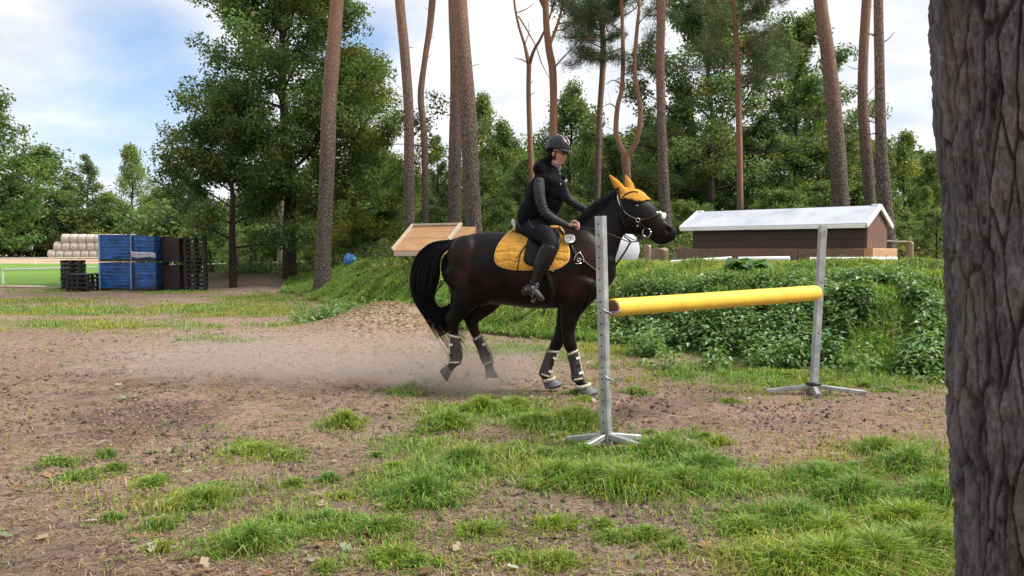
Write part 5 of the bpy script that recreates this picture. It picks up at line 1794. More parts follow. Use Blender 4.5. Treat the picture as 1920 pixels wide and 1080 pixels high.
# ------------------------------------------------------------------ round bales
BALE = None
def bale_mesh():
    m_ = MB(); n = 40; th = np.linspace(0, 2 * np.pi, n, endpoint=False)
    xs = [-.62, -.60, -.55, -.3, 0, .3, .55, .60, .62]; rs_ = [.40, .55, .62, .64, .645, .64, .62, .55, .40]
    V = [np.stack([np.full(n, x_), r_ * (1 + .02 * np.sin(th * 7 + x_ * 5)) * np.cos(th), r_ * (1 + .02 * np.sin(th * 5)) * np.sin(th)], -1) for x_, r_ in zip(xs, rs_)]
    m_._rings(np.array(V), True)
    return m_.mesh('bale', M['hay'])
BALE = bale_mesh()
Yb_ = 108
for row, (x0, x1, py) in enumerate(((92, 262, 476.5), (103, 262, 462), (117, 262, 447.5))):
    n = int(round((x1 - x0) / 15.5))
    for k in range(n):
        px = x0 + 8 + 15.5 * k
        p = P(px, py, Yb_)
        o = bpy.data.objects.new('hay_bale', BALE); scene.collection.objects.link(o)
        o.location = p; o.scale = (.86, 1, .93); o.rotation_euler = (.3 * k + row, 0, 0)
        lab = ['leftmost', 'second', 'third', 'fourth', 'fifth', 'sixth', 'seventh', 'eighth', 'ninth', 'tenth', 'eleventh'][k]
        tag(o, 'round hay bale, %s from the left in the %s row of the stack' % (lab, ['bottom', 'middle', 'top'][row]), 'hay bale', 'round hay bales stacked at the field edge')
# ------------------------------------------------------------------ the horse
HY = 8.0


def horse_mat():
    m, t, out = new_mat('dark_bay_coat')
    oc = obj_coord(t)
    n = t.noise(oc, 3.0, 4, 0.55)
    f = t.noise(t.mapping(oc, scale=(40, 40, 90)), 1.0, 4, 0.6)
    c = t.ramp(n, [(0.40, (0.0028, 0.0022, 0.0027)), (0.56, (0.0065, 0.0034, 0.0036)), (0.72, (0.036, 0.0105, 0.0080))])
    s = t.new('ShaderNodeBsdfPrincipled', {'Base Color': c, 'Roughness': 0.47, 'Specular IOR Level': 0.15, 'Normal': bump(t, t.math('ADD', f, t.math('MULTIPLY', t.noise(oc, 11, 3), 3.0)), 0.30, 0.006)})
    t.l.new(s.outputs[0], out.inputs[0])
    return m


M['coat'] = horse_mat()
M['hair_black'] = simple('black_horse_hair', (0.007, 0.006, 0.007), 0.5, 0, 0.3, 20, 0, spec=0.18)
M['hoof'] = simple('dark_hoof', (0.05, 0.042, 0.038), 0.55)
M['leather'] = simple('black_leather', (0.006, 0.006, 0.007), 0.42, 0, 0.2, 14, 0.1, 60, spec=0.22)
M['steel'] = simple('polished_steel', (0.62, 0.62, 0.63), 0.25, 1.0, 0.05)
M['dark_steel'] = simple('dull_stirrup_steel', (0.14, 0.14, 0.15), 0.4, .8, 0.05)
M['orange'] = None


def quilt_mat():
    m, t, out = new_mat('orange_quilted_cloth')
    oc = obj_coord(t)
    n = t.noise(oc, 9, 4, 0.6)
    wv = t.noise(t.mapping(oc, scale=(260, 260, 260)), 1.0, 2)
    c = t.ramp(n, [(0.35, (0.43, 0.215, 0.030)), (0.65, (0.57, 0.30, 0.045))])
    sx = t.new('ShaderNodeSeparateXYZ', {0: oc})
    q1 = t.math('ABSOLUTE', t.math('SINE', t.math('MULTIPLY', t.math('ADD', sx.outputs[0], t.math('MULTIPLY', n, 0.10)), 23)))
    q2 = t.math('ABSOLUTE', t.math('SINE', t.math('MULTIPLY', t.math('ADD', sx.outputs[2], t.math('MULTIPLY', n, 0.09)), 34)))
    h = t.math('MULTIPLY', t.math('POWER', q1, 0.12), t.math('POWER', q2, 0.35))
    h = t.math('ADD', h, t.math('MULTIPLY', t.noise(t.mapping(oc, scale=(1, 1, 2)), 14, 4), 1.2))
    h = t.math('ADD', h, t.math('MULTIPLY', wv, 0.08))
    s = t.new('ShaderNodeBsdfPrincipled', {'Base Color': c, 'Roughness': 0.9, 'Specular IOR Level': 0.2, 'Sheen Weight': 0.15, 'Normal': bump(t, h, 0.8, 0.012)})
    t.l.new(s.outputs[0], out.inputs[0])
    return m


M['orange'] = quilt_mat()
M['knit'] = simple('orange_crochet', (0.60, 0.30, 0.045), 0.9, 0, 0.14, 22, 0.9, 160, spec=.2)
M['orange_trim'] = simple('pale_orange_piping', (0.72, 0.46, 0.16), 0.8)
M['fleece'] = simple('cream_fleece', (0.55, 0.48, 0.37), 0.95, 0, 0.2, 60, 0.8, 140)
M['boot_shell'] = simple('grey_brown_boot_shell', (0.034, 0.030, 0.027), 0.5, 0, 0.2, 18)
M['bell_grey'] = simple('grey_rubber_bell_boot', (0.105, 0.115, 0.125), 0.65, 0, 0.15, 18)

horse = thing('horse', 'dark bay horse in canter wearing an orange ear bonnet, with fleece-trimmed leg boots', 'horse', (0.3, HY, 0))
hb = MB()
# barrel, croup and chest: upright rings, (x px, top, bottom, half width)
TO = [(838, 476, 528, .07), (846, 460, 560, .15), (858, 449, 572, .20), (876, 441, 576, .245), (900, 436, 574, .27), (930, 435, 571, .285), (960, 437, 574, .30), (990, 438, 578, .305),
      (1020, 436, 579, .295), (1045, 431, 578, .275), (1068, 425, 576, .25), (1088, 420, 572, .235), (1106, 425, 566, .225), (1122, 440, 557, .195), (1134, 462, 540, .13)]
hb.loft([(x, (a + b) / 2, 0, (b - a) / 2, w_) for x, a, b, w_ in TO], n=40, sub=3, vertical=True)
# neck
hb.loft([(1070, 500, 0, 56, .19), (1092, 474, 0, 60, .17), (1112, 450, 0, 53, .14), (1127, 428, 0, 45, .115), (1144, 408, 0, 40, .098), (1158, 396, 0, 38, .088), (1172, 393, 0, 33, .082)], n=32)
# head
HD = [(1166, 393, 0, 39, .080), (1180, 398, 0, 41, .098), (1193, 404, 0, 38.5, .100), (1206, 410, 0, 33.5, .088), (1220, 419, 0, 27, .070), (1233, 428, 0, 22.0, .058), (1244, 435, 0, 20, .055), (1253, 438, 0, 18.5, .057), (1260, 440, 0, 14.5, .050)]
hb.loft(HD, n=32)
hb.loft([(1226, 444, 0, 9, .035), (1236, 450, 0, 8.5, .036), (1245, 452, 0, 6.5, .032), (1252, 451, 0, 4, .026)], n=18)        # lower lip and chin
for sg in (-1, 1):
    hb.loft([(1174, 400, sg * .055, 27, .040), (1185, 414, sg * .060, 25, .040), (1192, 422, sg * .05, 17, .032)], n=18)   # cheek
    hb.loft([(1186, 378, sg * .073, 7, .020), (1194, 381, sg * .078, 7.5, .020), (1202, 386, sg * .066, 6, .016)], n=14)      # brow
    hb.loft([(1246, 424, sg * .036, 7, .018), (1254, 430, sg * .038, 8.5, .020), (1256, 438, sg * .034, 7, .016)], n=14)      # nostril rim
    hb.loft([(1206, 398, sg * .055, 5, .018), (1222, 410, sg * .042, 4.5, .016), (1236, 421, sg * .034, 4, .014)], n=12)      # facial crest
# muscle masses
hb.ellipsoid(P(874, 490, HY - .09), (.20, .16, .26)); hb.ellipsoid(P(874, 490, HY + .09), (.20, .16, .26))
hb.ellipsoid(P(1092, 500, HY - .11), (.17, .12, .28), rot=(0, -.35, 0)); hb.ellipsoid(P(1092, 500, HY + .11), (.17, .12, .28), rot=(0, -.35, 0))
hb.ellipsoid(P(902, 530, HY - .13), (.20, .115, .24), rot=(0, .3, 0)); hb.ellipsoid(P(902, 530, HY + .12), (.20, .115, .24), rot=(0, .3, 0))
# legs
NH = [(872, 505, -.12, 44, .12), (878, 540, -.135, 37, .105), (868, 566, -.14, 26, .085), (858, 586, -.14, 18, .060), (850, 600, -.14, 14.5, .046), (850, 614, -.14, 11, .036), (852, 632, -.14, 8.4, .029),
      (854, 650, -.14, 8.2, .028), (856, 666, -.14, 9.5, .032), (853, 678, -.14, 9.5, .033), (847, 686, -.14, 8, .030), (842, 692, -.14, 8.5, .034)]
FH = [(902, 515, .13, 46, .13), (918, 545, .13, 34, .11), (912, 566, .13, 24.5, .082), (897, 583, .13, 18.5, .060), (885, 597, .13, 14.5, .047), (887, 614, .13, 11, .037), (896, 634, .13, 8.6, .029),
      (905, 652, .13, 8.4, .028), (911, 667, .13, 9.8, .032), (915, 679, .13, 9, .033), (917, 688, .13, 8.5, .031), (917, 694, .13, 9, .034)]
NF = [(1094, 530, -.14, 40, .11), (1080, 560, -.14, 29, .085), (1070, 588, -.13, 19.5, .062), (1066, 612, -.12, 14.5, .047), (1066, 632, -.12, 12.5, .043), (1069, 647, -.12, 13, .044), (1074, 662, -.12, 9.6, .034),
      (1078, 680, -.12, 8.6, .029), (1081, 696, -.12, 8.8, .030), (1083, 709, -.12, 10, .034), (1090, 719, -.12, 8.4, .031), (1096, 727, -.12, 9, .036)]
FF = [(1088, 535, .14, 36, .10), (1072, 565, .14, 27, .08), (1062, 592, .13, 19, .060), (1055, 614, .13, 14, .046), (1049, 632, .13, 12, .043), (1043, 646, .13, 12.5, .044), (1036, 660, .13, 9.5, .034),
      (1029, 677, .13, 8.4, .029), (1024, 692, .13, 8.8, .030), (1022, 702, .13, 10, .034), (1026, 710, .13, 8.4, .031), (1030, 717, .13, 9, .036)]
for lg in (NH, FH, NF, FF):
    hb.loft(lg, n=20, sub=4, y0=HY)
# points of hock
hb.ellipsoid(P(840, 596, HY - .14), (.035, .028, .06), rot=(0, .25, 0)); hb.ellipsoid(P(874, 592, HY + .13), (.035, .028, .06), rot=(0, .3, 0))
# dock of the tail
hb.loft([(862, 452, 0, 9, .045), (848, 456, 0, 7.5, .035), (832, 459, 0, 6, .028)], n=14)
body = remesh(hb, 'body', 0.0105, 16, M['coat'], horse, 0.5)
# nostril hollow and mouth line pressed into the surface
me = body.data
co = np.empty(len(me.vertices) * 3, np.float32); me.vertices.foreach_get('co', co); co = co.reshape(-1, 3)
no = np.empty(len(me.vertices) * 3, np.float32); me.vertices.foreach_get('normal', no); no = no.reshape(-1, 3)
for sg in (-1, 1):
    c0 = np.array(P(1253, 432, HY + sg * .05))
    d = np.linalg.norm((co - c0) * np.array([1.0, .6, .8]), axis=1)
    co -= no * (0.030 * np.exp(-(d / .017) ** 2))[:, None]
for k in range(16):
    f = k / 15
    for sg in (-1, 1):
        c0 = np.array(P(1262 - 34 * f, 446 - 2 * f + 3 * math.sin(3 * f), HY + sg * .045))
        d = np.linalg.norm((co - c0) * np.array([1, .5, 1]), axis=1)
        co -= no * (0.0035 * np.exp(-(d / .008) ** 2))[:, None]
me.vertices.foreach_set('co', co.ravel()); me.update()
HB = mesh_bvh([body])


def hs(px, py, off=0.0):
    return hit(HB, px, py, off)[0]


def mir(p):
    return Vector((p.x, 2 * HY - p.y, p.z))


# eyes
for sg in (0, 1):
    q = hs(1193.5, 386, -.006)
    if sg: q = mir(q)
    mb = MB(); mb.ellipsoid(q, (.021, .014, .017)); mb.build('eye', simple('horse_eye', (0.012, 0.007, 0.005), 0.08, 0, .1, coat=1.0) if not sg else bpy.data.materials['horse_eye'], horse)


# hooves
def hoof(parent, top_c, toe_dir, down_dir, w_=.062, h_=.085, L=.115, bell=None):
    """top_c coronet centre; down_dir towards the sole; toe_dir forward along the sole"""
    dn = Vector(down_dir).normalized(); tf = Vector(toe_dir); tf = (tf - dn * tf.dot(dn)).normalized(); sd = dn.cross(tf)
    mb = MB(); V = []
    n = 26
    for k, f in enumerate((0, .12, .4, .75, 1.0)):
        c = Vector(top_c) + dn * (h_ * f) + tf * (.028 * f)
        a = (.050 + .026 * f); b = (.046 + .022 * f)
        V.append([list(c + tf * (math.cos(t_) * a * (1 if math.cos(t_) > 0 else .78)) + sd * math.sin(t_) * b) for t_ in np.linspace(0, 2 * math.pi, n, endpoint=False)])
    mb._rings(np.array(V), True)
    return mb.build('hoof', M['hoof'], parent)


def fuzzy_ring(c, axis, R0, r0, parent, name='fleece_trim', seed=1, squash=1.0):
    ax = Vector(axis).normalized(); a = ax.orthogonal().normalized(); b = ax.cross(a)
    rn = np.random.default_rng(seed); mb = MB(); pts = []; rr = []
    for i in range(29):
        t_ = 2 * math.pi * (i % 28) / 28
        pts.append(Vector(c) + (a * math.cos(t_) + b * math.sin(t_)) * R0); rr.append(r0 * (1 + .18 * math.sin(i * 2.1 + seed)) if i % 28 else r0)
    mb.tube(pts, rr, 8, cap=False)
    return mb.build(name, M['fleece'], parent)


def boot(lg, i0, i1, label=None, far=0, wide=.013, straps=3, strap_side=1):
    """padded shell round the cannon between stations i0..i1 with fleece edge and pale straps"""
    a = np.array(lg[i0:i1 + 1], float).copy()
    root_ = None
    mb = MB()
    st = a.copy(); st[:, 3] += 2.3; st[:, 4] += wide
    mb.loft(st, n=22, sub=4, y0=HY)
    sh = mb.build('leg_boot', M['boot_shell'], horse)
    c0 = P(a[0, 0], a[0, 1], HY + a[0, 2]); c1 = P(a[-1, 0], a[-1, 1], HY + a[-1, 2])
    ax = (c1 - c0).normalized()
    fuzzy_ring(c0 - ax * .008, ax + Vector((.25 * strap_side, 0, 0)), a[0, 4] + .018, .011, sh, seed=int(a[0, 0]))
    fuzzy_ring(c1 + ax * .004, ax, a[-1, 4] + .016, .009, sh, seed=int(a[0, 0]) + 3)
    # fleece strip along the opening and pale straps
    side = Vector((strap_side, 0, 0)); side = (side - ax * side.dot(ax)).normalized()
    L = (c1 - c0).length
    pts = []
    for k in range(7):
        f = k / 6; q = c0.lerp(c1, f)
        seg = np.interp(f, np.linspace(0, 1, len(a)), a[:, 3]) * HY / F + .013
        pts.append(q + side * seg * .86 + Vector((0, -.024, 0)))
    mb = MB(); mb.tube(pts, .0085, 8); mb.build('fleece_trim', M['fleece'], sh)
    for k in range(straps):
        f = (k + .7) / (straps + .4); q = c0.lerp(c1, f)
        rad = np.interp(f, np.linspace(0, 1, len(a)), a[:, 3]) * HY / F + .015
        latw = np.interp(f, np.linspace(0, 1, len(a)), a[:, 4]) + wide + .003
        pts = []
        for j in range(8):
            t_ = -.25 + 1.5 * j / 7
            pts.append(q + side * rad * math.cos(t_) * 1.0 - Vector((0, 1, 0)) * latw * math.sin(t_) * 1.05)
        mb = MB()
        V = []
        for p_ in pts:
            o_ = (p_ - q).normalized() * .003
            V += [list(p_ - ax * .011), list(p_ + ax * .011), list(p_ + ax * .011 + o_), list(p_ - ax * .011 + o_)]
        fs = []
        for j in range(7):
            for e in range(4): fs.append([4 * j + e, 4 * j + (e + 1) % 4, 4 * j + 4 + (e + 1) % 4, 4 * j + 4 + e])
        fs += [[0, 1, 2, 3], [31, 30, 29, 28]]
        mb.add(V, np.array(fs)); mb.build('strap', M['leather'] if k % 2 else M['white'], sh, smooth=False)
    return sh


boot(NH, 6, 9, strap_side=-1, straps=2)
boot(FH, 6, 9, strap_side=1, straps=2)
boot(NF, 6, 9, strap_side=1)
boot(FF, 6, 9, strap_side=1)
hoof(horse, P(842, 690, HY - .14), (-.35, 0, -.9), (-.80, 0, -.50), h_=.088)
hoof(horse, P(917, 691, HY + .13), (.55, 0, -.85), (-.05, 0, -1), h_=.085)
h1 = hoof(horse, P(1096, 722, HY - .12), (1, 0, -.05), (.22, 0, -1), h_=.105)
h2 = hoof(horse, P(1031, 711, HY + .13), (1, 0, -.15), (.28, 0, -1), h_=.095)


def bell(c, dn, tf, R0=.060, R1=.085, h_=.085, parent=None, seed=1):
    dn = Vector(dn).normalized(); tf = Vector(tf); tf = (tf - dn * tf.dot(dn)).normalized(); sd = dn.cross(tf)
    V = []
    for k, f in enumerate((0, .1, .4, .7, .92, 1.0)):
        q = Vector(c) + dn * (h_ * f) + tf * (.030 * f)
        r_ = R0 + (R1 - R0) * f ** .8
        V.append([list(q + tf * math.cos(t_) * r_ * 1.06 + sd * math.sin(t_) * r_ * .95) for t_ in np.linspace(0, 2 * math.pi, 30, endpoint=False)])
    mb = MB(); mb._rings(np.array(V), True)
    o = mb.build('bell_boot', M['bell_grey'], parent)
    fuzzy_ring(Vector(c) - dn * .004, dn, R0 + .002, .018, o, seed=seed)


bell(P(1094, 724, HY - .12), (.25, 0, -1), (1, 0, .25), parent=horse, seed=4)
bell(P(1029, 712, HY + .13), (.30, 0, -1), (1, 0, .3), parent=horse, seed=6, h_=.075)


# hair --------------------------------------------------------------------------
def strand_mesh(mb, paths, radii, nside=3):
    """many tapered strands at once: paths (n, k, 3)"""
    p = np.asarray(paths); n, k = p.shape[:2]
    tg = np.gradient(p, axis=1); tg /= np.linalg.norm(tg, axis=2)[..., None] + 1e-9
    ref = np.array([0.2, 1.0, 0.1])
    a = np.cross(tg, ref); a /= np.linalg.norm(a, axis=2)[..., None] + 1e-9
    b = np.cross(tg, a)
    th = np.linspace(0, 2 * np.pi, nside, endpoint=False)
    V = p[:, :, None, :] + radii[:, :, None, None] * (np.cos(th)[None, None, :, None] * a[:, :, None, :] + np.sin(th)[None, None, :, None] * b[:, :, None, :])
    s_, i, j = np.meshgrid(np.arange(n), np.arange(k - 1), np.arange(nside), indexing='ij')
    base = s_ * k * nside
    q = np.stack([base + i * nside + j, base + i * nside + (j + 1) % nside, base + (i + 1) * nside + (j + 1) % nside, base + (i + 1) * nside + j], -1).reshape(-1, 4)
    mb.add(V.reshape(-1, 3), q)


rn = np.random.default_rng(8)
# tail guides: centre line and half thickness, seen from the side
TG_ = np.array([(850, 457, 7), (832, 461, 10), (814, 471, 16), (802, 490, 22), (797, 515, 25), (794, 540, 22), (796, 562, 17), (806, 580, 14), (822, 588, 12), (838, 583, 9), (846, 572, 3)], float)
tg_ = catmull(TG_, 5)
K = len(tg_); nS = 1500
u_ = rn.uniform(-1, 1, nS); v_ = rn.normal(0, .5, nS).clip(-1.2, 1.2)
tpar = np.linspace(0, 1, K)
C3 = np.array([list(P(a, b, HY)) for a, b, _ in tg_])
tan = np.gradient(C3, axis=0); tan /= np.linalg.norm(tan, axis=1)[:, None]
nrm = np.stack([-tan[:, 2], np.zeros(K), tan[:, 0]], -1)
wd = tg_[:, 2] * HY / F
phase = rn.uniform(0, 6.28, nS)
paths = C3[None] + nrm[None] * (u_[:, None] * wd[None] * (1 + .10 * np.sin(phase[:, None] + tpar[None] * 7)))[..., None]
paths[..., 1] += (v_[:, None] * (0.02 + .075 * np.sin(np.pi * np.clip(tpar * 1.05, 0, 1)))[None])
# each strand leaves the curl at its own point and hangs or flies
endk = rn.uniform(.62, 1.0, nS)
fly = rn.random(nS) < .16
for s in range(nS):
    e = int(endk[s] * (K - 1))
    if e < K - 1:
        d = tan[e] * .013
        q = paths[s, e].copy()
        for k2 in range(e + 1, K):
            d = d + np.array([0.0006 if not fly[s] else .001, 0, -.0005 if not fly[s] else -.0014])
            q = q + d * (1.0 if not fly[s] else 1.3)
            paths[s, k2] = q
rad = np.linspace(1, .25, K)[None] * np.full((nS, 1), .0034)
mb = MB(); strand_mesh(mb, paths, rad)
# wisps
for (pts, r_) in (([(800, 588), (812, 604), (822, 617), (832, 628)], .002), ([(795, 580), (800, 600), (810, 618), (818, 632)], .003), ([(778, 520), (774, 545), (773, 562), (777, 575)], .0022), ([(784, 490), (776, 515), (771, 535), (769, 552)], .002),
                  ([(806, 594), (822, 606), (836, 612), (846, 610)], .003), ([(838, 525), (822, 540), (812, 552), (806, 566)], .0022), ([(840, 520), (826, 530), (817, 543), (812, 560)], .002), ([(848, 520), (846, 545), (850, 570), (842, 590)], .0025)):
    for rep in range(7):
        jit = rn.normal(0, 2.2, 2)
        g_ = spline([P(a + jit[0] * (i / 3 + .4), b + jit[1] * (i / 3), HY + rn.normal(0, .015)) for i, (a, b) in enumerate(pts)], 5)
        mb.tube(g_, [r_ * (1 - .7 * k2 / len(g_)) for k2 in range(len(g_))], 3, cap=False)
mb.build('tail', M['hair_black'], horse, smooth=True)
# mane along the crest
crest = catmull(np.array([(1086, 411), (1100, 394), (1116, 381), (1132, 370), (1148, 359), (1162, 352)], float), 12)
nS = 900; K = 9
kk = rn.uniform(0, len(crest) - 1.01, nS); i0 = kk.astype(int); fr = kk - i0
bx = crest[i0, 0] * (1 - fr) + crest[i0 + 1, 0] * fr; by = crest[i0, 1] * (1 - fr) + crest[i0 + 1, 1] * fr
paths = np.zeros((nS, K, 3)); side = np.where(rn.random(nS) < .35, -1, 1)
for s in range(nS):
    p0 = P(bx[s], by[s] + 5, HY)
    L = rn.uniform(.05, .16)
    lean = rn.uniform(-.6, -.05)
    for k in range(K):
        f = k / (K - 1)
        out_ = math.sin(min(1, f * 1.6) * math.pi / 2) * (.045 + .03 * f)
        upz = .045 * math.sin(min(1.0, f * 2.2) * math.pi / 2) * rn.uniform(.85, 1.1) - L * f * f
        paths[s, k] = (p0.x + lean * L * f, p0.y + side[s] * out_ * (1.1 + .5 * f), p0.z + upz)
mb = MB(); strand_mesh(mb, paths, np.linspace(1, .3, K)[None] * np.full((nS, 1), .0036)); mb.build('mane', M['hair_black'], horse)


# tack -------------------------------------------------------------------------
def strap_on(pts, w_, off, name, mat, parent, both=True, thick=.004, bvh=None, sub=5):
    """flat strap lying on the body along picture points"""
    pp = catmull(np.array(pts, float), sub)
    P3 = []; N3 = []
    for a, b in pp:
        q, n = hit(bvh or HB, a, b, off); P3.append(q); N3.append(n)
    out = None
    for m_ in ((0, 1) if both else (0,)):
        V = []
        k_ = len(P3)
        for i in range(k_):
            t_ = (P3[min(i + 1, k_ - 1)] - P3[max(i - 1, 0)]).normalized()
            s_ = N3[i].cross(t_).normalized() * (w_ / 2)
            for q in (P3[i] - s_ - N3[i] * thick * 1.5, P3[i] + s_ - N3[i] * thick * 1.5, P3[i] + s_ + N3[i] * thick * .6, P3[i] - s_ + N3[i] * thick * .6):
                V.append(list(mir(q)) if m_ else list(q))
        fs = [[4 * j + e, 4 * j + (e + 1) % 4, 4 * j + 4 + (e + 1) % 4, 4 * j + 4 + e] for j in range(k_ - 1) for e in range(4)] + [[0, 1, 2, 3], [4 * k_ - 1, 4 * k_ - 2, 4 * k_ - 3, 4 * k_ - 4]]
        mb = MB(); mb.add(V, np.array(fs)); out = mb.build(name, mat, parent)
    return out


bridle = thing('bridle', 'black leather bridle with white fleece noseband pad and steel bit rings on the horse head', 'bridle', P(1200, 410, HY))
LE = M['leather']
strap_on([(1163, 372), (1164, 386), (1170, 398), (1182, 407), (1193, 412), (1204, 424), (1211, 430)], .020, .003, 'cheek_strap', LE, bridle)
strap_on([(1164, 368), (1162, 385), (1163, 402), (1170, 422), (1176, 433)], .014, .003, 'throat_lash', LE, bridle)
strap_on([(1195, 411), (1208, 412), (1220, 409), (1230, 404), (1236, 400)], .018, .004, 'noseband', LE, bridle)
strap_on([(1196, 413), (1200, 425), (1203, 435), (1206, 441)], .016, .004, 'chin_strap', LE, bridle)
strap_on([(1253, 420), (1250, 424), (1242, 428), (1232, 432), (1222, 435)], .010, .003, 'flash_strap', LE, bridle)
for (px, py, R0, r0, nm) in ((1212.5, 435, .042, .0042, 'bit_ring'), (1195.5, 412.5, .020, .0035, 'buckle')):
    q, n = hit(HB, px, py, .012)
    for k in (0, 1):
        mb = MB(); mb.torus(mir(q) if k else q, R0, r0, (0, 1, 0) if nm == 'bit_ring' else (n.x, n.y * (-1 if k else 1), n.z)); mb.build(nm, M['steel'], bridle)
q = hs(1219.5, 434.5, .014); mb = MB(); mb.ellipsoid(q, (.011, .011, .010)); mb.build('bit_cheek', M['steel'], bridle)
q = hs(1195, 423, .008); mb = MB(); mb.torus(q, .009, .003, (0.2, 1, 0), sx=.6); mb.build('buckle', M['steel'], bridle)
# white fleece roll on the nose bridge
for i, (px, py, a, b) in enumerate(((1230, 399, .030, .021), (1237, 403, .032, .024), (1243, 407, .028, .026), (1238, 400, .026, .020), (1245, 403, .024, .022))):
    q = P(px, py, HY - .022 + .03 * (i > 2)); mb = MB(); mb.ellipsoid(q, (a, .022, b), rot=(0, .6, 0)); mb.build('fleece_pad', M['white'] if i != 1 else M['bell_grey'], bridle)


# ear bonnet: two ear sleeves and a crocheted cap over poll and forehead
bonnet = thing('ear_bonnet', 'orange crocheted ear bonnet with two pointed ears and a scalloped front on the horse head', 'ear bonnet', P(1180, 360, HY))
ec = MB()
ec.loft([(1170, 366, -.048, 9, .024), (1163, 355, -.052, 9.0, .026), (1156, 345, -.055, 7.4, .022), (1149, 336, -.057, 4.6, .014), (1143.5, 329, -.058, 1.5, .006)], n=18)
ec.build('ear_sleeve', M['knit'], bonnet)
ec = MB()
ec.loft([(1181, 362, .042, 9, .024), (1181, 351, .046, 8.4, .024), (1178, 342, .050, 6.6, .020), (1175, 334, .052, 3.6, .012), (1173, 329, .053, 1.2, .006)], n=18)
ec.build('ear_sleeve', M['knit'], bonnet)
HDs = catmull(np.array(HD, float), 6)
dx_ = np.gradient(HDs[:, 0]); dz_ = np.gradient(HDs[:, 1])
nu, nv = 40, 33
V = np.zeros((nu, nv, 3))
x0_, x1_ = 1153.0, 1202.0
for i in range(nu):
    # walk along the upper edge of the head
    f = i / (nu - 1)
    cx = x0_ + (x1_ - x0_) * f
    cy = np.interp(cx, HDs[:, 0], HDs[:, 1]); r_ = np.interp(cx, HDs[:, 0], HDs[:, 3]); l_ = np.interp(cx, HDs[:, 0], HDs[:, 4])
    t2 = np.array([np.interp(cx, HDs[:, 0], dx_), np.interp(cx, HDs[:, 0], dz_)]); t2 /= np.linalg.norm(t2)
    up2 = np.array([t2[1], -t2[0]])
    amax = R(60) * (1 - .70 * max(0, (f - .5) / .5) ** 2.2) * (1 + .018 * math.sin(f * 26))
    for j in range(nv):
        a_ = -amax + 2 * amax * j / (nv - 1)
        lift = 1.10
        q = P(cx + up2[0] * math.cos(a_) * r_ * lift, cy + up2[1] * math.cos(a_) * r_ * lift, HY)
        V[i, j] = (q.x, HY + math.sin(a_) * l_ * 1.16, q.z)
i, j = np.meshgrid(np.arange(nu - 1), np.arange(nv - 1), indexing='ij')
mb = MB(); mb.add(V.reshape(-1, 3), np.stack([i * nv + j, i * nv + j + 1, (i + 1) * nv + j + 1, (i + 1) * nv + j], -1).reshape(-1, 4))
cap = mb.build('cap', M['knit'], bonnet)
sd_ = cap.modifiers.new('s', 'SOLIDIFY'); sd_.thickness = .005; sd_.offset = -1
# piping round the scalloped edge
edge = [Vector(V[i, 0]) for i in range(nu)] + [Vector(V[-1, j]) for j in range(1, nv)] + [Vector(V[i, -1]) for i in range(nu - 2, -1, -1)]
mb = MB(); mb.tube(edge, .0035, 6); mb.build('edging', M['orange_trim'], bonnet)
BV = mesh_bvh([cap, body])
# browband across the bonnet and headpiece behind the ears
strap_on([(1163, 378), (1167, 370), (1175, 364), (1186, 360), (1196, 361)], .016, .005, 'browband', LE, bridle, both=False, bvh=BV)
strap_on([(1163, 378), (1158, 368), (1155, 360), (1156, 354)], .022, .006, 'headpiece', LE, bridle, both=False, bvh=BV)
mb = MB(); mb.tube([hs(1157, 364, .014), hs(1158, 374, .014), hs(1162, 386, .014)], .0035, 6); mb.build('headpiece_piping', M['white'], bridle)


# saddle pad --------------------------------------------------------------------
def body_offset(x, z):
    """half width of the barrel at world x, z"""
    tab = [(P(a, (b + c_) / 2, HY).x, P(a, b, HY).z, P(a, c_, HY).z, w_) for a, b, c_, w_ in TO]
    X = [q[0] for q in tab]
    t_ = np.interp(x, X, [q[1] for q in tab]); b_ = np.interp(x, X, [q[2] for q in tab]); w_ = np.interp(x, X, [q[3] for q in tab])
    c = (t_ + b_) / 2; h = (t_ - b_) / 2
    return w_ * math.sqrt(max(0, 1 - ((z - c) / h) ** 2)), t_


rows = [(424, 966, 1050), (430, 961, 1053), (440, 952, 1058), (450, 943, 1061), (461, 935, 1064), (472, 930, 1066.5), (484, 928, 1066), (492, 930, 1062), (498, 936, 1055), (503, 949, 1045), (506, 970, 1028)]
rr_ = catmull(np.array(rows, float), 4)
nc = 44; grid = []
HBp = HB
top_xs = (966, 1050)
for (py, xa, xb) in rr_:
    row = []
    for k in range(nc):
        px = xa + (xb - xa) * k / (nc - 1)
        r = ray(px, py)
        h_ = HBp.ray_cast(Vector((0, 0, CAMZ)), r.normalized())
        if h_[0] is not None and abs(h_[0].y - HY) < .6:
            q = h_[0] + (h_[1] if h_[1].dot(r) < 0 else -h_[1]) * .017
        else:
            q = P(px, py, HY - .10)
        row.append(q)
    grid.append(row)
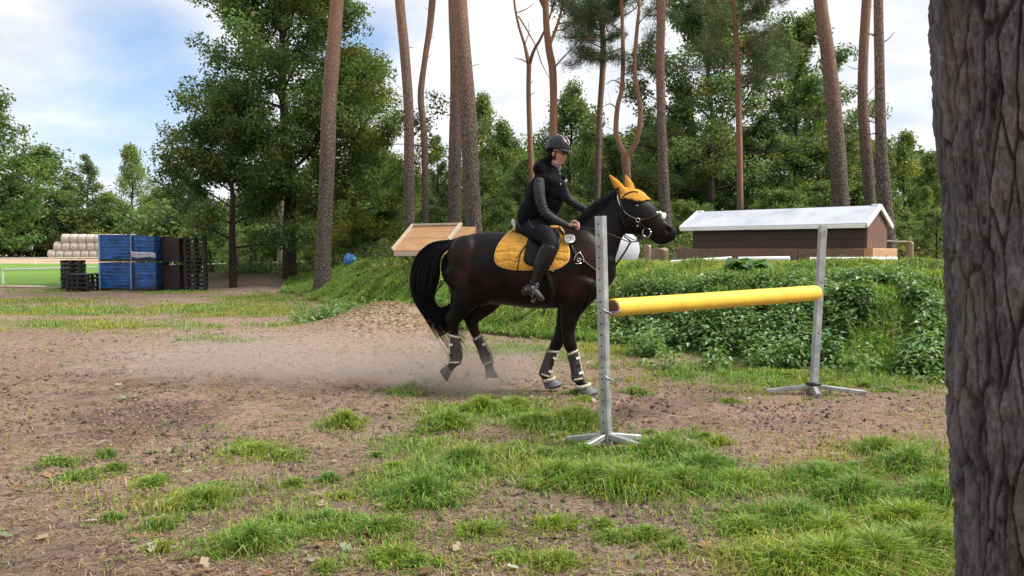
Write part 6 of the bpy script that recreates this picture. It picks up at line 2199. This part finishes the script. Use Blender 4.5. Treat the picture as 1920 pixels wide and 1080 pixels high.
# carry it over the spine, following the back
first = grid[0]
over = []
for a_ in (1.0, .72, .45, .2, 0.0):
    row = []
    for q in first:
        off_ = q.y - HY
        topz = max(q.z, body_offset(q.x, q.z)[1] + .018)
        row.append(Vector((q.x, HY + off_ * a_, q.z + (topz - q.z) * (1 - a_ ** 1.8))))
    over.append(row)
full = over[::-1] + grid[1:]
g3 = np.array([[list(q) for q in row] for row in full])
g3[:, :, 1] = HY + np.minimum(0, g3[:, :, 1] - HY)
m3 = g3.copy(); m3[:, :, 1] = 2 * HY - m3[:, :, 1]
G3 = np.concatenate([m3[::-1][:-1], g3])
for _ in range(2):
    Gs = G3.copy(); Gs[1:-1, 1:-1] = (G3[:-2, 1:-1] + G3[2:, 1:-1] + G3[1:-1, :-2] + G3[1:-1, 2:]) / 4; G3 = Gs
nu, nv = G3.shape[:2]
i, j = np.meshgrid(np.arange(nu - 1), np.arange(nv - 1), indexing='ij')
pad = thing('saddle_pad', 'orange quilted saddle pad with pale piping under the black saddle', 'saddle pad', P(990, 470, HY))
mb = MB(); mb.add(G3.reshape(-1, 3), np.stack([i * nv + j, i * nv + j + 1, (i + 1) * nv + j + 1, (i + 1) * nv + j], -1).reshape(-1, 4))
pc = mb.build('quilted_cloth', M['orange'], pad)
sd_ = pc.modifiers.new('s', 'SOLIDIFY'); sd_.thickness = .014; sd_.offset = 0
for sg in (0, 1):
    src = G3[nu // 2:] if sg else G3[nu // 2::-1]
    e = [Vector(q) for q in src[:, 0]] + [Vector(q) for q in src[-1, 1:]] + [Vector(q) for q in src[::-1][1:, -1]]
    mb = MB(); mb.tube(e, .0075, 6); mb.build('piping', M['orange_trim'], pad)
PB = mesh_bvh([pc, body])


def ps(px, py, off=0.0):
    return hit(PB, px, py, off)


# saddle ------------------------------------------------------------------------
saddle = thing('saddle', 'black leather jumping saddle with stirrups on the orange pad', 'saddle', P(1005, 440, HY))
# seat: lofted from cantle to pommel
mb = MB()
st = [(964, 424, 0, 9, .10), (970, 426, 0, 13, .15), (982, 433, 0, 12, .17), (1000, 437, 0, 10, .14), (1020, 434, 0, 9, .10), (1036, 427, 0, 10, .075), (1046, 420, 0, 9, .055)]
mb.loft(st, n=28, sub=4)
mb.build('seat', LE, saddle)
mb = MB(); mb.loft([(962, 412, 0, 2.5, .05), (963, 416, 0, 5.0, .12), (965, 424, 0, 5, .14), (966, 432, 0, 4, .12)], n=20)
mb.build('cantle', simple('pale_green_gel', (.42, .52, .38), .5), saddle)


def flap(outline, name, th, off, mat, parent, n=30):
    """leather sheet inside a closed picture outline, lying on the side of the horse; both sides"""
    o = np.array(outline, float); o = catmull(np.concatenate([o, o[:1]]), 4)[:-1]
    cx, cy = o.mean(0)
    rings = [0.0, .25, .5, .75, .92, 1.0]
    for m_ in (0, 1):
        V = []
        for r_ in rings[1:]:
            for (a, b) in o:
                q, nn = ps(cx + (a - cx) * r_, cy + (b - cy) * r_, off if r_ < 1 else off * .4)
                V.append(list(mir(q)) if m_ else list(q))
        q, nn = ps(cx, cy, off); V.append(list(mir(q)) if m_ else list(q))
        k_ = len(o); R_ = len(rings) - 1
        fs4 = [[r * k_ + i, r * k_ + (i + 1) % k_, (r + 1) * k_ + (i + 1) % k_, (r + 1) * k_ + i] for r in range(R_ - 1) for i in range(k_)]
        fs3 = [[k_ * R_, (i + 1) % k_, i] for i in range(k_)]
        mb = MB(); mb.add(V, [np.array(fs4), np.array(fs3)])
        ob = mb.build(name, mat, parent)
        s_ = ob.modifiers.new('s', 'SOLIDIFY'); s_.thickness = th; s_.offset = 0
    return ob


flap([(968, 432), (990, 441), (988, 455), (984, 474), (982, 488), (990, 497), (1010, 500), (1026, 494), (1040, 478), (1048, 462), (1050, 445), (1044, 430), (1030, 424), (1010, 428), (990, 430)], 'flap', .008, .014, LE, saddle)
strap_on([(1035, 428), (1042, 438), (1047, 450), (1046, 464), (1040, 478)], .030, .030, 'knee_roll', LE, saddle, bvh=PB, thick=.012)
strap_on([(1022, 508), (1030, 530), (1035, 555), (1034, 573)], .075, .006, 'girth', LE, saddle, bvh=HB, thick=.006)
strap_on([(987, 462), (980, 470), (975, 480), (972, 494), (969, 508), (964, 524)], .012, .028, 'loose_strap', LE, saddle, bvh=PB, both=False)
q = hs(1035.5, 507, .02); mb = MB(); mb.torus(q, .012, .003, (0, 1, 0), sx=.7); mb.build('girth_buckle', simple('brass', (.6, .5, .25), .3, 1), saddle)
# stirrups, both sides
for sg in (0, 1):
    f_ = (lambda p: mir(p)) if sg else (lambda p: p)
    t0 = P(1008, 531, HY - .36); b0 = P(997, 563, HY - .36)
    mb = MB()
    pts = [f_(P(1008, 530, HY - .40)), f_(P(1003, 542, HY - .415)), f_(P(998, 556, HY - .42)), f_(P(998, 563, HY - .405))]
    mb.tube(spline(pts, 4), .007, 6)
    pts = [f_(P(1009, 530, HY - .37)), f_(P(1007, 545, HY - .33)), f_(P(1003, 560, HY - .315)), f_(P(1000, 566, HY - .33))]
    mb.tube(spline(pts, 4), .007, 6)
    a = f_(P(998, 564, HY - .41)); b = f_(P(1000, 566, HY - .325)); bar(mb, a, b, .035, .012)
    mb.build('stirrup', M['dark_steel'], saddle)
    mb = MB(); a = f_(P(1012, 470, HY - .375)); b = f_(P(1008, 531, HY - .385)); bar(mb, a, b, .026, .004); mb.build('stirrup_leather', LE, saddle)

# breastplate and the white disc on it
bp = thing('breastplate', 'black breastplate straps with a white oval badge and steel ring in front of the saddle', 'breastplate', P(1070, 460, HY))
strap_on([(1049, 432), (1058, 441), (1066, 450)], .020, .020, 'strap', LE, bp, bvh=PB)
strap_on([(1070, 460), (1075, 470), (1079, 480), (1083, 487)], .026, .014, 'strap', LE, bp)
strap_on([(1049, 498), (1064, 492), (1078, 487), (1092, 489), (1106, 500), (1120, 510)], .024, .012, 'strap', LE, bp)
strap_on([(1122, 512), (1112, 535), (1104, 560), (1095, 580)], .020, .012, 'strap', LE, bp)
q, n = hit(HB, 1067.5, 452, .045)
mb = MB(); k_ = 36; V = []
n = Vector((0.05, -1, .12)).normalized(); a_ = Vector((1, 0, 0)); a_ = (a_ - n * a_.dot(n)).normalized(); b_ = n.cross(a_)
if b_.z < 0: b_ = -b_
for (rr2, dp) in ((.0, .010), (.82, .010), (.88, .015), (1.0, .013), (1.02, .004), (.9, -.004)):
    V.append([list(q + n * dp + (a_ * math.cos(t_) * .052 + b_ * math.sin(t_) * .043) * max(rr2, 1e-3) * (1 - .04 * math.cos(4 * t_))) for t_ in np.linspace(0, 2 * math.pi, k_, endpoint=False)])
mb._rings(np.array(V), True); bdg = mb.build('badge', M['white'], bp)
M['badge_print'] = simple('grey_print', (.22, .25, .30), .6)
mb = MB()
def stroke(x0, y0, x1, y1, w_=.0035):
    c = q + n * .0125
    bar(mb, c + a_ * x0 + b_ * y0, c + a_ * x1 + b_ * y1, w_, .002)
for (x0, y0, x1, y1) in ((-.030, -.016, -.030, .018), (-.030, .018, -.014, .018), (-.030, .001, -.018, .001), (-.030, -.016, -.014, -.016), (-.004, .018, -.004, -.016), (.008, .018, .008, -.014), (.012, .018, .024, -.012), (-.028, -.022, .006, -.022)):
    stroke(x0, y0, x1, y1)
mb.build('print', M['badge_print'], bdg, smooth=False)
for (px, py, R0) in ((1083, 486, .045),):
    q2 = hs(px, py, .028)
    mb = MB(); pts = [q2 + Vector((x_, 0, z_)) for x_, z_ in ((-.04, -.02), (-.022, .035), (.012, .062), (.030, .045), (.055, -.005), (.050, -.030))]
    mb.tube(spline(pts, 4), .005, 6); mb.tube([q2 + Vector((-.035, -.005, -.042)), q2 + Vector((.0, -.006, -.048)), q2 + Vector((.035, -.005, -.038))], .0048, 6); mb.torus(q2 + Vector((.005, -.01, -.01)), .016, .004, (0, 1, 0))
    mb.build('ring', M['steel'], bp)

# reins and martingale, hanging free between bit and hand
reins = thing('reins', 'thin black reins and martingale straps running from the bit to the rider hand', 'reins', P(1150, 440, HY))


def cord(pts, r_, name='rein', mat=LE):
    mb = MB(); mb.tube(spline([P(a, b, y_) for a, b, y_ in pts], 6), r_, 6); return mb.build(name, mat, reins)


cord([(1213, 443, HY - .085), (1198, 452, HY - .13), (1180, 453, HY - .16), (1160, 446, HY - .18), (1135, 436, HY - .20), (1108, 429, HY - .22), (1078, 424, HY - .24)], .0055)
cord([(1211, 443, HY + .085), (1190, 450, HY + .13), (1165, 436, HY + .16), (1130, 424, HY + .18), (1100, 402, HY + .2)], .0055)
cord([(1168, 440, HY - .17), (1178, 449, HY - .14), (1185, 454, HY - .1)], .007, 'martingale_strap')
cord([(1181, 455, HY - .15), (1173, 470, HY - .13), (1163, 485, HY - .1), (1150, 503, HY - .06), (1140, 520, HY - .04)], .009, 'martingale_strap')
cord([(1154, 448, HY - .18), (1152, 462, HY - .17), (1155, 476, HY - .15), (1150, 495, HY - .1)], .0045)
cord([(1158, 450, HY - .18), (1157, 465, HY - .16), (1151, 478, HY - .14), (1153, 492, HY - .1)], .004)
cord([(1181, 453, HY - .15), (1192, 453, HY - .1), (1200, 448, HY - .08), (1206, 442, HY - .06)], .007)
cord([(1160, 497, HY - .02), (1140, 575, HY - .02), (1125, 582, HY), (1106, 588, HY), (1097, 586, HY)][1:], .005)
mb = MB(); mb.torus(P(1181, 456, HY - .15), .012, .0035); mb.build('rein_ring', M['steel'], reins)
# ------------------------------------------------------------------ the rider
RY = HY
M['skin'] = simple('skin', (0.50, 0.27, 0.20), 0.5, 0, 0.06, 30, 0.05, 200)
M['vest'] = simple('black_padded_vest', (0.002, 0.0024, 0.0045), 0.75, 0, 0.25, 16, 0.7, 22, spec=0.08)
M['sleeve'] = simple('charcoal_sleeve', (0.024, 0.024, 0.031), 0.65, 0, 0.2, 14, 0.35, 30, spec=0.25)
M['breeches'] = simple('black_breeches', (0.0028, 0.0028, 0.006), 0.7, 0, 0.2, 14, 0.3, 26, spec=0.18)
M['riding_boot'] = simple('black_riding_boot', (0.004, 0.005, 0.006), 0.36, 0, 0.2, 12, 0.2, 30, spec=0.25)
M['ankle'] = simple('worn_dark_leather', (0.032, 0.028, 0.031), 0.5, 0, 0.3, 14, 0.5, 40, spec=.3)
M['helmet'] = simple('dark_green_black_helmet', (0.007, 0.012, 0.0115), 0.3, 0, 0.1, 5, 0.02, 50, spec=.35)
M['trim'] = simple('pinkish_metal_trim', (0.62, 0.42, 0.38), 0.3, .6)
M['dark_hair'] = simple('dark_brown_hair', (0.010, 0.006, 0.005), 0.6, 0, .3, 30, .6, 80, spec=.1)
M['collar'] = simple('grey_collar', (0.16, 0.16, 0.17), 0.8)
rider = thing('person', 'rider in black padded vest, charcoal sleeves, dark helmet and black boots sitting on the horse', 'person', P(1005, 440, RY))

# stations shared by body (thinner) and clothes
TOR = [(993, 430, 0, 23, .155), (1000, 412, 0, 27, .165), (1012, 392, 0, 29, .165), (1020, 370, 0, 30, .180), (1027, 348, 0, 28, .195), (1031, 335, 0, 22, .185), (1036, 324, 0, 15, .12)]
NECK = [(1034, 332, 0, 12, .065), (1039, 318, 0, 9.5, .052), (1043, 304, 0, 10, .055)]
A1 = [(1012, 342, -.175, 11, .058), (1011, 358, -.215, 10.5, .056), (1014, 377, -.235, 9.8, .050), (1020, 396, -.245, 9.0, .046), (1032, 407, -.245, 8.6, .044), (1046, 415, -.235, 7.8, .038), (1060, 421, -.225, 6.2, .030), (1066, 422, -.225, 5.2, .026)]
A2 = [(1048, 340, .165, 11, .056), (1056, 358, .205, 10, .052), (1066, 374, .225, 8.8, .046), (1080, 384, .22, 8.2, .042), (1093, 391, .19, 7, .034), (1101, 395, .17, 5.6, .028)]
L1 = [(992, 430, -.09, 22, .10), (1006, 432, -.17, 22, .10), (1020, 440, -.25, 20, .085), (1031, 453, -.32, 16.5, .070), (1030, 466, -.345, 15.5, .062), (1022, 484, -.355, 16, .062), (1014, 502, -.365, 13.5, .052), (1006, 520, -.37, 9.5, .040), (1001, 533, -.37, 9, .038)]
F1 = [(985, 545, -.375, 8, .030), (994, 543, -.375, 10, .034), (1003, 549, -.38, 8.5, .038), (1011, 556, -.385, 6.4, .038), (1017, 561, -.385, 4, .028)]


def mirs(st, k=1.0):
    return [(a, b, -c_, d, e) for a, b, c_, d, e in st]


def grow(st, dr, dl, i0=0, i1=None):
    return [(a, b, c_, d + dr, e + dl) for a, b, c_, d, e in st[i0:i1]]


bb = MB()
bb.loft(grow(TOR, -3, -.02), n=24)
bb.loft(NECK, n=18)
for st in (A1, A2, L1, mirs(L1), F1, mirs(F1)):
    bb.loft(grow(st, -1.6, -.009), n=16)
# head: turned a little towards the camera, looking down and ahead
HC = P(1046.5, 286, RY)
yaw = R(-40); tilt = R(12)
from mathutils import Euler
HR = Euler((0, tilt, yaw)).to_matrix()
def hp(x, y, z):
    """head space: x forwards, y to the rider's left, z up (metres from the head centre)"""
    return HC + HR @ Vector((x, y, z))
def hell(x, y, z, a, b, c_, rot=(0, 0, 0)):
    e = HR @ Euler(rot).to_matrix()
    m_ = MB(); m_.ellipsoid((0, 0, 0), (a, b, c_), n=20, m=14)
    v = m_.v[0] @ np.array(e).T + np.array(hp(x, y, z)); bb.add(v, [f for f in m_.f])
hell(-.015, 0, .035, .098, .076, .092)       # cranium
hell(.030, 0, -.030, .062, .060, .080)       # face
hell(.050, 0, -.088, .032, .030, .026)       # chin
hell(.020, 0, -.070, .055, .052, .036)       # jaw
hell(.090, 0, -.018, .014, .010, .024, (0, -.35, 0))   # nose
hell(.098, 0, -.033, .012, .012, .010)
hell(.078, 0, -.062, .015, .021, .007)       # upper lip
hell(.076, 0, -.073, .014, .019, .007)       # lower lip
hell(.072, 0, .014, .020, .045, .010)        # brow
for sg in (-1, 1):
    hell(.058, sg * .036, -.030, .022, .020, .020)   # cheek
    hell(.0, sg * .072, -.020, .018, .010, .028)     # ear


# hands: palm, four curled fingers, thumb
def hand(wrist, pdir, side, curl=1.0, sgn=1):
    w0 = Vector(wrist); d = Vector(pdir).normalized(); s = Vector(side); s = (s - d * s.dot(d)).normalized(); n = d.cross(s) * sgn
    q = MB()
    q.tube([w0 - d * .03, w0, w0 + d * .03, w0 + d * .065, w0 + d * .085], [.019, .019, .017, .016, .012], 14, lat=[.024, .026, .036, .040, .034])
    V = np.concatenate(q.v)
    for f in range(4):
        off_ = (-.030 + .020 * f)
        L = (.060, .072, .068, .052)[f]
        p0 = w0 + d * .078 + s * off_
        p1 = p0 + (d * .7 - n * .55) * L * .42
        p2 = p1 + (-n * .95 - d * .25) * L * .34
        p3 = p2 + (-d * .95 - n * .1) * L * .30
        q.tube([p0 - d * .02, p0, p1, p2, p3], [.0100, .0100, .0092, .0086, .0065], 10)
    t0 = w0 + d * .025 + s * .030; t1 = t0 + (d * .6 + s * .55 - n * .25) * .036; t2 = t1 + (d * .85 - s * .1 - n * .45) * .032
    q.tube([t0 - d * .01, t0, t1, t2], [.013, .013, .011, .008], 10)
    return q


def addmb(dst, src):
    k = dst.nv
    off_ = 0
    vs = np.concatenate(src.v)
    dst.v.append(vs); dst.f += [f + k for f in src.f]; dst.nv += len(vs)


h1_ = hand(P(1067, 422, RY - .225), (1, -.05, -.02), (0, -.45, .9), sgn=-1)
addmb(bb, h1_)
h2_ = hand(P(1102, 396, RY + .17), (1, 0, -.2), (0, .3, .9), sgn=1)
addmb(bb, h2_)
pb = remesh(bb, 'body', 0.0048, 2, M['skin'], rider, 0.5)
FB = mesh_bvh([pb])

# vest with hood
vb = MB()
vb.loft([(987, 424, 0, 20, .175), (996, 410, 0, 30, .185), (1011, 392, 0, 34, .190), (1021, 370, 0, 36, .205), (1027, 350, 0, 35, .215), (1029, 336, 0, 28, .205), (1031, 326, 0, 19, .14)], n=32)
vb.ellipsoid(P(1014, 317, RY), (.080, .12, .085), rot=(0, .5, 0)); vb.ellipsoid(P(1023, 305, RY), (.055, .085, .055))
vb.loft([(1012, 318, -.03, 13, .09), (1020, 327, -.06, 12, .08), (1034, 332, -.075, 9, .06), (1048, 332, -.04, 7, .06), (1052, 333, .03, 6, .05)], n=18)
vest = remesh(vb, 'vest', 0.009, 3, M['vest'], rider, 0.5)
me = vest.data
co = np.empty(len(me.vertices) * 3, np.float32); me.vertices.foreach_get('co', co); co = co.reshape(-1, 3)
no = np.empty(len(me.vertices) * 3, np.float32); me.vertices.foreach_get('normal', no); no = no.reshape(-1, 3)
qz = (co[:, 2] + co[:, 0] * .35)
co += no * (0.006 * (np.abs(np.sin(qz * 30)) ** .5 - .6) + .012 * (fbm(co[:, 0] * 14, co[:, 2] * 14, 3, 5) - .5))[:, None]
me.vertices.foreach_set('co', co.ravel()); me.update()
VB = mesh_bvh([vest])
for pts, w_ in (([(1049, 322), (1050, 335), (1051, 350), (1050, 368), (1046, 388)], .006),):
    P3 = [hit(VB, a, b, .003)[0] for a, b in pts]
    mb = MB(); mb.tube(spline(P3, 4), .003, 6); mb.build('zip', M['leather'], vest)
for (a, b) in ((1049.5, 327), (1050.5, 346)):
    q = hit(VB, a, b, .006)[0]; mb = MB(); mb.ellipsoid(q, (.005, .005, .012)); mb.build('zip_pull', M['steel'], vest)
# collar at the throat
mb = MB(); mb.loft([(1038, 322, 0, 11.5, .062), (1042, 312, 0, 11, .060)], n=20); mb.build('collar', M['collar'], rider)


# sleeves with creases
def sleeve(st, name):
    s = MB(); s.loft(st, n=26, sub=6)
    o = remesh(s, name, 0.007, 1, M['sleeve'], rider)
    me = o.data
    co = np.empty(len(me.vertices) * 3, np.float32); me.vertices.foreach_get('co', co); co = co.reshape(-1, 3)
    no = np.empty(len(me.vertices) * 3, np.float32); me.vertices.foreach_get('normal', no); no = no.reshape(-1, 3)
    el = np.array(P(st[3][0], st[3][1], RY + st[3][2]))
    d = np.linalg.norm(co - el, axis=1)
    co += no * (0.007 * np.sin((co[:, 2] - co[:, 0] * .6) * 150 + fbm(co[:, 0] * 20, co[:, 2] * 20, 2, 3) * 6) * np.exp(-(d / .07) ** 2) + .006 * (fbm(co[:, 0] * 22, co[:, 2] * 22, 2, 6) - .5))[:, None]
    me.vertices.foreach_set('co', co.ravel()); me.update()
    return o


sleeve(A1, 'sleeve'); sleeve(A2, 'sleeve')
# breeches
br = MB()
br.loft([(985, 424, 0, 17, .15), (992, 430, 0, 20, .165), (1000, 436, 0, 15, .15)], n=24)
br.loft(L1[:6], n=26); br.loft(mirs(L1[:6]), n=26)
bre = remesh(br, 'breeches', 0.008, 3, M['breeches'], rider)
# piping mark on the hip pocket
BRB = mesh_bvh([bre, vest])
P3 = [hit(BRB, a, b, .003)[0] for a, b in ((991, 412), (994, 418), (997, 424), (1002, 428))]
mb = MB(); mb.tube(P3, .0022, 5); mb.build('pocket_piping', M['collar'], bre)

for sg in (0, 1):
    l_ = mirs(L1) if sg else L1; f_ = mirs(F1) if sg else F1
    bo = MB(); bo.loft(grow(l_, .9, .006, 4, 9), n=26)
    o = remesh(bo, 'boot', 0.0065, 2, M['riding_boot'], rider)
    fo = MB(); fo.loft(grow(f_, .7, .006), n=22)
    c0 = P(l_[-1][0], l_[-1][1] + 2, RY + l_[-1][2]); fo.ellipsoid(c0, (.052, .044, .060)); fo.ellipsoid(P(982, 547, RY + f_[0][2]), (.026, .030, .038))
    fm = remesh(fo, 'boot_foot', 0.005, 2, M['ankle'], o)
    me = fm.data
    co = np.empty(len(me.vertices) * 3, np.float32); me.vertices.foreach_get('co', co); co = co.reshape(-1, 3)
    no = np.empty(len(me.vertices) * 3, np.float32); me.vertices.foreach_get('normal', no); no = no.reshape(-1, 3)
    zt = P(1000, 537, RY - .37).z
    co += no * (.0045 * np.sin(co[:, 2] * 190 + co[:, 0] * 60) * sstep(zt - .05, zt + .01, co[:, 2]))[:, None]
    me.vertices.foreach_set('co', co.ravel()); me.update()
    if not sg:
        bvf = mesh_bvh([fm, o])
        for pts in ([(981, 540), (988, 541), (996, 546), (1003, 553)], [(979, 548), (986, 552), (996, 560)]):
            mb = MB(); mb.tube(spline([hit(bvf, a, b, .003)[0] for a, b in pts], 4), .006, 6); mb.build('spur_strap', M['leather'], o)
        q = hit(bvf, 999, 538, .006)[0]; mb = MB(); mb.torus(q, .009, .003, (0, 1, 0)); mb.build('spur_buckle', M['steel'], o)
        q = hit(bvf, 987, 542, .006)[0]; mb = MB(); mb.torus(q, .008, .003, (0, 1, 0)); mb.build('spur_buckle', M['steel'], o)
        P3 = [hit(bvf, a, b, .002)[0] for a, b in ((1019, 462), (1012, 470), (1007, 482), (1001, 498))]
        mb = MB(); mb.tube(spline(P3, 4), .0025, 5); mb.build('boot_zip', M['collar'], o)

# helmet ------------------------------------------------------------------------
mb = MB()
n = 44; V = []
shell = []
for k in range(17):
    a_ = math.pi / 2 * k / 16
    z = .138 * math.sin(a_) ; r_ = math.cos(a_) ** .82
    V.append([list(hp(-.018 + math.cos(t_) * .134 * r_, math.sin(t_) * .108 * r_, .032 + z - (.046 * (math.cos(t_) < 0) * abs(math.cos(t_)) ** 1.5 if k == 0 else .046 * max(0, -math.cos(t_)) ** 1.5 * (1 - k / 6) if k < 6 else 0))) for t_ in np.linspace(0, 2 * math.pi, n, endpoint=False)])
mb._rings(np.array(V), False)
hel = mb.build('helmet', M['helmet'], rider)
sd_ = hel.modifiers.new('s', 'SOLIDIFY'); sd_.thickness = .012; sd_.offset = -1
# peak
mb = MB(); V = []
for f in (0, .35, .7, .95, 1.0):
    V.append([list(hp(.035 + math.cos(t_) * (.074 + .060 * f) * (1), math.sin(t_) * (.088 + .008 * f), .038 - .018 * f * math.cos(t_) - .006 * f)) for t_ in np.linspace(-1.15, 1.15, 24)])
Va = np.array(V); nu, nv = Va.shape[:2]
i, j = np.meshgrid(np.arange(nu - 1), np.arange(nv - 1), indexing='ij')
mb.add(Va.reshape(-1, 3), np.stack([i * nv + j, i * nv + j + 1, (i + 1) * nv + j + 1, (i + 1) * nv + j], -1).reshape(-1, 4))
pk = mb.build('peak', M['helmet'], hel); sd_ = pk.modifiers.new('s', 'SOLIDIFY'); sd_.thickness = .007
# trim: an arch line over the front
def hsurf(az, el, off=.002):
    a_ = el; z = .138 * math.sin(a_); r_ = math.cos(a_) ** .82
    return hp(-.018 + math.cos(az) * (.134 + off) * r_, math.sin(az) * (.108 + off) * r_, .032 + z + off)
for w_ in (-1, 1):
    pts = [hsurf(w_ * (.10 + .0 * k), .25) if False else hsurf(w_ * a, e, .003) for k, (a, e) in enumerate(((.05, .42), (.30, .55), (.48, .85), (.60, 1.12), (1.2, 1.36), (2.2, 1.34)))]
    mb = MB(); mb.tube(spline(pts, 5), .0042, 6); mb.build('trim_line', M['trim'], hel)
mb = MB(); mb.tube([hp(-.018 + math.cos(t_) * .136, math.sin(t_) * .110, .034 - .046 * max(0, -math.cos(t_)) ** 1.5) for t_ in np.linspace(0, 2 * math.pi, 40)], .0045, 6, cap=False); mb.build('rim', M['leather'], hel)
# chin strap
for sg in (-1, 1):
    for (a, b) in ((-.035, .0), (.030, .0)):
        mb = MB(); mb.tube(spline([hp(a, sg * .084, .012), hp(a * .5 + .01, sg * .074, -.045), hp(.030, sg * .045, -.098), hp(.040, 0, -.116)], 4), .0045, 6); mb.build('chin_strap', M['leather'], hel)
# glasses
for sg in (-1, 1):
    mb = MB(); c = hp(.093, sg * .031, .004); m_ = MB(); m_.ellipsoid((0, 0, 0), (.006, .027, .021)); mb.add(m_.v[0] @ np.array(HR).T + np.array(c), m_.f)
    mb.build('sunglasses_lens', simple('dark_lens', (.01, .01, .012), .08, 0, .1, coat=1) if sg < 0 else bpy.data.materials['dark_lens'], rider)
    mb = MB(); mb.tube([hp(.090, sg * .052, .004), hp(.05, sg * .074, .006), hp(-.01, sg * .082, .004)], .003, 6); mb.build('sunglasses_arm', M['leather'], rider)
mb = MB(); mb.tube([hp(.099, -.008, .003), hp(.101, 0, .005), hp(.099, .008, .003)], .0028, 6); mb.build('sunglasses_bridge', M['leather'], rider)
# lips
mb = MB(); m_ = MB(); m_.ellipsoid((0, 0, 0), (.009, .019, .0075)); mb.add(m_.v[0] @ np.array(HR).T + np.array(hp(.084, 0, -.067)), m_.f); mb.build('lips', simple('lips', (.36, .12, .10), .4), rider)
# hair at the nape
mb = MB(); mb.loft([(1031, 288, 0, 6, .050), (1031, 298, 0, 5.5, .050), (1029, 308, 0, 6, .04)], n=18); mb.build('hair', M['dark_hair'], rider)

mb = MB(); m_ = MB(); m_.ellipsoid((0, 0, 0), (.080, .0815, .078)); mb.add(m_.v[0] @ np.array(HR).T + np.array(hp(-.036, 0, .018)), m_.f); mb.build('hair', M['dark_hair'], rider)

# ------------------------------------------------------------------ dust kicked up behind the horse
def dust(name, label, c, rad, dens, seed, rot=0.0):
    m, t, out = new_mat(name)
    oc = t.new('ShaderNodeTexCoord').outputs['Object']
    ln = t.new('ShaderNodeVectorMath', {0: t.new('ShaderNodeVectorMath', {0: oc, 1: tuple(1 / r for r in rad)}, operation='MULTIPLY').outputs[0]}, operation='LENGTH').outputs['Value']
    fall = t.math('POWER', t.math('SUBTRACT', 1.0, ln, clamp=True), 1.1)
    n = t.noise(t.mapping(oc, scale=(1.1, 1.6, 2.6), loc=(seed, 0, 0)), 1.6, 4, 0.6, 0.5)
    nn = t.math('MULTIPLY', t.math('SUBTRACT', n, 0.34, clamp=True), 3.2)
    d = t.math('MULTIPLY', t.math('MULTIPLY', fall, nn), dens)
    v = t.new('ShaderNodeVolumePrincipled', {'Color': (0.86, 0.74, 0.66, 1), 'Density': d, 'Anisotropy': 0.2})
    t.l.new(v.outputs[0], out.inputs['Volume'])
    mb = MB(); mb.ellipsoid((0, 0, 0), rad, n=32, m=16)
    o = mb.build(name, m); o.location = c; o.rotation_euler = (0, 0, rot)
    tag(o, kind='stuff')
    m.cycles.volume_sampling = 'MULTIPLE_IMPORTANCE' if hasattr(m.cycles, 'volume_sampling') else m.cycles.volume_sampling
    return o


dust('dust_cloud', '', (-2.05, 8.75, 0.20), (3.2, 0.95, 0.42), 2.2, 3.0, R(-3))
dust('dust_puff', '', (-0.55, 7.95, 0.20), (0.8, 0.45, 0.32), 4.5, 9.0)
scene.cycles.volume_step_rate = 2.0
scene.cycles.volume_max_steps = 96
